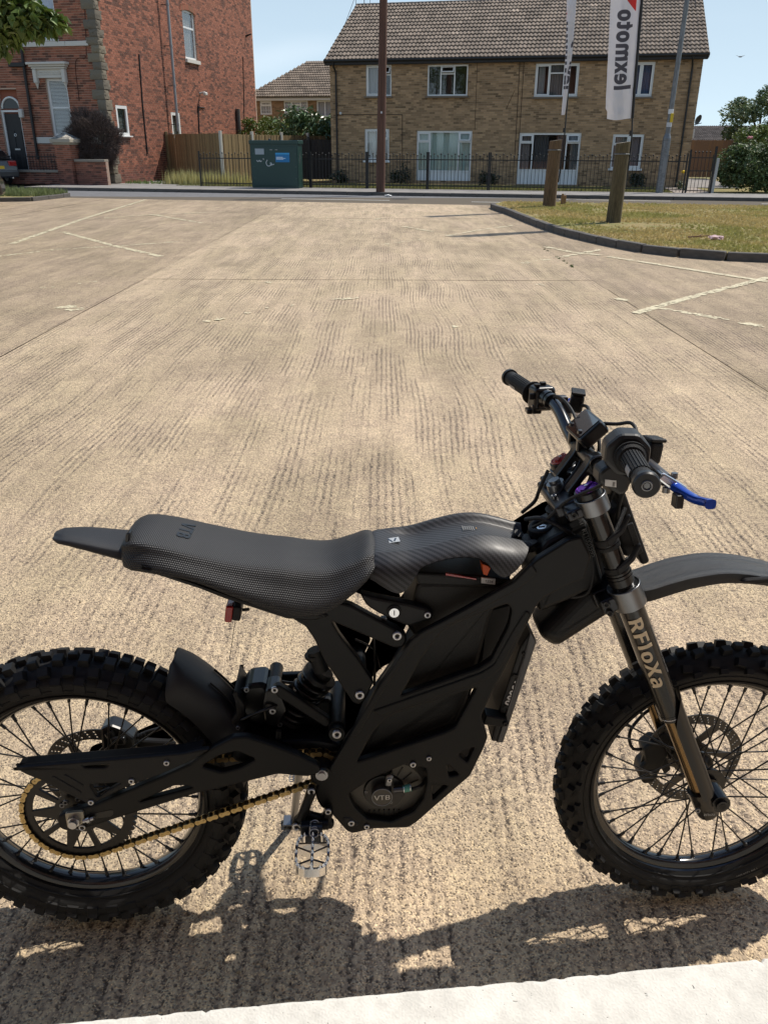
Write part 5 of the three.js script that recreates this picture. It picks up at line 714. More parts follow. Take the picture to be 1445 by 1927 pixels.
// litter
{ const [x, z] = [5.5864,-14.405], R = rng(9), crump = (s, seed) => { const g = new THREE.IcosahedronGeometry(s, 2), p = g.attributes.position; for (let i = 0; i < p.count; i++) { const k = 0.6 + 0.8 * vnoise(p.getX(i) * 30 / s * 0.1 + seed, p.getY(i) * 3 / s + p.getZ(i) * 2 / s, seed); p.setXYZ(i, p.getX(i) * k * 1.6, p.getY(i) * k * 0.45, p.getZ(i) * k); } g.computeVertexNormals(); return g; };
  const l = tag(part(numbered('litter_wrapper'), crump(0.08, 3), std(0.62, 0.42, 0.42, 0.7), scene), 'crumpled pink wrapper on the grass island', 'litter'); l.position.set(x, 0.14, z); const s = tag(part(numbered('twig_litter'), merge([cyl([-0.2, 0, 0], [0.15, 0.03, 0.05], 0.012, 0.006, 6), cyl([-0.05, 0, 0], [0.1, 0.05, -0.1], 0.008, 0.004, 6)]), std(0.16, 0.08, 0.06, 0.9), scene), 'reddish dead twig beside the pink wrapper on the grass', 'twig'); s.position.set(x - 0.2, 0.13, z - 0.2);
  const [x2, z2] = [-12.0542,-36.4395]; const w = tag(part(numbered('litter_heap'), merge([crump(0.16, 5), crump(0.12, 6).translate(0.3, 0, 0.02), crump(0.13, 7).translate(-0.3, 0, 0)]), std(0.62, 0.6, 0.56, 0.8), scene), 'pale heap of litter on the pavement beside the low red wall', 'litter'); w.position.set(x2, 0.15, z2); const [x3, z3] = [.0935,-29.8571]; const v = tag(part(numbered('litter_paper'), crump(0.07, 9), std(0.7, 0.7, 0.68, 0.8), scene), 'white paper scrap in the gutter by the brown pole', 'litter'); v.position.set(x3, 0.02, z3 + 0.1); }
// bird
{ const [[x, y]] = [[22.9496,6.991]], b = thing('bird', 'small dark bird gliding in the sky at the right', 'bird', [x, y, -60]); b.scale.setScalar(0.6); part('body', new THREE.SphereGeometry(0.08, 10, 8).scale(2.4, 0.8, 0.9), std(0.12, 0.12, 0.12, 0.9), b); for (const s of [-1, 1]) part('wing', plate([[0, -0.07], [0.3, -0.04], [0.52, 0.03], [0.28, 0.09], [0, 0.07]].map(([a, c]) => [a * s, c]), -0.006, 0.006, 0.001, [], 1, 0).rotateX(-1.2).rotateZ(s * 0.25), std(0.12, 0.12, 0.12, 0.9), b); part('tail', plate([[-0.05, -0.03], [0.05, -0.03], [0.07, 0.03], [-0.07, 0.03]], -0.005, 0.005, 0.001, [], 1, 0).rotateX(-1.5).translate(-0.22, 0, 0), std(0.12, 0.12, 0.12, 0.9), b); }
// ---------------- parked cars at the left edge
function car(label, pos, ry, paintC) {
  const c = thing('parked_car', label, 'car', pos, ry, 'parked cars at the left edge'), paint = phys(...paintC, 0.35, { clearcoat: 1, clearcoatRoughness: 0.05 }), dark = std(0.01, 0.01, 0.011, 0.15), rub = std(0.015, 0.015, 0.015, 0.9);
  // side profile, rear at x = 0, front at x = 4.3
  const low = [[0.06, 0.28], [0.0, 0.42], [0.02, 0.68], [0.1, 0.9], [0.5, 1.0], [1.2, 1.02], [3.1, 0.98], [3.9, 0.82], [4.25, 0.62], [4.3, 0.4], [4.2, 0.25], [3.85, 0.22], [3.8, 0.42], [3.6, 0.6], [3.4, 0.64], [3.2, 0.6], [3.02, 0.42], [2.97, 0.22], [1.2, 0.22], [1.15, 0.42], [0.98, 0.6], [0.78, 0.64], [0.58, 0.6], [0.4, 0.42], [0.36, 0.26]];
  const body = plate(low, -0.86, 0.86, 0.07, [], 4, 0.05); part('body', body, paint, c);
  const cab = [[0.22, 0.96], [0.55, 1.26], [0.95, 1.42], [1.9, 1.46], [2.5, 1.38], [3.2, 0.98]]; const cg = plate(cab, -0.74, 0.74, 0.1, [], 4, 0.06); { const p = cg.attributes.position; for (let i = 0; i < p.count; i++) p.setZ(i, p.getZ(i) * (1 - (p.getY(i) - 0.96) * 0.28)); cg.computeVertexNormals(); } part('cabin', cg, paint, c);
  const win = [[0.62, 1.0], [0.85, 1.32], [1.85, 1.38], [2.4, 1.3], [2.95, 1.0]]; for (const s of [-1, 1]) { const g = plate(win, -0.012, 0.012, 0.002, [], 1, 0.05); const m = part('side_window', g, dark, c); m.position.set(0, 0.03, s * 0.735); m.rotation.x = -s * 0.27; m.position.y = 0.0; m.position.z = s * 1.02; }
  part('rear_window', rbox(0.02, 0.36, 1.15, 0.008, 0, 0, 0), dark, c).position.set(0.34, 1.13, 0); c.children[c.children.length - 1].rotation.z = -0.83;
  for (const s of [-1, 1]) { const l = part('tail_light', rbox(0.1, 0.2, 0.34, 0.03), phys(0.35, 0.008, 0.01, 0.15, { clearcoat: 1 }), c); l.position.set(0.07, 0.8, s * 0.64); const h = part('headlight', rbox(0.2, 0.14, 0.34, 0.04), std(0.6, 0.62, 0.64, 0.1), c); h.position.set(4.08, 0.66, s * 0.6); }
  part('number_plate', rbox(0.012, 0.11, 0.52, 0.004, -0.004 + 0.02, 0.66, 0), std(0.75, 0.48, 0.02, 0.4), c); part('rear_bumper', rbox(0.18, 0.26, 1.7, 0.06, 0.06, 0.42, 0), paint, c); part('exhaust', cyl([0.0, 0.27, 0.55], [0.2, 0.27, 0.55], 0.035), std(0.6, 0.6, 0.6, 0.25, { metalness: 1 }), c);
  for (const x of [0.78, 3.4]) for (const s of [-1, 1]) { const w = grp('wheel', c); w.position.set(x, 0.315, s * 0.76); part('tyre', new THREE.TorusGeometry(0.24, 0.078, 10, 28), rub, w); part('rim', merge([new THREE.CylinderGeometry(0.19, 0.19, 0.1, 20).rotateX(Math.PI / 2), ...[0, 1, 2, 3, 4].map((k) => box(0.05, 0.34, 0.12).rotateZ(k * 1.2566))]), std(0.3, 0.3, 0.31, 0.35, { metalness: 0.8 }), w); }
  return c;
}
{ car('dark car with yellow rear plate parked by the red house', [-15.3, 0.09, -34.8], 143 * RAD, [0.03, 0.032, 0.035]);
  car('black car whose rounded bumper just shows at the left edge', [-11.25, 0, -21.0], Math.PI / 2 + 0.15, [0.012, 0.012, 0.014]); }

// ================================================================ ELECTRIC DIRT BIKE
// local frame: x forward from the rear contact point, y up, z towards the side we see (its right side)
const bike = thing('electric_dirt_bike', 'matte black electric dirt bike with gold chain leaning on its stand', 'dirt bike', [-0.5899, 0.002, -1.2301]);
bike.rotation.order = 'YXZ'; bike.rotation.set(-4 * RAD, 2.781 * RAD, 0);
const WB = 1.255, RF = 0.3132, RR = 0.3201;
const fineBump = dataTex(256, 256, (i, j) => vnoise(i / 2, j / 2, 101, 128) * 0.7 + vnoise(i / 5, j / 5, 102, 51) * 0.3, 12, false);
const M = {
  frame: phys(0.0065, 0.0064, 0.0064, 0.42, { bumpMap: fineBump, bumpScale: 0.0001, specularIntensity: 0.55 }), plastic: phys(0.0085, 0.0085, 0.0092, 0.48, { bumpMap: fineBump, bumpScale: 0.0002, specularIntensity: 0.7 }), gloss: phys(0.006, 0.006, 0.0065, 0.3, { clearcoat: 0.35, clearcoatRoughness: 0.12, specularIntensity: 0.7 }), metal: std(0.55, 0.55, 0.56, 0.28, { metalness: 1 }), gun: std(0.22, 0.225, 0.235, 0.34, { metalness: 1 }), alu: std(0.84, 0.85, 0.87, 0.22, { metalness: 1 }), gold: std(0.66, 0.49, 0.22, 0.38, { metalness: 0.7 }), bronze: phys(0.009, 0.008, 0.007, 0.22, { clearcoat: 0.3, clearcoatRoughness: 0.06 }), stan: std(0.22, 0.155, 0.085, 0.2, { metalness: 1 }),
  rubber: phys(0.0105, 0.0105, 0.0108, 0.6, { bumpMap: fineBump, bumpScale: 0.0003, specularIntensity: 0.7 }), rim: phys(0.006, 0.0065, 0.008, 0.2, { clearcoat: 0.6, clearcoatRoughness: 0.1 }), spoke: std(0.012, 0.012, 0.013, 0.35), dark: std(0.0045, 0.0045, 0.005, 0.6), battery: std(0.013, 0.013, 0.012, 0.62, { bumpMap: fineBump, bumpScale: 0.0003 }), blue: phys(0.008, 0.07, 0.50, 0.2, { metalness: 0.6, clearcoat: 0.6 }), red: phys(0.38, 0.010, 0.010, 0.25, { clearcoat: 0.8 }), purple: std(0.16, 0.02, 0.32, 0.25, { metalness: 0.8 }), white: std(0.72, 0.72, 0.70, 0.5), disc: std(0.34, 0.32, 0.29, 0.35, { metalness: 1 }), darkDisc: std(0.10, 0.094, 0.086, 0.42, { metalness: 0.8 }), print: std(0.8, 0.8, 0.78, 0.6), goldPrint: std(0.74, 0.60, 0.40, 0.45), orange: std(0.62, 0.09, 0.012, 0.5),
};
// a bolt facing +z with a socket in its head
const boltHead = new THREE.LatheGeometry([[0.45, 0.55], [0.45, 0.9], [0.8, 1], [1, 0.7], [1, 0]].map(([a, b]) => new THREE.Vector2(a, b)), 16).rotateX(Math.PI / 2), sockGeo = new THREE.CylinderGeometry(0.46, 0.46, 0.1, 6).rotateX(Math.PI / 2).translate(0, 0, 0.5);
function bolt(parent, x, y, z, r = 0.006, mat = M.metal, h = 0.7) { const b = part('bolt', boltHead, mat, parent); b.position.set(x, y, z); b.scale.set(r, r, r * h); const s = part('socket', sockGeo, M.dark, b); return b; }

// ---------------- wheels
function knob(len, wid, h, taper = 0.8) { const a = len / 2, b = wid / 2, c = a * taper, d = b * taper; const P = [[-a, 0, -b], [a, 0, -b], [a, 0, b], [-a, 0, b], [-c, h, -d], [c, h, -d], [c, h, d], [-c, h, d]], F = [[4, 7, 6], [4, 6, 5], [0, 4, 5], [0, 5, 1], [1, 5, 6], [1, 6, 2], [2, 6, 7], [2, 7, 3], [3, 7, 4], [3, 4, 0]], pos = []; for (const f of F) for (const k of f) pos.push(...P[k]); const g = new THREE.BufferGeometry(); g.setAttribute('position', new THREE.Float32BufferAttribute(pos, 3)); g.computeVertexNormals(); g.setAttribute('uv', new THREE.Float32BufferAttribute(new Float32Array(pos.length / 3 * 2), 2)); return g; }
function tyre(R, hw, kh, rows, spec, seed) {
  const rc = R - kh, rb = 0.236, mid = lerp(rb, rc, 0.5);
  const half = [[rc, 0], [rc - 0.003, hw * 0.32], [rc - 0.011, hw * 0.62], [rc - 0.024, hw * 0.88], [lerp(rb, rc, 0.52), hw], [lerp(rb, rc, 0.26), hw * 0.92], [rb + 0.007, hw * 0.70], [rb - 0.002, hw * 0.56]];
  const curve = new THREE.SplineCurve(half.map(([r, z]) => new THREE.Vector2(r, z))), hp = curve.getPoints(18);
  const prof = [...hp.slice().reverse().map((p) => new THREE.Vector2(p.x, p.y)), ...hp.slice(1).map((p) => new THREE.Vector2(p.x, -p.y))];
  const gs = [nonIdx(new THREE.LatheGeometry(prof, 110).rotateX(Math.PI / 2))];
  // moulded rings on the side wall
  for (const s of [-1, 1]) { gs.push(nonIdx(new THREE.TorusGeometry(rb + 0.006, 0.0022, 6, 110).translate(0, 0, s * hw * 0.74))); gs.push(nonIdx(new THREE.TorusGeometry(lerp(rb, rc, 0.36), 0.0012, 5, 110).translate(0, 0, s * (hw * 0.975)))); }
  const Rn = rng(seed);
  for (let i = 0; i < rows; i++) for (const [ph, t, len, wid, h, sides, skew] of spec(i)) for (const s of sides) {
    const p = curve.getPoint(t), tg = curve.getTangent(t), n = [tg.y, -tg.x]; // normal in (r, z)
    const th = (i + ph) / rows * 2 * Math.PI, g = knob(len * (0.96 + Rn() * 0.08), wid, h, 0.82), m = new THREE.Matrix4();
    const er = V3(Math.cos(th), Math.sin(th), 0), et = V3(-Math.sin(th), Math.cos(th), 0), ez = V3(0, 0, s);
    const N = er.clone().multiplyScalar(n[0]).add(ez.clone().multiplyScalar(n[1])), Wd = er.clone().multiplyScalar(tg.x).add(ez.clone().multiplyScalar(tg.y));
    if (N.dot(er.clone().multiplyScalar(1).add(ez.clone().multiplyScalar(0.3))) < 0) { N.negate(); }
    const T = et.clone().applyAxisAngle(N, (skew || 0) * s), W2 = new THREE.Vector3().crossVectors(T, N); m.makeBasis(T, N, W2); m.setPosition(er.multiplyScalar(p.x).add(ez.multiplyScalar(p.y)).addScaledVector(N, -0.002)); g.applyMatrix4(m); gs.push(g);
  }
  return mergeGeometries(gs.map((g) => { const q = nonIdx(g); return q; }));
}
function wheelCommon(w, R, hw, kh, rows, spec, seed, zr) {
  part('tyre', tyre(R, hw, kh, rows, spec, seed), M.rubber, w);
  const rp = [[0.238, zr], [0.2405, zr - 0.001], [0.2405, zr - 0.004], [0.231, zr - 0.005], [0.226, zr - 0.008], [0.2205, zr * 0.45], [0.2185, 0]].map(([a, b]) => [a, b]); const full = [...rp.map(([a, b]) => new THREE.Vector2(a, b)), ...rp.slice(0, -1).reverse().map(([a, b]) => new THREE.Vector2(a, -b)), new THREE.Vector2(0.229, -zr * 0.4), new THREE.Vector2(0.229, zr * 0.4), new THREE.Vector2(0.238, zr)];
  part('rim', new THREE.LatheGeometry(full, 120).rotateX(Math.PI / 2), M.rim, w);
  part('hub', merge([cyl([0, 0, -0.04], [0, 0, 0.04], 0.019, 0.019, 20), cyl([0, 0, 0.026], [0, 0, 0.031], 0.036, 0.036, 24), cyl([0, 0, -0.031], [0, 0, -0.026], 0.036, 0.036, 24), cyl([0, 0, -0.026], [0, 0, -0.018], 0.032, 0.022, 20), cyl([0, 0, 0.018], [0, 0, 0.026], 0.022, 0.032, 20)]), M.gloss, w);
  const n = 36, shapes = [0, 1, 2, 3].map((k) => { const s = k % 2 ? -1 : 1, d = k < 2 ? 1 : -1, a = d * 62 * RAD, p0 = [Math.cos(a) * 0.033, Math.sin(a) * 0.033, s * 0.028], p1 = [0.219, 0, s * 0.004], q = p0.map((v, i) => lerp(v, p1[i], 0.93)); return merge([cyl(p0, p1, 0.00165, 0.00165, 6), cyl(q, p1, 0.0031, 0.0034, 8), new THREE.SphereGeometry(0.0052, 8, 6).translate(0.2195, 0, s * 0.004)]); });
  for (let i = 0; i < n; i++) { const m = part('spoke', shapes[i % 4], M.spoke, w); m.rotation.z = (i + 0.3) / n * 2 * Math.PI; }
}
const frontSpec = (i) => (i % 2 ? [[0, 0.13, 0.021, 0.016, 0.0135, [1, -1], 0.15], [0.5, 0.53, 0.017, 0.012, 0.0085, [1, -1], 0]] : [[0.1, 0.345, 0.021, 0.017, 0.0135, [1, -1], -0.25], [0, 0.0, 0.018, 0.014, 0.013, [1], 0]]);
const rearSpec = (i) => (i % 2 ? [[0, 0.12, 0.021, 0.022, 0.0148, [1, -1], 0], [0, 0.47, 0.022, 0.016, 0.0085, [1, -1], 0], [0, 0.60, 0.024, 0.026, 0.0035, [1, -1], 0]] : [[0, 0.315, 0.022, 0.020, 0.0145, [1, -1], 0.1], [0, 0.0, 0.020, 0.014, 0.0142, [1], 0]]);
function discShape(ro, ri, petals, hubR, nHoles, hole = 0.0022) { // wavy brake disc with slots and perforations
  const out = []; for (let i = 0; i < 120; i++) { const a = i / 120 * 2 * Math.PI; out.push([Math.cos(a) * (ro + 0.0018 * Math.sin(a * petals)), Math.sin(a) * (ro + 0.0018 * Math.sin(a * petals))]); }
  const holes = []; for (let k = 0; k < petals; k++) { const a0 = k / petals * 2 * Math.PI, w = 2 * Math.PI / petals, h = []; for (let q = 0; q <= 8; q++) { const a = a0 + w * (0.10 + 0.80 * q / 8); h.push([Math.cos(a) * ri, Math.sin(a) * ri]); } for (let q = 8; q >= 0; q--) { const a = a0 + 0.35 + w * (0.22 + 0.56 * q / 8); h.push([Math.cos(a) * hubR, Math.sin(a) * hubR]); } holes.push(h.reverse()); }
  for (let k = 0; k < nHoles; k++) for (const t of [0.25, 0.5, 0.75]) { const a = (k + t * 0.8) / nHoles * 2 * Math.PI, r = lerp(ri, ro, t), h = []; for (let q = 0; q < 6; q++) h.push([Math.cos(a) * r + Math.cos(-q * 1.047) * hole, Math.sin(a) * r + Math.sin(-q * 1.047) * hole]); holes.push(h); }
  const cen = []; for (let q = 0; q < 20; q++) cen.push([Math.cos(-q * 0.314) * hubR * 0.55, Math.sin(-q * 0.314) * hubR * 0.55]); holes.push(cen);
  return new THREE.ExtrudeGeometry(poly(out, holes), { depth: 0.003, bevelEnabled: false });
}
{ // front wheel
  const w = grp('front_wheel', bike); w.position.set(WB, RF, 0); wheelCommon(w, RF, 0.041, 0.0135, 68, frontSpec, 1, 0.021);
  part('brake_disc', discShape(0.108, 0.086, 6, 0.042, 40).translate(0, 0, -0.058), M.darkDisc, w); part('axle', merge([cyl([0, 0, -0.1], [0, 0, 0.1], 0.0085, 0.0085, 14)]), M.gun, w);
  const g = text3('GEOMAX', 0.017, 0.0009, fontReg), p = g.attributes.position; for (let i = 0; i < p.count; i++) { const a = -Math.PI / 2 - 0.02 + p.getX(i) / 0.268, r = 0.266 + p.getY(i) * -1, z = p.getZ(i); p.setXYZ(i, Math.cos(a) * r, Math.sin(a) * r, 0.0405 + z); } g.computeVertexNormals(); part('side_lettering', g, M.rubber, w);
  const g2 = text3('1 H9 1224 DOT', 0.0052, 0.0004, fontReg), p2 = g2.attributes.position; for (let i = 0; i < p2.count; i++) { const a = -Math.PI / 2 + 0.46 - p2.getX(i) / 0.25, r = 0.255 + p2.getY(i), z = p2.getZ(i); p2.setXYZ(i, Math.cos(a) * r, Math.sin(a) * r, 0.0385 + z); } g2.computeVertexNormals(); part('side_print', g2, std(0.25, 0.25, 0.24, 0.7), w);
  const dot = part('paint_dot', new THREE.TorusGeometry(0.0042, 0.0012, 5, 14), std(0.4, 0.4, 0.4, 0.7), w); dot.position.set(1.1371,.0771, 0); dot.position.x -= WB; dot.position.y -= RF; dot.position.z = 0.0385;
}
const cSpr = 0.1055, chainZ = 0.062;
{ // rear wheel with sprocket and disc
  const w = grp('rear_wheel', bike); w.position.set(0, RR, 0); wheelCommon(w, RR, 0.047, 0.0145, 82, rearSpec, 2, 0.025);
  part('brake_disc', discShape(0.105, 0.082, 6, 0.040, 36, 0.0024).translate(0, 0, -0.058), M.darkDisc, w);
  const teeth = 52, out = []; for (let i = 0; i < teeth; i++) { const a = i / teeth * 2 * Math.PI; for (const [d, r] of [[0, cSpr - 0.0035], [0.3, cSpr + 0.003], [0.42, cSpr + 0.005], [0.58, cSpr + 0.005], [0.7, cSpr + 0.003]]) out.push([Math.cos(a + d / teeth * 6.2832) * r, Math.sin(a + d / teeth * 6.2832) * r]); }
  const holes = []; for (let k = 0; k < 10; k++) { const a0 = k / 10 * 2 * Math.PI, wd = 0.6283, h = []; for (let q = 0; q <= 6; q++) { const a = a0 + wd * (0.10 + 0.80 * q / 6); h.push([Math.cos(a) * 0.088, Math.sin(a) * 0.088]); } const off = k % 2 ? 0.10 : -0.10; for (let q = 4; q >= 0; q--) { const a = a0 + off + wd * (0.30 + 0.40 * q / 4); h.push([Math.cos(a) * 0.046, Math.sin(a) * 0.046]); } holes.push(h.reverse()); } const cen = []; for (let q = 0; q < 20; q++) cen.push([Math.cos(-q * 0.314) * 0.022, Math.sin(-q * 0.314) * 0.022]); holes.push(cen);
  part('sprocket', new THREE.ExtrudeGeometry(poly(out, holes), { depth: 0.004, bevelEnabled: true, bevelSize: 0.0008, bevelThickness: 0.0008, bevelSegments: 1 }).translate(0, 0, chainZ - 0.003), phys(0.010, 0.010, 0.011, 0.35), w);
  for (let k = 0; k < 6; k++) { const b = bolt(w, Math.cos(k * 1.047 + 0.4) * 0.034, Math.sin(k * 1.047 + 0.4) * 0.034, chainZ + 0.003, 0.0055, M.gun); }
  part('axle', cyl([0, 0, -0.11], [0, 0, 0.098], 0.0085, 0.0085, 14), M.gun, w);
}
// ---------------- chain
{
  const ch = grp('chain', bike), c0 = [0, RR], r0 = cSpr, c1 = [0.468, 0.411], r1 = 0.031, P = 0.0127, dx = c1[0] - c0[0], dy = c1[1] - c0[1], D = Math.hypot(dx, dy), th = Math.atan2(dy, dx), be = Math.asin((r0 - r1) / D), L = Math.sqrt(D * D - (r0 - r1) ** 2);
  const aT = th + Math.PI / 2 - be, aB = th - Math.PI / 2 + be; // tangent angles (top and bottom)
  const segs = [[L, (s) => [c0[0] + Math.cos(aB) * r0 + Math.cos(th + be) * s, c0[1] + Math.sin(aB) * r0 + Math.sin(th + be) * s]], [r1 * (Math.PI - 2 * be), (s) => { const a = aB + s / r1; return [c1[0] + Math.cos(a) * r1, c1[1] + Math.sin(a) * r1]; }], [L, (s) => [c1[0] + Math.cos(aT) * r1 - Math.cos(th - be) * s, c1[1] + Math.sin(aT) * r1 - Math.sin(th - be) * s]], [r0 * (Math.PI + 2 * be), (s) => { const a = aT + s / r0; return [c0[0] + Math.cos(a) * r0, c0[1] + Math.sin(a) * r0]; }]];
  const tot = segs.reduce((s, q) => s + q[0], 0), n = Math.round(tot / P / 2) * 2, step = tot / n; const at = (s) => { s = ((s % tot) + tot) % tot; for (const [l, f] of segs) { if (s <= l) return f(s); s -= l; } return segs[0][1](0); };
  const cap = []; const ro = 0.0052, wa = 0.0036; for (let q = 0; q <= 8; q++) { const a = -Math.PI / 2 + q * Math.PI / 8; cap.push([P / 2 + Math.cos(a) * ro, Math.sin(a) * ro]); } cap.push([0, wa]); for (let q = 0; q <= 8; q++) { const a = Math.PI / 2 + q * Math.PI / 8; cap.push([-P / 2 + Math.cos(a) * ro, Math.sin(a) * ro]); } cap.push([0, -wa]);
  const pl = (z, t) => new THREE.ExtrudeGeometry(poly(cap), { depth: t, bevelEnabled: false }).translate(0, 0, z); const pin = (x, z, l, r = 0.0019) => cyl([x, 0, -l], [x, 0, l], r, r, 8);
  const outer = merge([pl(0.0062, 0.0014), pl(-0.0076, 0.0014), pin(P / 2, 0, 0.0086), pin(-P / 2, 0, 0.0086)]), inner = merge([pl(0.0040, 0.0016), pl(-0.0056, 0.0016), pin(P / 2, 0, 0.0042, 0.0042), pin(-P / 2, 0, 0.0042, 0.0042)]); const inM = std(0.10, 0.075, 0.035, 0.45, { metalness: 0.9 });
  for (let i = 0; i < n; i++) { const a = at(i * step), b = at((i + 1) * step), m = part('chain_link', i % 2 ? inner : outer, i % 2 ? inM : M.gold, ch); m.position.set((a[0] + b[0]) / 2, (a[1] + b[1]) / 2, chainZ); m.rotation.z = Math.atan2(b[1] - a[1], b[0] - a[0]); }
  const fs = part('drive_sprocket', merge([cyl([c1[0], c1[1], chainZ - 0.003], [c1[0], c1[1], chainZ + 0.003], 0.027, 0.027, 24)]), M.gun, bike);
}
// ---------------- main frame: forged side plates with openings
const frameOut = [[.9256,.8917],[.904,.8872],[.8787,.87],[.8506,.8508],[.8134,.8094],[.7865,.7917],[.7375,.7609],[.6915,.7339],[.6553,.7138],[.6357,.6973],[.6086,.6582],[.582,.6141],[.5577,.5599],[.5248,.5],[.4921,.4396],[.4663,.4031],[.4578,.3839],[.4611,.3591],[.4687,.3426],[.4877,.3267],[.5165,.2835],[.5288,.2766],[.5681,.2865],[.6364,.2863],[.6538,.2997],[.6872,.3352],[.7536,.4047],[.7764,.4643],[.7833,.4901],[.7694,.5372],[.7868,.5868],[.8187,.6634],[.8412,.7207],[.8558,.7581],[.8677,.7765],[.8983,.7943],[.9378,.8138],[.9455,.8538]];
const frameHoles = [[[.8055,.7666],[.8136,.755],[.8097,.7236],[.7825,.6567],[.7621,.6409],[.6196,.5862],[.631,.6071],[.6534,.657],[.6911,.7139],[.7179,.7312],[.7714,.7539]], [[.758,.5978],[.7217,.5156],[.7042,.5057],[.5389,.4439],[.5691,.509],[.5936,.5371],[.6179,.5512]], [[.5219,.3703],[.5666,.4043],[.6288,.4347],[.6681,.4249],[.6716,.3979],[.6653,.3549],[.6463,.3242],[.6022,.3018],[.5559,.3113],[.5337,.3387]], [[.7287,.454],[.7592,.4696],[.7464,.4353]], [[.7082,.4319],[.7322,.4079],[.713,.4037]], [[.682,.3865],[.7116,.3829],[.6828,.3504]]].map((h) => h.slice().reverse());
{
  const fr = grp('frame', bike); const g = plate(frameOut, 0.080, 0.098, 0.004, frameHoles, 2, 0.005); part('side_plate', g, M.frame, fr); part('side_plate', g.clone().scale(1, 1, -1), new THREE.MeshPhysicalMaterial({ ...{}, color: M.frame.color, roughness: 0.48, side: THREE.DoubleSide }), fr);
  // raised ribs that catch the light along the main bars
  const rib = (a, z0, z1) => part('rib', plate(a, z0, z1, 0.003, [], 2, 0.006), M.frame, fr);
  rib([[.842,.8453],[.8145,.8128],[.7387,.7655],[.6929,.7386],[.6559,.7186],[.6373,.7021],[.5828,.6126],[.5259,.5056],[.5395,.5028],[.5943,.6101],[.6487,.6976],[.6635,.7099],[.7007,.728],[.7467,.7529],[.8229,.7954],[.8543,.8271]], 0.094, 0.1015);
  rib([[.5672,.5571],[.6176,.5759],[.7639,.6317],[.7872,.6486],[.8197,.7208],[.8384,.7559],[.8483,.7474],[.8283,.7036],[.7993,.6373],[.7743,.6148],[.6254,.5598],[.5827,.5429]], 0.094, 0.1005);
  part('head_tube', cyl([0.917, 0.917, 0], [0.978, 0.78, 0], 0.034, 0.034, 24), M.frame, fr);
  part('head_gusset', plate([[.8727,.8656],[.9459,.9056],[.9883,.7835],[.9306,.752],[.8719,.7257],[.8521,.8025]], -0.06, 0.06, 0.012, [], 3, 0.012), M.frame, fr);
  part('cross_tube', merge([cyl([.5455,.5866, -0.07], [.5455,.5866, 0.07], 0.014), cyl([.5022,.5008, -0.07], [.5022,.5008, 0.07], 0.016)]), M.frame, fr);
  for (const [x, y, r] of [[.6436,.4369, .0058], [.6734,.4491, .0048]]) bolt(fr, x, y, 0.099, r);
  for (const [x, y, r] of [[.5261,.3054, .0065], [.5558,.2952, .0055], [.4807,.3312, .0062]]) bolt(fr, x, y, 0.099, r);
  const hole = part('rivet_hole', cyl([.8382,.746, 0.0965], [.8382,.746, 0.0990], 0.006, 0.006, 14), M.dark, fr);
  const lat = text3('LAT', 0.0085, 0.0006, fontReg), lat2 = text3('RT1000395', 0.0085, 0.0006, fontReg); for (const [tg, x, y] of [[lat, .9334,.9068], [lat2, .9512,.8645]]) { const m = part('frame_number', tg, std(0.16, 0.16, 0.155, 0.7), fr); m.position.set(x, y, 0.0612); m.rotation.z = -66 * RAD; }
}
// battery and covers inside the frame
{
  const bt = grp('battery', bike); part('case', plate([[.6506,.795],[.7635,.7904],[.8162,.7841],[.7845,.7265],[.7679,.6392],[.7485,.5484],[.7208,.4662],[.5267,.3995],[.5581,.4896],[.6132,.5756],[.6564,.6699],[.6317,.7087]], -0.06, 0.062, 0.008, [], 2, 0.01), M.battery, bt);
  part('lid', plate([[.6445,.8166],[.7577,.8071],[.82,.7954],[.7634,.7841],[.6505,.7907]], -0.06, 0.066, 0.005, [], 2, 0.006), M.plastic, bt); part('red_strip', plate([[.6986,.8148],[.7536,.8034],[.7538,.8003],[.6987,.8107]], 0.062, 0.0685, 0.0005, [], 1, 0), M.red, bt); part('orange_tab', plate([[.7604,.8355],[.7718,.8312],[.7758,.827],[.7708,.8129],[.7641,.8151]], 0.05, 0.078, 0.001, [], 1, 0), M.orange, bt);
  const lb = part('paper_label', plate([[.7625,.8056],[.7872,.802],[.7868,.7916],[.762,.7953]], 0.066, 0.0705, 0.0002, [], 1, 0), M.white, bt); const t = part('label_print', text3('1334', 0.0048, 0.0003, fontReg), M.dark, bt); t.position.set(.7759,.7985,.0708); t.rotation.z = -0.1;
  part('recess', plate([[.6115,.8151],[.6396,.8094],[.6369,.7981],[.6087,.8028]], 0.05, 0.068, 0.002, [], 1, 0), M.dark, bt);
  part('wiring_cover', plate([[.7785,.7209],[.8271,.7351],[.8409,.7194],[.8304,.6754],[.8064,.6136],[.7843,.5876],[.7616,.5952],[.7738,.6202]], -0.05, 0.03, 0.005, [], 1, 0.005), M.dark, bt); part('skid_lining', plate([[.6721,.3975],[.7229,.4453],[.7792,.4617],[.7806,.4285],[.7563,.3819],[.6741,.2885]], -0.05, 0.05, 0.005, [], 1, 0.005), M.dark, bt);
  part('lower_cover', plate([[.5876,.5364],[.6664,.5571],[.7591,.5919],[.7226,.497],[.5369,.4193]], 0.0, 0.064, 0.01, [], 2, 0.01), M.battery, bt);
}
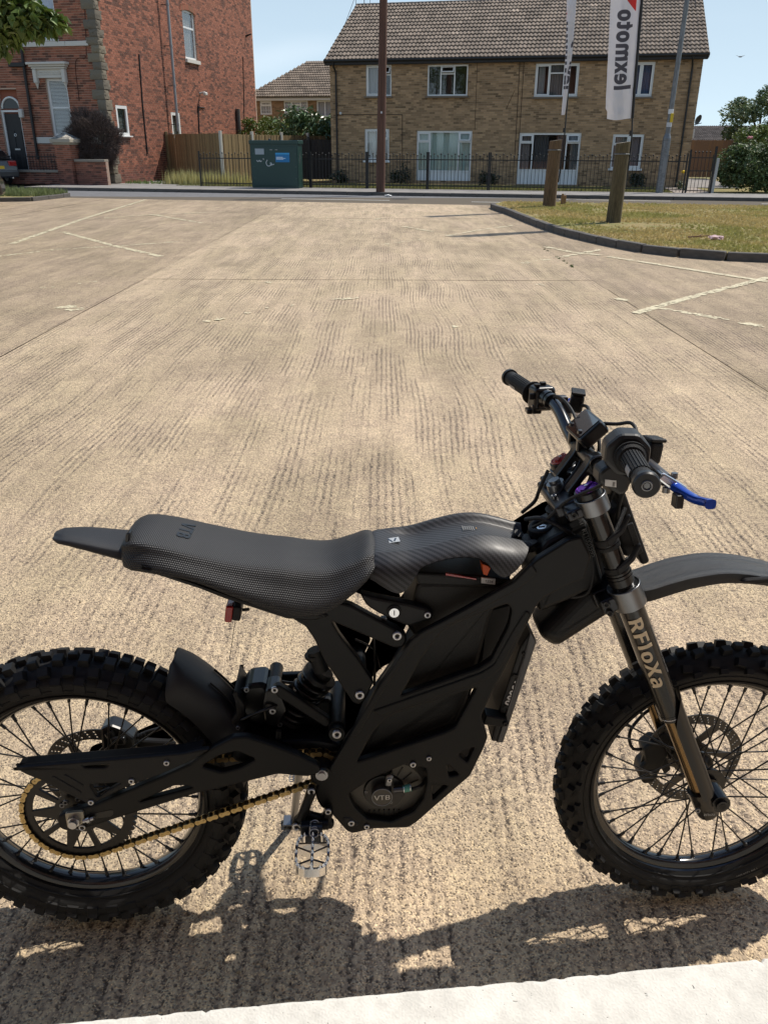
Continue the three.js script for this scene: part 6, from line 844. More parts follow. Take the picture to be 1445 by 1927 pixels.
// ---------------- motor
{
  const m = grp('motor', bike), [cx, cy] = [.5945,.3531]; const disk = (z0, z1, r0, r1 = r0, s = 40) => cyl([cx, cy, z0], [cx, cy, z1], r0, r1, s);
  part('housing', merge([disk(-0.06, 0.07, 0.086), disk(0.07, 0.078, 0.086, 0.076)]), std(0.085, 0.080, 0.070, 0.5, { metalness: 0.3 }), m);
  const ring = []; for (const k of [1.5, 2.5, 3.5, 4.4]) { const a = k / 26 * 6.283 * 1.3; ring.push(box(0.022, 0.0016, 0.002).translate(0.058, 0, 0).rotateZ(a).translate(cx, cy, 0.0795)); } part('cooling_rib', merge(ring), std(0.05, 0.048, 0.044, 0.5, { metalness: 0.6 }), m);
  const fins = []; for (const [i, l] of [[-3, 0.018], [-2, 0.026], [-1, 0.03], [0, 0.032], [1, 0.03], [2, 0.026], [3, 0.018]]) fins.push(box(0.0025, l, 0.004, cx - 0.004 + i * 0.0095, cy - 0.052 + (0.032 - l) / 2, 0.080)); part('cast_lines', merge(fins), std(0.016, 0.016, 0.015, 0.5), m);
  part('inner_plate', merge([disk(0.076, 0.083, 0.041, 0.038).translate(-0.004, 0.008, 0)]), phys(0.012, 0.012, 0.013, 0.3), m);
  const [vx, vy] = [.5856,.3633]; part('cap', cyl([vx, vy, 0.083], [vx, vy, 0.1], 0.0195, 0.0195, 32), std(0.075, 0.070, 0.060, 0.4, { metalness: 0.4 }), m); part('cap_ring', new THREE.TorusGeometry(0.0192, 0.0010, 8, 40).translate(vx, vy, 0.1), M.gun, m); const t = part('logo_lettering', text3('VTB', 0.0105, 0.0008, fontReg), std(0.62, 0.61, 0.57, 0.4, { metalness: 0.4 }), m); t.position.set(vx, vy, 0.1002); t.scale.x = 1.25; t.rotation.z = 0.03;
  part('sensor_bracket', plate([[.5938,.4069],[.6018,.4103],[.6079,.4052],[.6039,.3833],[.5908,.3838]], 0.083, 0.095, 0.002, [], 1, 0.003), M.gun, m); bolt(m, .5998,.3994, 0.0945, 0.0048);
  part('connector', merge([cyl([.608,.3732, 0.092], [.6263,.375, 0.092], 0.0062, 0.0062, 6)]), std(0.12, 0.12, 0.125, 0.35, { metalness: 0.8 }), m); part('terminal_block', merge([cyl([.6263,.375, 0.092], [.6415,.3781, 0.092], 0.0072, 0.0072, 10)]), std(0.10, 0.34, 0.27, 0.35), m).userData.label = 'green and silver cable terminal'; part('terminal_ring', merge([new THREE.TorusGeometry(0.0074, 0.0011, 6, 16).rotateY(Math.PI / 2).translate(.6273,.375, 0.092), new THREE.TorusGeometry(0.0074, 0.0011, 6, 16).rotateY(Math.PI / 2).translate(.6395,.3782, 0.092)]), M.alu, m); part('phase_cable', tube([[.641,.3733,.092], [.6542,.3777,.092], [.6665,.3788,.08], [.6721,.3975,.05]], 0.0035, 16, 8), M.dark, m); bolt(m, .5555,.3637, 0.082, 0.0032, M.gun); bolt(m, .6035,.338, 0.083, 0.0032, M.gun);
  part('cradle_lug', plate([[.5099,.3187],[.5252,.3181],[.5414,.3022],[.5372,.2947],[.5148,.3033]], 0.085, 0.1, 0.002, [], 1, 0.003), M.dark, m);
}
// ---------------- controller on the down tube
{
  const c = grp('controller', bike); part('body', plate([[.8438,.6504],[.8633,.6877],[.8738,.6641],[.8226,.4431],[.7996,.4463],[.81,.509]], -0.05, 0.05, 0.004, [], 2, 0.004), std(0.014, 0.014, 0.015, 0.5), c);
  part('fin_face', plate([[.8617,.6871],[.8731,.6647],[.822,.4441],[.8095,.4457]], -0.052, 0.0535, 0.002, [], 1, 0.002), std(0.10, 0.10, 0.104, 0.4, { metalness: 0.5 }), c);
  const t = part('model_lettering', text3('V9600', 0.0150, 0.0005, fontBold), M.print, c); t.position.set(.8368,.5564,.0515); t.rotation.z = -109 * RAD; for (const q of [[.838,.5929,.0505], [.8244,.5255,.0505]]) part('rib', rbox(0.012, 0.0075, 0.006, 0.0015).rotateZ(-0.3).translate(...q), M.plastic, c); bolt(c, .8514,.64, 0.0505, 0.004, M.dark); part('lower_bracket', plate([[.7827,.5199],[.8247,.5091],[.8283,.4972],[.8185,.4915],[.7775,.4988]], 0.04, 0.07, 0.002, [], 1, 0.003), M.frame, c); bolt(c, .82,.501, 0.07, 0.005, M.dark);
}
// ---------------- sub-frame, latch plate
{
  const s = grp('subframe', bike); const o = [[.4397,.7834],[.4765,.7846],[.5334,.7658],[.5685,.7432],[.6269,.7069],[.6309,.694],[.6234,.6802],[.6082,.6795],[.5309,.7189],[.4975,.7355],[.5119,.7066],[.5415,.6607],[.5708,.6092],[.5561,.5726],[.5443,.5627],[.5327,.5676],[.4834,.6558],[.4666,.6993],[.4516,.7261],[.4244,.7456],[.3839,.7683]]; const g = plate(o, 0.068, 0.09, 0.004, [], 2, 0.005); part('side_arm', g, M.frame, s); part('side_arm', g.clone().scale(1, 1, -1), new THREE.MeshStandardMaterial({ color: M.frame.color, roughness: 0.5, side: THREE.DoubleSide }), s);
  part('inner_arm', plate([[.5127,.7562],[.5691,.7306],[.6187,.7026],[.6168,.6918],[.5595,.7148],[.5067,.7374]], 0.045, 0.075, 0.003, [], 1, 0.004), M.plastic, s); bolt(s, .6126,.7062, 0.0895, 0.0088); bolt(s, .5455,.5866, 0.0895, 0.0088);
  part('rear_cross', rbox(0.03, 0.02, 0.12, 0.006, .4726,.7348, 0), M.frame, s);
  const l = grp('latch_plate', bike); part('arm', plate([[.5467,.7853],[.5746,.7764],[.5895,.7729],[.6345,.7626],[.6686,.7513],[.6792,.7405],[.6747,.7301],[.6331,.7173],[.6122,.7274],[.5801,.745],[.5595,.7601]], 0.058, 0.082, 0.005, [], 2, 0.008), M.plastic, l); const [kx, ky] = [.6075,.7501]; part('lock_barrel', merge([cyl([kx, ky, 0.078], [kx, ky, 0.09], 0.0092, 0.0088, 24)]), M.alu, l); part('keyhole', box(0.0022, 0.009, 0.001, kx, ky, 0.0905), M.gun, l); part('lock_ring', new THREE.TorusGeometry(0.0105, 0.0022, 8, 28).translate(kx, ky, 0.083), M.dark, l); bolt(l, .6669,.7413, 0.0815, 0.0062); part('spring_clip', box(0.01, 0.008, 0.01, .59,.729, 0.07), M.gun, l);
}
// ---------------- seat
const dotBump = dataTex(64, 64, (i, j) => { const u = (i / 16) % 1, v = ((j / 16) + (Math.floor(i / 16) % 2) * 0.5) % 1; return clamp(1.25 - 2.4 * Math.hypot(u - 0.5, v - 0.5)); }, 1, false);
const dotMap = dataTex(64, 64, (i, j) => { const u = (i / 16) % 1, v = ((j / 16) + (Math.floor(i / 16) % 2) * 0.5) % 1; const d = clamp(1.35 - 2.6 * Math.hypot(u - 0.5, v - 0.5)); const c = lerp(0.0135, 0.022, d); return [c, c, c * 1.06]; });
function loft(stations, sec, nSec) { // sec(s) -> loop of [y, z] control points for a station; returns rows of points
  return stations.map((s) => { const loop = sec(s), cv = new THREE.CatmullRomCurve3(loop.map(([y, z]) => V3(s.x, y, z)), true, 'catmullrom', 0.5); const pts = cv.getPoints(nSec); pts.pop(); return pts.map((p) => [p.x, p.y, p.z]); });
}
function loftGeo(rows, uvS = 0.02) { const g = gridSurf(rows, true), n = rows.length, m = rows[0].length, uv = new Float32Array(n * m * 2); for (let i = 0; i < n; i++) { const ac = [0]; for (let j = 1; j < m; j++) { const a = rows[i][j - 1], b = rows[i][j]; ac.push(ac[j - 1] + Math.hypot(a[1] - b[1], a[2] - b[2])); } const mid = ac[Math.round(m * 0.4)]; for (let j = 0; j < m; j++) { uv[2 * (i * m + j)] = (ac[j] - mid) / uvS; uv[2 * (i * m + j) + 1] = rows[i][j][0] / uvS; } } g.setAttribute('uv', new THREE.BufferAttribute(uv, 2)); return mergeGeometries([nonIdx(g), capRow(rows[0].slice()), capRow(rows[n - 1].slice().reverse())]); }
{
  const tab = [[0.136, 0.868, 0.846, 0.040, 0.050], [0.142, 0.880, 0.840, 0.056, 0.070], [0.160, 0.887, 0.836, 0.064, 0.082], [0.20, 0.882, 0.834, 0.068, 0.094], [0.266, 0.864, 0.822, 0.071, 0.102], [0.347, 0.845, 0.789, 0.073, 0.108], [0.42, 0.8345, 0.760, 0.074, 0.110], [0.466, 0.828, 0.754, 0.072, 0.108], [0.50, 0.8295, 0.764, 0.069, 0.104], [0.54, 0.842, 0.792, 0.064, 0.096], [0.562, 0.851, 0.812, 0.058, 0.088], [0.574, 0.850, 0.826, 0.050, 0.078], [0.580, 0.843, 0.834, 0.040, 0.060]];
  const st2 = []; for (let i = 0; i <= 64; i++) { const x = lerp(0.138, 0.580, i / 64), [yt, yb, wt, wb] = interp(tab, x); st2.push({ x, yt, yb, wt, wb }); }
  const rows = loft(st2, ({ yt, yb, wt, wb }) => { const h = yt - yb; return [[yb, wb * 0.96], [yb + h * 0.28, wb], [yb + h * 0.62, lerp(wb, wt, 0.45)], [yt - h * 0.10, wt + 0.007], [yt, wt - 0.010], [yt + 0.003, wt * 0.45], [yt + 0.0035, 0], [yt + 0.003, -wt * 0.45], [yt, -wt + 0.010], [yt - h * 0.10, -wt - 0.007], [yb + h * 0.62, -lerp(wb, wt, 0.45)], [yb + h * 0.28, -wb], [yb, -wb * 0.96], [yb + 0.006, -wb * 0.5], [yb + 0.006, wb * 0.5]]; }, 90);
  const s = grp('seat', bike); part('cushion', loftGeo(rows, 0.0155), new THREE.MeshStandardMaterial({ map: dotMap, bumpMap: dotBump, bumpScale: 0.0008, roughness: 0.5, side: THREE.DoubleSide }), s);
  const t = text3('VTB', 0.0235, 0.0026), P = t.attributes.position; for (let i = 0; i < P.count; i++) { const x = 0.240 + P.getY(i), z = -0.004 + P.getX(i) * 1.2; const [yt] = interp(tab, x); P.setXYZ(i, x, yt + 0.0026 + P.getZ(i) * 0.7, z); } t.computeVertexNormals(); part('embossed_lettering', t, std(0.008, 0.008, 0.009, 0.3), s);
  part('base', plate([[.1758,.8502],[.234,.8252],[.3122,.7873],[.4199,.7447],[.466,.7394],[.4941,.7481],[.4758,.7589],[.3843,.7714],[.2954,.8059],[.2089,.8436]], -0.09, 0.095, 0.004, [], 1, 0.004), M.plastic, s);
  // tail
  const tt = [[0.012, 0.876, 0.870, 0.016], [0.02, 0.879, 0.867, 0.026], [0.06, 0.876, 0.861, 0.037], [0.12, 0.866, 0.847, 0.047], [0.17, 0.860, 0.834, 0.056], [0.22, 0.846, 0.820, 0.066], [0.29, 0.825, 0.800, 0.074]], st3 = []; for (let i = 0; i <= 24; i++) { const x = lerp(0.012, 0.29, i / 24), [yt, yb, w] = interp(tt, x); st3.push({ x, yt, yb, w }); }
  const r2 = loft(st3, ({ yt, yb, w }) => [[yb, w], [lerp(yb, yt, 0.6), w + 0.002], [yt - 0.001, w - 0.006], [yt + 0.002, w * 0.4], [yt + 0.002, -w * 0.4], [yt - 0.001, -w + 0.006], [lerp(yb, yt, 0.6), -w - 0.002], [yb, -w], [yb + 0.004, 0]], 50); const tl = grp('tail_fender', bike); part('shell', loftGeo(r2), new THREE.MeshStandardMaterial({ color: lin(0.016, 0.017, 0.020), roughness: 0.48, bumpMap: fineBump, bumpScale: 0.0002, side: THREE.DoubleSide }), tl); part('trim', plate([[.1528,.8983],[.16,.8992],[.154,.8679],[.1598,.846],[.1548,.8501],[.1477,.8681]], 0.045, 0.064, 0.002, [], 1, 0.003), M.gloss, tl);
  const lt = grp('tail_light', bike); const [lx, ly] = [.3128,.7199]; part('lens', rbox(0.014, 0.034, 0.05, 0.004).rotateZ(-0.16).translate(lx - 0.004, ly, 0), M.red, lt); part('housing', rbox(0.016, 0.03, 0.046, 0.004).rotateZ(-0.16).translate(lx + 0.010, ly, 0), M.plastic, lt); part('stay', cyl([lx + 0.008, ly + 0.01, 0], [lx + 0.03, ly + 0.05, 0], 0.006), M.plastic, lt); part('wire_stub', cyl([lx + 0.02, ly + 0.002, 0.01], [lx + 0.032, ly + 0.004, 0.012], 0.003), M.dark, lt);
  part('trailing_wire', tube([[.3188,.7054,0], [.3118,.6721,0], [.3056,.6383,0], [.2999,.6109,0]], 0.0007, 12, 5), std(0.16, 0.15, 0.15, 0.5), bike).userData.label = 'thin wire hanging below the tail light';
}
// ---------------- tank cover in carbon weave
const weave = dataTex(64, 64, (i, j) => { const a = Math.floor(i / 16), b = Math.floor(j / 16), up = ((a + b) % 4) < 2, f = up ? Math.sin((j % 16) / 16 * Math.PI) : Math.sin((i % 16) / 16 * Math.PI), fib = 0.85 + 0.3 * hash2(up ? i : j, up ? a : b, 3); const c = (up ? 0.046 : 0.011) * (0.6 + 0.5 * f) * fib; return [c, c, c * 1.08]; });
{
  const ridge = [[0.566, 0.845], [0.578, 0.850], [0.61, 0.853], [0.645, 0.857], [0.70, 0.8715], [0.743, 0.880], [0.777, 0.8795], [0.814, 0.8715], [0.843, 0.864], [0.852, 0.862]], bot = [[0.566, 0.813], [0.59, 0.801], [0.609, 0.793], [0.62, 0.793], [0.634, 0.806], [0.645, 0.824], [0.653, 0.837], [0.685, 0.849], [0.7186, 0.856], [0.7457, 0.8565], [0.766, 0.848], [0.78, 0.832], [0.795, 0.823], [0.811, 0.830], [0.8326, 0.8475], [0.846, 0.8595], [0.852, 0.862]], wid = [[0.566, 0.052, 0.080], [0.60, 0.058, 0.092], [0.70, 0.060, 0.098], [0.78, 0.056, 0.104], [0.82, 0.052, 0.102], [0.852, 0.050, 0.09]], rows = [], uvs = [];
  for (let i = 0; i <= 70; i++) { const x = lerp(0.566, 0.852, i / 70), [yr] = interp(ridge, x), [yb0] = interp(bot, x), [wr, wb] = interp(wid, x), yb = Math.min(yb0, yr - 0.002), ch = 0.012 * sstep(0.575, 0.66, x), sd0 = [...Array(15).keys()].map((q) => { const d = (1 - q / 14) * (yr - yb); return [yr - d, wr + (wb - wr) * (1 - Math.exp(-d / 0.011)) * 0.96 + d * 0.05]; }), top0 = [[yr + 0.0004, wr - 0.003], [yr - 0.0006, wr - 0.007], [yr - ch * 0.35, wr - 0.011], [yr - ch * 0.85, wr - 0.016], [yr - ch, wr - 0.021], [yr - ch, wr * 0.4], [yr - ch, wr * 0.2]], hf = [...sd0, ...top0], fullR = [...hf, [yr - ch, 0], ...hf.slice().reverse().map(([y, z]) => [y, -z])]; rows.push(fullR.map(([y, z]) => [x, y, z])); }
  const thick = rows.map((r) => r.map(([x, y, z]) => [x, y - 0.003, z * 0.97])); const mk = (q) => { const g = gridSurf(q), m = q[0].length, uv = g.attributes.uv; for (let i = 0; i < q.length; i++) { const ac = [0]; for (let j = 1; j < m; j++) ac.push(ac[j - 1] + Math.hypot(q[i][j][1] - q[i][j - 1][1], q[i][j][2] - q[i][j - 1][2])); const mid = ac[(m - 1) / 2]; for (let j = 0; j < m; j++) uv.setXY(i * m + j, (ac[j] - mid) / 0.0115, q[i][j][0] / 0.0115); } return g; };
  const cvr = grp('tank_cover', bike); part('shell', merge([mk(rows), mk(thick)]), new THREE.MeshPhysicalMaterial({ map: weave, roughness: 0.52, clearcoat: 0.12, clearcoatRoughness: 0.3, side: THREE.DoubleSide }), cvr);
  const sd = rng(2), [x1, yy] = [.61,.835]; const dec = part('silver_decal', rbox(0.024, 0.0006, 0.022, 0.0002), std(0.55, 0.56, 0.56, 0.35, { metalness: 0.4 }), cvr); dec.position.set(x1, interp(ridge, x1)[0] - 0.012 * sstep(0.575, 0.66, x1) + 0.0012, -0.004); dec.rotation.set(0, 0.1, 0.1); const dl = part('decal_mark', merge([box(0.003, 0.0008, 0.017).rotateY(0.35).translate(-0.005, 0.0004, 0), box(0.003, 0.0008, 0.014).rotateY(-0.35).translate(0.004, 0.0004, 0)]), std(0.02, 0.04, 0.07, 0.5), dec); dl.name = 'decal_mark';
  const [x3] = [.7497,.8627], y3 = interp(ridge, x3)[0] - 0.0105; const pr = []; for (let i = 0; i < 6; i++) pr.push(box(0.0011, 0.0005, 0.016 + sd() * 0.006, x3 - 0.012 + i * 0.0038, y3 + 0.0006 - i * 0.0002, -0.006)); part('caution_print', merge(pr), std(0.3, 0.3, 0.29, 0.6), cvr); part('amber_print', box(0.0012, 0.0005, 0.006, x3 + 0.012, y3 + 0.0005, -0.004), std(0.5, 0.25, 0.03, 0.6), cvr);
}
// key switch and plugs ahead of the cover
{
  const k = grp('key_switch', bike), [x, y] = [.8811,.8717], ax = V3(-0.25, 1, 0.12).normalize(), at = (t) => [x + ax.x * t, y + ax.y * t, ax.z * t]; part('collar', merge([cyl(at(-0.045), at(0.0), 0.025, 0.025, 28)]), M.plastic, k); const q = new THREE.Quaternion().setFromUnitVectors(V3(0, 0, 1), ax); part('ring', new THREE.TorusGeometry(0.0195, 0.006, 12, 32).applyQuaternion(q).translate(...at(0.001)), M.plastic, k); part('barrel', cyl(at(-0.006), at(0.001), 0.0098, 0.0092, 24), M.alu, k); part('slot', merge([box(0.011, 0.002, 0.001)]).applyQuaternion(q).translate(...at(0.0016)), M.dark, k);
  const gs = []; for (let i = 0; i < 7; i++) gs.push(cyl([.8548,.8573,.035], [.856,.8531,.035], 0.011 - (i % 2) * 0.0018, 0.011 - (i % 2) * 0.0018, 16).translate(i * 0.0045, -i * 0.003, 0)); part('rubber_boot', merge(gs), M.plastic, bike); part('cover_bolt', cyl([.8309,.8454,0], [.8375,.865,.01], 0.009, 0.009, 16), M.plastic, bike); part('connector_block', merge([rbox(0.035, 0.02, 0.05, 0.005, .8453,.845, 0.01), rbox(0.02, 0.02, 0.03, 0.005, .8767,.8657, -0.03)]), M.plastic, bike);
}
// ---------------- swingarm, guard, rear suspension
{
  const sw = grp('swingarm', bike); const o = [[.4678,.4458],[.4294,.472],[.3762,.4983],[.3375,.5146],[.3134,.5131],[.2775,.4936],[.2323,.4578],[.1745,.4291],[.0527,.3736],[-.0123,.3541],[-.023,.3472],[-.0225,.3224],[-.0117,.3145],[.0295,.3202],[.0778,.3369],[.2437,.3929],[.2606,.3959],[.3915,.4295],[.4473,.4215],[.4713,.4302]], h = [[[.2531,.4512],[.2848,.4735],[.3192,.4828],[.3531,.4641],[.3258,.4474],[.289,.4368]], [[.1312,.3754],[.2042,.4125],[.2358,.4053]]].map((q) => q.slice().reverse());
  const g = plate(o, 0.090, 0.108, 0.004, h, 2, 0.006); part('arm', g, M.frame, sw); part('arm', g.clone().scale(1, 1, -1), new THREE.MeshStandardMaterial({ color: M.frame.color, roughness: 0.5, side: THREE.DoubleSide }), sw);
  part('cross_brace', rbox(0.11, 0.05, 0.16, 0.015).rotateZ(-0.25).translate(.36,.4461, 0), M.frame, sw);
  part('slot', plate([[.0377,.3531],[.0818,.3624],[.0837,.3537],[.0759,.3454],[.0382,.342]], 0.1065, 0.1088, 0.0005, [], 1, 0.004), M.gloss, sw);
  part('axle_plate', plate([[-.0054,.36],[.029,.3635],[.0289,.339],[.0189,.3296],[-.0051,.3256]], 0.106, 0.113, 0.0015, [], 2, 0.004), std(0.36, 0.33, 0.27, 0.4, { metalness: 0.8 }), sw); const [ax, ay] = [.0112,.3447]; part('axle_nut', merge([cyl([ax, ay, 0.112], [ax, ay, 0.121], 0.0125, 0.0120, 6), cyl([ax, ay, 0.119], [ax, ay, 0.129], 0.0085, 0.0078, 20)]), M.metal, sw); part('adjuster_bolt', merge([cyl([.027,.3418,.114], [.0474,.3483,.114], 0.0042, 0.0042, 8), cyl([.0351,.3439,.114], [.0403,.3461,.114], 0.0072, 0.0072, 6)]), M.metal, sw); part('adjuster_eye', new THREE.TorusGeometry(0.005, 0.0016, 6, 16).translate(.0223,.3257, 0.113), M.metal, sw);
  const gd = grp('chain_guard', bike); part('panel', plate([[-.0781,.4662],[-.0624,.4703],[.1332,.483],[.2242,.489],[.2582,.497],[.2735,.4965],[.2371,.4723],[.177,.4429],[.127,.4246],[.0572,.3878],[.0448,.3811],[.0359,.3875],[-.0365,.4402],[-.062,.454],[-.076,.4673]], 0.106, 0.118, 0.003, [[[.0399,.4724],[.0919,.4705],[.0834,.4627],[.0455,.4641]], [[.0484,.4264],[.1082,.4289],[.0824,.4132],[.0602,.3962]]].map((q) => q.slice().reverse()), 2, 0.006), M.plastic, gd);
  part('top_face', plate([[-.0773,.465],[-.0626,.4691],[.133,.4818],[.2241,.4878],[.2581,.4959],[.2557,.489],[.2234,.4798],[.1321,.4726],[-.0632,.4587]], 0.084, 0.1165, 0.002, [], 2, 0.002), M.plastic, gd); for (const q of [[[-.015,.4468],[-.0109,.449],[.0338,.412],[.0313,.4073]], [[.0064,.4507],[.0103,.4518],[.0396,.4272],[.0371,.4225]]]) part('groove_rib', plate(q, 0.1165, 0.1195, 0.001, [], 1, 0.001), M.dark, gd); for (const q of [[.1934,.4708], [.1265,.4334], [.0482,.3887]]) bolt(gd, q[0], q[1], 0.118, 0.0055); bolt(gd, -.0166,.3528, 0.072, 0.0058, M.gun);
  part('pivot_bolt', merge([cyl([.4727,.4233, 0.098], [.4727,.4233, 0.107], 0.0125, 0.0118, 12), cyl([.4727,.4233, 0.1], [.4727,.4233, 0.111], 0.0085, 0.0080, 20)]), M.metal, bike); part('pivot_boss', cyl([.4717,.4166, 0.06], [.4717,.4166, 0.1], 0.0205, 0.0205, 24), M.frame, bike);
  // rear mudguard hugging the wheel
  const rows = []; const prof = [[0.054, -0.062], [0.057, -0.046], [0.057, -0.026], [0.052, -0.009], [0.040, -0.001], [0.020, 0.003], [0, 0.004]]; const full = [...prof, ...prof.slice(0, -1).reverse().map(([z, r]) => [-z, r])]; for (let i = 0; i <= 26; i++) { const t = i / 26, a = lerp(12, 57, t) * RAD, k = t > 0.86 ? (t - 0.86) / 0.14 : 0, wsc = 1 - 0.55 * k * k, lift = 0.028 * k * k; rows.push(full.map(([z, r]) => { const rr = 0.364 + r * (1 - 0.8 * k * k) + lift * 0.2; return [Math.cos(a) * rr, RR + Math.sin(a) * rr, z * wsc]; })); }
  const inn = rows.map((r) => r.map(([x, y, z]) => { const d = Math.hypot(x, y - RR), k = (d - 0.003) / d; return [x * k, RR + (y - RR) * k, z * 0.95]; })); const hg = grp('rear_mudguard', bike); part('shell', toCreasedNormals(merge([gridSurf(rows), gridSurf(inn)]), 0.9), new THREE.MeshStandardMaterial({ color: lin(0.012, 0.0125, 0.0145), roughness: 0.5, side: THREE.DoubleSide, bumpMap: fineBump, bumpScale: 0.0002 }), hg);
  const rl = (z) => { const q = []; for (let i = 0; i <= 10; i++) { const a = lerp(29, 44, i / 10) * RAD; q.push([Math.cos(a) * 0.3695, RR + Math.sin(a) * 0.3695, z]); } return tube(q, 0.0022, 16, 6); }; part('rib', merge([rl(0.024), rl(-0.024)]), M.plastic, hg); part('stay', plate([[.3121,.5769],[.3316,.5417],[.3281,.516],[.313,.4976],[.2962,.4838],[.287,.496],[.3127,.5247]], -0.05, 0.05, 0.006, [], 2, 0.006), M.plastic, hg); bolt(hg, .318,.5067, 0.068, 0.004, M.gun);
  // shock absorber and linkage between wheel and frame
  const sh = grp('shock_absorber', bike), a = [.4787,.585,0], b = [.4032,.4793,0], coil = [], A = V3(...a), Bv = V3(...b), d = Bv.clone().sub(A), Ln = d.length(), u = d.clone().normalize(), p1 = V3(0, 0, 1), p2 = new THREE.Vector3().crossVectors(u, p1); for (let i = 0; i <= 110; i++) { const t = i / 110, an = t * 6.5 * 6.283; const q = A.clone().addScaledVector(u, lerp(0.02, Ln - 0.01, t)).addScaledVector(p1, Math.cos(an) * 0.029).addScaledVector(p2, Math.sin(an) * 0.029); coil.push([q.x, q.y, q.z]); } part('spring', tube(coil, 0.0050, 260, 8), M.gloss, sh); part('damper', cyl(a, b, 0.021, 0.017, 20), M.plastic, sh); part('reservoir', merge([cyl([.4632,.6468,.03], [.4749,.6033,.03], 0.015, 0.015, 20), cyl([.46,.6379,.03], [.4608,.6333,.03], 0.0165, 0.0165, 20)]), M.plastic, sh); part('spring_seat', cyl(A.clone().addScaledVector(u, 0.012).toArray(), A.clone().addScaledVector(u, 0.02).toArray(), 0.034, 0.034, 24), M.plastic, sh); part('spring_seat', cyl(Bv.clone().addScaledVector(u, -0.012).toArray(), Bv.clone().addScaledVector(u, -0.004).toArray(), 0.034, 0.034, 24), M.plastic, sh); part('adjuster_knob', cyl([.4646,.6287,.03], [.455,.6369,.03], 0.013, 0.013, 16), M.gloss, sh);
  const lk = grp('linkage', bike); part('link_arm', plate([[.3841,.5857],[.3961,.5922],[.4055,.5851],[.4902,.513],[.49,.5012],[.4799,.4968],[.393,.5672]], 0.045, 0.062, 0.003, [], 2, 0.005), M.frame, lk); part('link_arm', plate([[.3738,.5419],[.3868,.5512],[.4455,.552],[.4892,.5324],[.4868,.519],[.4397,.5351],[.3836,.527]], -0.055, -0.04, 0.003, [], 2, 0.004), M.frame, lk); part('pivot_tube', cyl([.3831,.5618, -0.05], [.3831,.5618, 0.045], 0.0135, 0.0135, 20), M.frame, lk); part('rocker', plate([[.3709,.5752],[.3946,.5768],[.4084,.5276],[.3868,.4904],[.3653,.503],[.3633,.5407]], 0.0, 0.05, 0.004, [], 2, 0.008), M.gloss, lk); part('yoke', plate([[.3312,.5728],[.3692,.5764],[.3869,.5266],[.3644,.4794],[.3304,.4902],[.3145,.5289]], -0.04, 0.03, 0.008, [], 2, 0.012), M.gloss, lk); bolt(lk, .3892,.5831, 0.061, 0.0065); bolt(lk, .382,.5305, 0.051, 0.0065); bolt(lk, .3346,.5709, 0.04, 0.0052, M.gun); bolt(lk, .3923,.4854, 0.03, 0.0055, M.gun); part('bolt_stub', cyl([.3926,.4925,.06], [.3909,.4759,.06], 0.0055, 0.0055, 10), M.gun, lk);
  part('inner_mudflap', plate([[.3189,.5423],[.3708,.5598],[.4252,.5115],[.4895,.518],[.5171,.4308],[.3798,.4204],[.3065,.4578]], -0.035, 0, 0.005, [], 1, 0.01), M.plastic, lk); part('shock_boss', cyl([.5021,.4984, 0.05], [.5021,.4984, 0.086], 0.0155, 0.015, 24), M.frame, bike); bolt(bike, .5022,.5008, 0.0855, 0.0092); part('swing_brace', plate([[.3855,.4628],[.4565,.464],[.5071,.4526],[.515,.4352],[.4656,.4271],[.405,.4439]], -0.06, 0.055, 0.006, [], 2, 0.008), std(0.006, 0.007, 0.010, 0.4), bike);
  for (const q of [[[[.3221,.5574,.02], [.3477,.566,.02], [.3802,.5429,0], [.4267,.5534,0]], 0.004], [[[.3336,.5323,0], [.366,.567,0], [.4064,.5588,0], [.4574,.5525,0]], 0.003], [[[.3236,.5149,.055], [.3498,.5304,.06], [.3751,.5412,.06], [.4075,.5378,.03]], 0.003], [[[.5703,.704,.03], [.5741,.6707,.03], [.5759,.6256,.03], [.574,.5617,.02]], 0.003], [[[.5385,.6661,.03], [.5602,.6543,.03], [.574,.6427,.03], [.5863,.5964,.02]], 0.0022]]) part('cable', tube(q[0], q[1], 20, 6), M.gloss, bike);
  // rear caliper beyond the wheel
  const cl = grp('rear_caliper', bike); part('body', plate([[.0231,.4324],[.0434,.4419],[.0656,.431],[.0888,.4072],[.0925,.3811],[.0736,.366],[.0395,.3699],[.0216,.3835]], -0.085, -0.045, 0.006, [], 2, 0.006), M.gloss, cl); part('bridge', merge([cyl([.04,.4262,-.05], [.0452,.4158,-.05], 0.012), rbox(0.03, 0.018, 0.05, 0.005, .0588,.4082, -0.06)]), M.gloss, cl); part('hose', tube([[.0808,.3932,-.06], [.1096,.4116,-.06], [.1593,.4254,-.06], [.2498,.465,-.05]], 0.004, 20, 8), M.dark, cl); const bel = []; for (let i = 0; i < 6; i++) bel.push(cyl([.0947,.4018,-.06], [.098,.403,-.06], 0.0068 - (i % 2) * 0.0018, 0.0068 - (i % 2) * 0.0018, 12).translate(i * 0.0032, i * 0.0014, 0)); part('boot', merge(bel), M.dark, cl); part('bracket', plate([[.0319,.3884],[.0933,.3889],[.1661,.3812],[.165,.3681],[.0774,.3607],[.0241,.3678]], -0.08, -0.065, 0.003, [], 1, 0.004), M.plastic, cl);
}
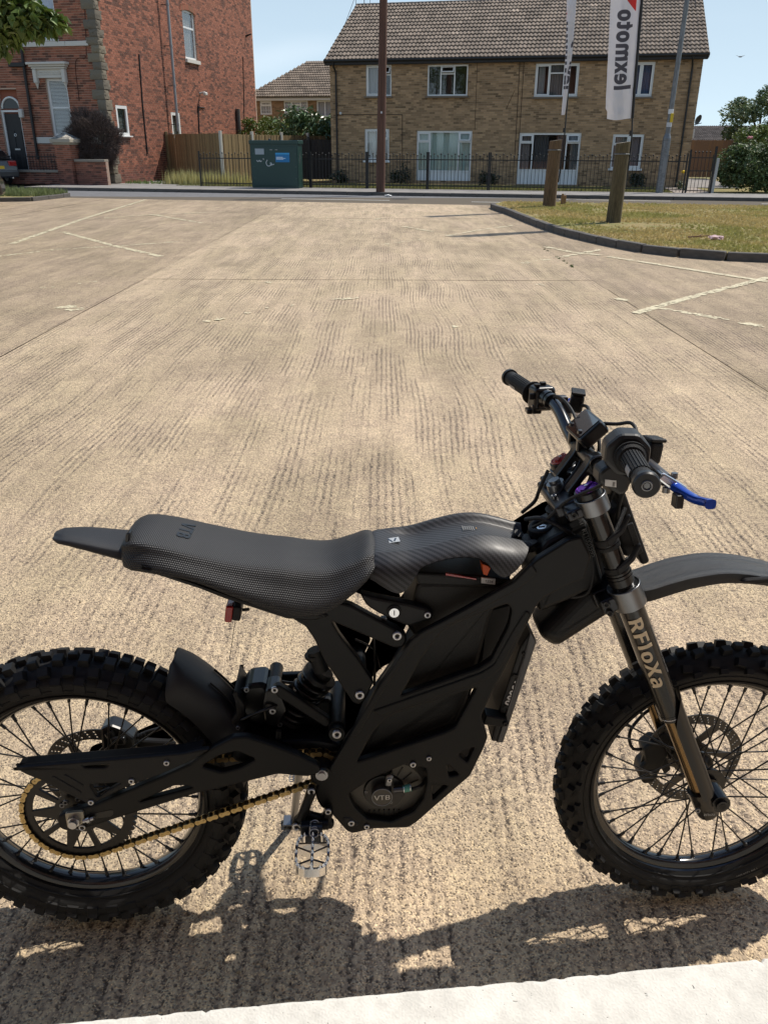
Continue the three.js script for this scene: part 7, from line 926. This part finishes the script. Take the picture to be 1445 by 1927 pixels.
// ---------------- foot pegs, bracket, side stand
{
  for (const s of [1, -1]) {
    const p = grp('foot_peg', bike), [cx, cy] = [0.4555, 0.322], Z0 = 0.155, Z1 = 0.238, W = 0.029; p.scale.z = s;
    const loop = []; for (let i = 0; i < 40; i++) { const a = i / 40 * 2 * Math.PI, ex = Math.sign(Math.cos(a)) * Math.pow(Math.abs(Math.cos(a)), 0.55) * W, ez = Math.sign(Math.sin(a)) * Math.pow(Math.abs(Math.sin(a)), 0.65) * (Z1 - Z0) / 2; loop.push([ex, 0, ez]); }
    const mid = (Z0 + Z1) / 2, rows = loop.map(([x, y, z]) => { const nx = x / W, nz = z / ((Z1 - Z0) / 2), l = Math.hypot(nx, nz), ox = nx / l * 0.0024, oz = nz / l * 0.0024; return [[cx + x + ox, cy + 0.008, mid + z + oz], [cx + x - ox, cy + 0.008, mid + z - oz], [cx + x - ox, cy - 0.010, mid + z - oz], [cx + x + ox, cy - 0.010, mid + z + oz]]; }); rows.push(rows[0]); part('cage', toCreasedNormals(nonIdx(gridSurf(rows, true)), 0.5), M.alu, p);
    const bars = [box(0.005, 0.014, Z1 - Z0 - 0.006, cx, cy, mid), box(2 * W - 0.008, 0.014, 0.004, cx, cy, Z0 + 0.021)]; for (const q of [-1, 1]) bars.push(box(0.029, 0.012, 0.004).rotateY(q * 0.5).translate(cx + q * 0.014, cy, Z0 + 0.036), box(0.026, 0.012, 0.0045).rotateY(-q * 0.42).translate(cx + q * 0.013, cy, Z1 - 0.018)); part('cross_bars', merge(bars), M.alu, p);
    const th = []; for (let i = 0; i < 40; i += 2) { const [x, y, z] = loop[i]; th.push(new THREE.ConeGeometry(0.0034, 0.007, 6).translate(cx + x, cy + 0.0115, mid + z)); } for (let k = 0; k < 5; k++) th.push(new THREE.ConeGeometry(0.0036, 0.007, 6).translate(cx, cy + 0.0105, Z0 + 0.012 + k * 0.0155)); part('teeth', merge(th), M.alu, p);
    part('hinge', merge([rbox(0.034, 0.022, 0.028, 0.004, cx, cy - 0.002, Z0 - 0.010), cyl([cx - 0.005, cy + 0.014, Z0 - 0.010], [cx + 0.016, cy + 0.012, Z0 - 0.010], 0.0105, 0.0105, 18), rbox(0.02, 0.03, 0.016, 0.003, cx - 0.014, cy + 0.004, Z0 - 0.018)]), std(0.05, 0.056, 0.065, 0.35, { metalness: 0.8 }), p); const spr = []; for (let i = 0; i <= 40; i++) { const a = i / 40 * 5 * 6.283; spr.push([cx - 0.002 + Math.cos(a) * 0.0082 + 0.004, cy + 0.014 + Math.sin(a) * 0.0082, Z0 - 0.022 + i * 0.0007]); } part('return_spring', tube(spr, 0.0013, 80, 5), M.metal, p);
    const b = grp('peg_bracket', bike); b.scale.z = s; part('plate', plate([[.4468,.4006],[.4587,.4001],[.4623,.3878],[.4493,.3515],[.4469,.3392],[.4708,.3307],[.4773,.3504],[.4874,.3524],[.4931,.3373],[.4868,.3238],[.4947,.3147],[.4904,.3022],[.4641,.3058],[.4296,.3047],[.4156,.3078],[.4142,.323],[.4246,.3326],[.4379,.3716]], 0.098, 0.114, 0.004, [], 2, 0.006), M.frame, b); part('arm', merge([cyl([.4544,.3914,.11], [.4299,.3313,.118], 0.0085, 0.0085, 12), cyl([.4262,.3176,.115], [.4827,.3178,.115], 0.0105, 0.0105, 12)]), M.frame, b); bolt(b, .4528,.3943, 0.113, 0.0072); bolt(b, .4229,.3197, 0.119, 0.0088); bolt(b, .4824,.3466, 0.113, 0.0066);
  }
  const k = grp('side_stand', bike); part('leg', merge([cyl([.4213,.3307,-.075], [0.3855, 0.021, -0.236], 0.0095, 0.0085, 14)]), M.gun, k); part('foot', rbox(0.05, 0.008, 0.035, 0.003).rotateX(0.07).translate(0.3855, 0.0215, -0.238), M.gun, k); const sp = []; const s0 = V3(.4116,.3615,-.07), s1 = V3(0.392, 0.20, -0.16); for (let i = 0; i <= 90; i++) { const t = i / 90, a = t * 15 * 6.283, q = s0.clone().lerp(s1, t); sp.push([q.x + Math.cos(a) * 0.006, q.y, q.z + Math.sin(a) * 0.006]); } part('spring', tube(sp, 0.0013, 220, 5), M.metal, k);
}
// ---------------- fork, clamps, front end.  fork frame: origin at the leg's top cap, y up along the leg, x forward
const FT = V3(0.9338, 0.9665, 0), fAng = Math.atan2(1.2203 - 0.9334, 0.9693 - 0.3225);          // rake
const fkM = new THREE.Matrix4().makeRotationZ(fAng).setPosition(FT); const fk = (g) => g.applyMatrix4(fkM); const LZ = 0.0865;
function bendText(str, size, r, gap, font = fontBold, sx = 1) { // letters wrapped round a leg, reading down it, tops to the front
  const g = subdivide(text3(str, size, 0.0005, font), size * 0.2), p = g.attributes.position; for (let i = 0; i < p.count; i++) { const a = p.getY(i) / r, rr = r + 0.0002 + p.getZ(i); p.setXYZ(i, Math.sin(a) * rr, -p.getX(i) * sx, Math.cos(a) * rr); } g.computeVertexNormals(); return g;
}
for (const s of [1, -1]) {
  const leg = grp('fork_leg', bike), tr = (g) => fk(g.translate(0, 0, s * LZ)), c = (y0, y1, r0, r1, sg = 30) => tr(cyl([0, y0, 0], [0, y1, 0], r0, r1 ?? r0, sg));
  part('outer_tube', merge([c(-0.20, 0.0, 0.0195, 0.0190), c(-0.235, -0.20, 0.0228, 0.0200), c(-0.475, -0.235, 0.0220, 0.0228), c(-0.488, -0.475, 0.0230, 0.0226)]), M.bronze, leg);
  part('wiper_ring', tr(new THREE.TorusGeometry(0.0222, 0.0010, 8, 36).rotateX(Math.PI / 2).translate(0, -0.482, 0)), M.alu, leg);
  part('stanchion', c(-0.70, -0.47, 0.0168), M.stan, leg);
  part('adjuster_cap', merge([c(-0.006, 0.006, 0.0235, 0.0228), c(0.006, 0.009, 0.0205, 0.0195)]), M.gloss, leg); part('adjuster_dial', merge([c(0.009, 0.0115, 0.0170, 0.0162), tr(box(0.030, 0.004, 0.007).rotateY(0.8).translate(0, 0.0125, 0)), tr(new THREE.TorusGeometry(0.0188, 0.0014, 6, 28).rotateX(Math.PI / 2).translate(0, 0.009, 0))]), s > 0 ? M.purple : M.red, leg); part('dial_screw', c(0.012, 0.0155, 0.0032, 0.003), M.metal, leg);
  // plastic guard over the front of the sliding tube
  const gr = []; for (let i = 0; i <= 16; i++) { const t = i / 16, y = lerp(-0.685, -0.43, t), tp = t > 0.7 ? 1 - Math.pow((t - 0.7) / 0.3, 1.6) : 1, row = []; for (let k = 0; k <= 18; k++) { const a = lerp(-0.72, 0.95, k / 18) * Math.PI * 0.62 * tp * 0.95 + 0.02, rr = 0.0262 + (t > 0.85 ? (t - 0.85) * 0.03 : 0); row.push([Math.cos(a) * rr, y, Math.sin(a) * rr * 1.05]); } gr.push(row); } part('guard', tr(merge([gridSurf(gr), gridSurf(gr.map((r) => r.map(([x, y, z]) => [x * 0.93, y, z * 0.93])))])), new THREE.MeshPhysicalMaterial({ color: lin(0.014, 0.0135, 0.013), roughness: 0.3, side: THREE.DoubleSide }), leg);
  part('axle_lug', merge([c(-0.735, -0.675, 0.0215, 0.0235), tr(new THREE.SphereGeometry(0.0215, 20, 12).scale(1, 0.6, 1).translate(0, -0.735, 0)), cyl([WB - 0.008, RF + 0.012, s * 0.062], [WB - 0.008, RF + 0.012, s * 0.106], 0.0185, 0.0185, 24), cyl([WB - 0.008, RF + 0.012, s * 0.1], [WB - 0.008, RF + 0.012, s * 0.112], 0.0125, 0.0115, 20)]), M.gloss, leg); part('axle_hole', cyl([WB - 0.008, RF + 0.012, s * 0.111], [WB - 0.008, RF + 0.012, s * 0.1125], 0.0072, 0.0072, 6), M.dark, leg); bolt(leg, ...[0, 0].map((_, i) => (i ? FT.y - 0.70 * Math.cos(fAng) - 0.010 : FT.x + 0.70 * Math.sin(fAng) - 0.018)), s * 0.0865 + 0.022, 0.0055, M.gun);
  if (s > 0) { const lt = bendText('RFloXa', 0.0245, 0.0231, 0, fontBold, 1.42); part('lettering', tr(lt.rotateY(-0.12).translate(-0.002, -0.325, 0)), M.goldPrint, leg).userData.label = 'gold lettering RFloXa running down the fork leg'; part('small_print', tr(bendText('TWIN CHAMBER HYDRAULIC FORK SYSTEM', 0.0040, 0.0231, 0, fontReg).rotateY(0.95).translate(0, -0.33, 0)), std(0.10, 0.095, 0.09, 0.6), leg); part('lug_print', fk(text3('RFloXa', 0.0055, 0.0004, fontReg).rotateZ(-fAng + 0.05).translate(-0.002, -0.722, LZ + 0.0232)), std(0.4, 0.4, 0.39, 0.6), leg); }
  // cable guides and bands on the upper tube
  for (const y of [-0.092, -0.150]) part('guide_band', merge([c(y - 0.006, y + 0.006, 0.0215), c(y - 0.016, y - 0.009, 0.0210), fk(plate([[-0.004, y - 0.006], [0.03, y + 0.010], [0.05, y + 0.034], [0.044, y + 0.034], [0.024, y + 0.016], [-0.004, y + 0.008]], s * LZ + (s > 0 ? 0.012 : -0.024), s * LZ + (s > 0 ? 0.024 : -0.012), 0.002, [], 1, 0.003))]), M.plastic, leg); part('seal_stack', merge([c(-0.182, -0.168, 0.0225), c(-0.166, -0.161, 0.0232), c(-0.159, -0.155, 0.0225)]), M.gloss, leg);
}
{
  const tc = grp('upper_clamp', bike), lc = grp('lower_clamp', bike);
  const ring = (y0, y1, ro, z) => fk(cyl([0, y0, z], [0, y1, z], ro, ro, 32));
  for (const s of [1, -1]) { part('clamp_ring', merge([ring(-0.034, -0.006, 0.0272, s * LZ), fk(new THREE.TorusGeometry(0.0258, 0.0015, 6, 32).rotateX(Math.PI / 2).translate(0, -0.006, s * LZ))]), M.gun, tc); part('clamp_ring', merge([ring(-0.229, -0.190, 0.0300, s * LZ), fk(new THREE.TorusGeometry(0.0286, 0.0016, 6, 32).rotateX(Math.PI / 2).translate(0, -0.190, s * LZ))]), M.gun, lc); for (const y of [-0.014, -0.027]) { } }
  part('bridge', fk(merge([rbox(0.062, 0.024, 2 * LZ - 0.03, 0.006, -0.030, -0.020, 0), rbox(0.03, 0.020, 0.05, 0.005, -0.034, -0.022, LZ - 0.01), rbox(0.03, 0.020, 0.05, 0.005, -0.034, -0.022, -LZ + 0.01)])), std(0.055, 0.056, 0.060, 0.35, { metalness: 0.9 }), tc); part('bridge', fk(merge([rbox(0.055, 0.034, 2 * LZ - 0.03, 0.006, -0.028, -0.209, 0), rbox(0.03, 0.03, 0.05, 0.005, -0.036, -0.209, LZ - 0.008)])), std(0.05, 0.051, 0.054, 0.35, { metalness: 0.9 }), lc);
  part('stem_nut', fk(merge([cyl([-0.036, -0.008, 0], [-0.036, 0.006, 0], 0.017, 0.016, 24), cyl([-0.036, 0.006, 0], [-0.036, 0.012, 0], 0.011, 0.011, 6)])), M.gun, tc); const pin = (g, x, y, z) => { const b = bolt(g, 0, 0, 0, 0.0062, M.gloss); const v = V3(x, y, z).applyMatrix4(fkM); b.position.copy(v); b.rotation.y = -0.5; }; pin(tc, -0.036, -0.020, LZ + 0.016); pin(lc, -0.040, -0.200, LZ + 0.02); pin(lc, -0.040, -0.219, LZ + 0.02);
  for (const [x, z] of [[-0.05, 0.035], [-0.018, 0.035], [-0.05, -0.035], [-0.018, -0.035]]) part('cap_screw', fk(merge([cyl([x, -0.008, z], [x, -0.002, z], 0.0055, 0.0055, 12), new THREE.TorusGeometry(0.0044, 0.001, 5, 14).rotateX(Math.PI / 2).translate(x, -0.0015, z)])), M.gun, tc);
  // head-lamp shell and number board ahead of the fork
  part('number_board', fk(merge([rbox(0.016, 0.175, 0.115, 0.006, 0.058, -0.105, -0.012), rbox(0.03, 0.10, 0.08, 0.01, 0.042, -0.12, 0)])), M.plastic, bike); part('board_stay', fk(merge([cyl([0.02, -0.092, LZ * 0.9], [0.055, -0.07, 0.05], 0.004, 0.004, 8), cyl([0.02, -0.15, LZ * 0.9], [0.055, -0.16, 0.05], 0.004, 0.004, 8), rbox(0.012, 0.06, 0.006, 0.002, 0.045, -0.11, LZ + 0.005)])), M.plastic, bike);
}
// front mudguard: long upper blade and the scoop behind the fork
{
  const tab = [[1.040, 0.760, 0.040, 0.022], [1.075, 0.765, 0.047, 0.024], [1.11, 0.777, 0.049, 0.024], [1.15, 0.7885, 0.050, 0.022], [1.21, 0.7965, 0.050, 0.020], [1.26, 0.793, 0.051, 0.018], [1.30, 0.785, 0.052, 0.016], [1.35, 0.771, 0.052, 0.016], [1.42, 0.747, 0.047, 0.014], [1.50, 0.716, 0.040, 0.011], [1.54, 0.699, 0.030, 0.008], [1.55, 0.694, 0.012, 0.004]], rows = []; for (let i = 0; i <= 60; i++) { const x = lerp(1.04, 1.55, i / 60), [y, w, d] = interp(tab, x); rows.push([[-0.98, -d * 1.0], [-1, -d * 0.6], [-0.97, -d * 0.12], [-0.90, -0.001], [-0.62, -0.002], [-0.52, -0.0035], [-0.40, -0.002], [-0.2, 0.001], [0, 0.002], [0.2, 0.001], [0.40, -0.002], [0.52, -0.0035], [0.62, -0.002], [0.90, -0.001], [0.97, -d * 0.12], [1, -d * 0.6], [0.98, -d * 1.0]].map(([z, dy]) => [x, y + dy, z * w])); }
  const g = grp('front_mudguard', bike); part('blade', toCreasedNormals(merge([gridSurf(rows), gridSurf(rows.map((r) => r.map(([x, y, z]) => [x, y - 0.0028, z * 0.965])))]), 0.7), new THREE.MeshStandardMaterial({ color: lin(0.026, 0.0265, 0.0275), roughness: 0.36, bumpMap: fineBump, bumpScale: 0.0005, side: THREE.DoubleSide }), g);
  part('side_fin', plate([[1.2384,.7799],[1.2453,.7862],[1.2893,.7884],[1.3141,.7879],[1.3161,.7761],[1.271,.7739]], 0.046, 0.057, 0.003, [], 1, 0.004), M.plastic, g);
  part('scoop', plate([[.9576,.7763],[.9423,.7617],[.8793,.6851],[.8846,.6649],[.9057,.6487],[.9218,.6483],[1.0059,.7105],[1.0278,.7296],[1.0308,.7576],[1.0031,.7795]], -0.05, 0.056, 0.030, [], 7, 0.022), M.plastic, g);
}
// front caliper beyond the wheel, with hose
{ const c = grp('front_caliper', bike); part('body', plate([[1.1437,.3451],[1.1654,.3659],[1.1894,.3571],[1.1997,.3297],[1.19,.2944],[1.1779,.2587],[1.155,.254],[1.1405,.2796],[1.1427,.3016],[1.1531,.3122]], -0.085, -0.045, 0.006, [], 2, 0.006), M.plastic, c); part('pad_carrier', plate([[1.1595,.3466],[1.1871,.383],[1.2028,.3665],[1.1936,.3292],[1.2126,.2875],[1.2004,.2742],[1.1791,.3161]], -0.062, -0.05, 0.002, [], 1, 0.004), M.plastic, c); part('hose', tube([[1.1639,.339,-.06], [1.1272,.3376,-.06], [1.1201,.371,-.07], [1.1442,.4033,-.08], [1.183,.4285,-.1], [1.1115,.6096,-.1]], 0.0035, 40, 8), M.dark, c); bolt(c, 1.1687,.2864, -0.046, 0.006, M.gun); }
// ---------------- handlebar and controls
{
  const hb = grp('handlebar', bike); const R = [[0.9555, 1.004, -0.02], [0.9555, 1.004, 0.02], [0.955, 1.007, 0.07], [0.951, 1.022, 0.11], [0.944, 1.058, 0.16], [0.937, 1.076, 0.20], [0.932, 1.082, 0.26], [0.914, 1.080, 0.375]], L = [[0.953, 1.004, -0.04], [0.951, 1.008, -0.075], [0.946, 1.024, -0.11], [0.938, 1.052, -0.16], [0.928, 1.063, -0.205], [0.911, 1.063, -0.265], [0.886, 1.073, -0.375]]; const bar = new THREE.CatmullRomCurve3([...L.slice().reverse(), ...R].map((p) => V3(...p)));
  part('bar', new THREE.TubeGeometry(bar, 120, 0.0118, 16), phys(0.007, 0.007, 0.008, 0.22, { clearcoat: 0.5 }), hb); const bulge = tube([[0.954, 1.0045, -0.065], [0.9555, 1.004, -0.03], [0.9555, 1.004, 0.03], [0.955, 1.006, 0.06]], 0.0150, 20, 16); part('bar_centre', bulge, M.gloss, hb);
  const gripOf = (a, b) => { const gp = grp('grip', bike), A = V3(...a), Bv = V3(...b), u = Bv.clone().sub(A).normalize(), L0 = A.distanceTo(Bv), q = new THREE.Quaternion().setFromUnitVectors(V3(0, 1, 0), u); const gs = [new THREE.CylinderGeometry(0.0145, 0.0145, L0, 24).translate(0, L0 / 2, 0)]; for (let k = 0; k < 22; k++) { const an = k / 22 * 6.283; gs.push(new THREE.BoxGeometry(0.0022, L0 * 0.66, 0.0028).translate(0.0149, L0 * 0.44, 0).rotateY(an)); } const g = merge(gs); g.applyQuaternion(q).translate(A.x, A.y, A.z); part('rubber', g, M.rubber, gp); const fl = merge([new THREE.CylinderGeometry(0.0240, 0.0240, 0.004, 30).translate(0, 0.002, 0), new THREE.CylinderGeometry(0.0185, 0.0230, 0.006, 30).translate(0, 0.006, 0)]); fl.applyQuaternion(q).translate(A.x, A.y, A.z); part('flange', fl, M.rubber, gp); const en = merge([new THREE.CylinderGeometry(0.0180, 0.0180, 0.008, 30).translate(0, L0 + 0.003, 0), new THREE.CylinderGeometry(0.0160, 0.0180, 0.003, 30).translate(0, L0 + 0.0085, 0)]); en.applyQuaternion(q).translate(A.x, A.y, A.z); part('end_cap', en, std(0.012, 0.012, 0.0125, 0.4), gp); const hx = merge([new THREE.TorusGeometry(0.0062, 0.0014, 8, 22).rotateX(Math.PI / 2).translate(0, L0 + 0.0105, 0), new THREE.CylinderGeometry(0.0042, 0.0042, 0.002, 6).translate(0, L0 + 0.0095, 0)]); hx.applyQuaternion(q).translate(A.x, A.y, A.z); part('end_screw', hx, M.gun, gp); const patch = new THREE.CylinderGeometry(0.0167, 0.0167, L0 * 0.24, 8, 1, true, -2.2, 0.62).translate(0, L0 * 0.62, 0); patch.applyQuaternion(q).translate(A.x, A.y, A.z); part('grey_patch', patch, new THREE.MeshStandardMaterial({ color: lin(0.30, 0.30, 0.30), roughness: 0.5, side: THREE.DoubleSide }), gp); return { A, u, q }; };
  const gr = gripOf([0.932, 1.0815, 0.268], [0.914, 1.080, 0.380]), gl = gripOf([0.9115, 1.063, -0.262], [0.886, 1.073, -0.378]);
  // throttle housing
  const th = grp('throttle_housing', bike); { const oct = []; for (let k = 0; k < 8; k++) { const a = (k + 0.5) / 8 * 6.283; oct.push([Math.cos(a) * 0.0345, Math.sin(a) * 0.0335]); } const g = plate(oct, 0, 0.046, 0.006, [], 2, 0.006); g.applyQuaternion(new THREE.Quaternion().setFromUnitVectors(V3(0, 0, 1), gr.u)).translate(0.937, 1.0835, 0.218); part('body', g, std(0.013, 0.013, 0.0135, 0.45), th); const ext = plate([[.8927,1.0576],[.9079,1.0685],[.9409,1.0504],[.9388,1.0261],[.9269,1.0197],[.9034,1.0348],[.8936,1.0398]], 0.222, 0.258, 0.005, [], 2, 0.006); part('switch_pod', ext, std(0.011, 0.011, 0.0115, 0.45), th); const lb = part('sticker', plate([[.9016,1.0462],[.9181,1.0443],[.9192,1.0338],[.9025,1.0364]], 0.257, 0.2592, 0.0002, [], 1, 0), M.white, th); part('sticker_print', merge([0, 1, 2, 3].map((i) => box(0.0035, 0.0008, 0.0003, ...[.9146,1.0388].map((v, k) => v + (k ? (i - 1.5) * 0.0017 : 0)), 0.2596))), std(0.15, 0.15, 0.15, 0.6), th); }
  // switch cluster, left
  const sc = grp('switch_cluster', bike); part('body', rbox(0.046, 0.050, 0.042, 0.010).rotateY(0.2).translate(0.922, 1.060, -0.235), M.gloss, sc); part('buttons', merge([rbox(0.012, 0.006, 0.012, 0.002, 0.908, 1.088, -0.222), rbox(0.012, 0.006, 0.012, 0.002, 0.924, 1.088, -0.240), rbox(0.010, 0.012, 0.01, 0.002, 0.898, 1.066, -0.218)]), M.plastic, sc); part('horn_lever', merge([rbox(0.012, 0.010, 0.026, 0.003, 0.897, 1.034, -0.232), rbox(0.02, 0.02, 0.02, 0.004, 0.910, 1.040, -0.225)]), M.gloss, sc); part('clamp', merge([cyl([0.926, 1.063, -0.212], [0.930, 1.0625, -0.200], 0.0175, 0.0175, 20), cyl([0.930, 1.062, -0.195], [0.932, 1.061, -0.185], 0.0165, 0.0165, 20)]), M.gloss, sc);
  // master cylinders, levers
  const ctrl = (s, dx, dy) => { const mc = grp('brake_cylinder', bike); mc.position.set(dx, dy, 0); const z = (q) => s * q; part('reservoir', merge([rbox(0.026, 0.036, s > 0 ? 0.026 : 0.046, 0.007).rotateZ(-0.12).rotateY(s * 0.25).translate(0.988, 1.070, z(0.200)), rbox(0.028, 0.006, s > 0 ? 0.028 : 0.05, 0.003).rotateZ(-0.12).rotateY(s * 0.25).translate(0.990, 1.090, z(0.200))]), M.plastic, mc); part('cylinder', merge([cyl([0.968, 1.062, z(0.185)], [0.990, 1.045, z(0.262)], 0.011, 0.010, 16), rbox(0.03, 0.02, 0.02, 0.004, 0.955, 1.072, z(0.205))]), std(0.10, 0.10, 0.105, 0.35, { metalness: 0.8 }), mc); part('perch', plate([[0.972, 1.050], [1.000, 1.030], [1.016, 1.026], [1.020, 1.036], [1.004, 1.046], [0.980, 1.060]], z(0.262) - 0.012, z(0.262) + 0.012, 0.003, [], 2, 0.004), M.alu, mc); part('perch_screws', merge([cyl([1.004, 1.046, z(0.256)], [1.004, 1.054, z(0.256)], 0.0052, 0.0048, 12), cyl([0.992, 1.026, z(0.262)], [0.992, 1.034, z(0.262)], 0.006, 0.006, 8)]), M.gun, mc); const lv = [[0.996, 1.041, z(0.262)], [1.004, 1.036, z(0.285)], [1.012, 1.034, z(0.315)], [1.015, 1.036, z(0.330)], [1.018, 1.038, z(0.342)], [1.019, 1.0385, z(0.350)]], cv = new THREE.CatmullRomCurve3(lv.map((p) => V3(...p))), rows = []; for (let i = 0; i <= 30; i++) { const t = i / 30, p = cv.getPoint(t), w = lerp(0.0080, 0.0055, Math.min(1, t * 1.6)) * (t > 0.82 ? 1 + (t - 0.82) * 2.2 : 1), h = 0.0062 * (t > 0.85 ? 1.15 : 1), row = []; for (let k = 0; k < 14; k++) { const a = k / 14 * 6.283; row.push([p.x + Math.sign(Math.cos(a)) * Math.pow(Math.abs(Math.cos(a)), 0.6) * w, p.y + Math.sign(Math.sin(a)) * Math.pow(Math.abs(Math.sin(a)), 0.6) * h, p.z]); } rows.push(s > 0 ? row : row.slice().reverse()); } part('lever', mergeGeometries([nonIdx(gridSurf(rows, true)), capRow(rows[0]), capRow(rows[30].slice().reverse())]), M.blue, mc).userData.label = 'bright blue anodised lever blade'; part('lever_stop', rbox(0.012, 0.02, 0.018, 0.002, 0.998, 1.024, z(0.292)), M.gloss, mc); };
  ctrl(1, 0, 0); ctrl(-1, -0.004, -0.012);
  // display
  const dp = grp('display', bike), dm = new THREE.Matrix4().makeBasis(V3(0.72, 0.69, 0.0).normalize(), V3(-0.69, 0.72, 0).normalize(), V3(0, 0, 1)); dm.setPosition(0.955, 1.050, -0.045); const shp = [[-0.023, -0.050], [0.023, -0.050], [0.027, -0.041], [0.027, 0.041], [0.023, 0.050], [-0.023, 0.050], [-0.027, 0.041], [-0.027, -0.041]]; const dq = dm.clone().multiply(new THREE.Matrix4().makeRotationX(Math.PI / 2)); part('case', plate(shp, -0.004, 0.022, 0.004, [], 2, 0.003).applyMatrix4(dq), M.gloss, dp); part('screen', box(0.045, 0.0012, 0.086).translate(0, 0.0046, 0).applyMatrix4(dm), phys(0.012, 0.006, 0.005, 0.05, { clearcoat: 1, clearcoatRoughness: 0.02 }), dp); part('bracket', merge([rbox(0.02, 0.04, 0.012, 0.003, 0.948, 1.028, -0.02), rbox(0.02, 0.04, 0.012, 0.003, 0.948, 1.028, -0.075)]), M.gloss, dp);
  // bar risers
  const rs = grp('bar_risers', bike); for (const z of [-0.042, 0.042]) part('riser', plate([[0.905, 0.955], [0.945, 0.945], [0.975, 0.985], [0.976, 1.012], [0.962, 1.024], [0.944, 1.020], [0.936, 1.002]], z - 0.014, z + 0.014, 0.004, [[[0.926, 0.966], [0.944, 0.962], [0.95, 0.98], [0.942, 0.988]].reverse()], 2, 0.006), M.gloss, rs);
  // hoses and wires
  for (const [pts, r] of [[[[0.975, 1.052, -0.04], [.9784,1.0591,-.02], [1.0003,1.0629,0], [1.0173,1.0696,.02], [1.0206,1.0615,.04], [1.0083,1.0448,.06], [0.99, 0.99, 0.07], [0.985, 0.93, 0.04]], 0.0032], [[[0.985, 1.05, -0.2], [0.99, 1.06, -0.15], [0.985, 1.05, -0.10], [0.985, 1.02, -0.04], [0.98, 0.97, -0.02], [1.02, 0.85, -0.02]], 0.0034], [[[0.93, 1.06, -0.2], [0.936, 1.078, -0.16], [0.95, 1.06, -0.1], [0.95, 1.0, -0.02], [0.9, 0.94, 0.02]], 0.0028], [[[0.975, 1.045, 0.20], [0.985, 1.02, 0.15], [0.99, 0.96, 0.09], [1.0, 0.88, 0.05], [1.02, 0.80, 0.03]], 0.0034], [[[0.94, 1.05, 0.22], [0.93, 1.0, 0.15], [0.9, 0.95, 0.08], [0.872, 0.90, 0.045], [0.86, 0.88, 0.02]], 0.003], [[[0.845, 0.895, 0.02], [0.868, 0.906, 0.045], [0.90, 0.895, 0.066], [0.93, 0.87, 0.066], [0.94, 0.82, 0.06]], 0.004], [[[0.85, 0.89, -0.03], [0.868, 0.92, -0.01], [0.872, 0.945, 0.0], [0.885, 0.98, 0.0]], 0.0035], [[[0.955, 0.86, 0.055], [0.965, 0.80, 0.058], [0.958, 0.765, 0.055], [0.93, 0.755, 0.05], [0.90, 0.76, 0.03]], 0.004]]) part('hose', tube(pts, r, 40, 8), M.dark, bike);
  part('horn', cyl([0.925, 0.745, -0.02], [0.915, 0.72, -0.02], 0.03, 0.03, 20), M.gloss, bike);
}

renderer.render(scene, camera);
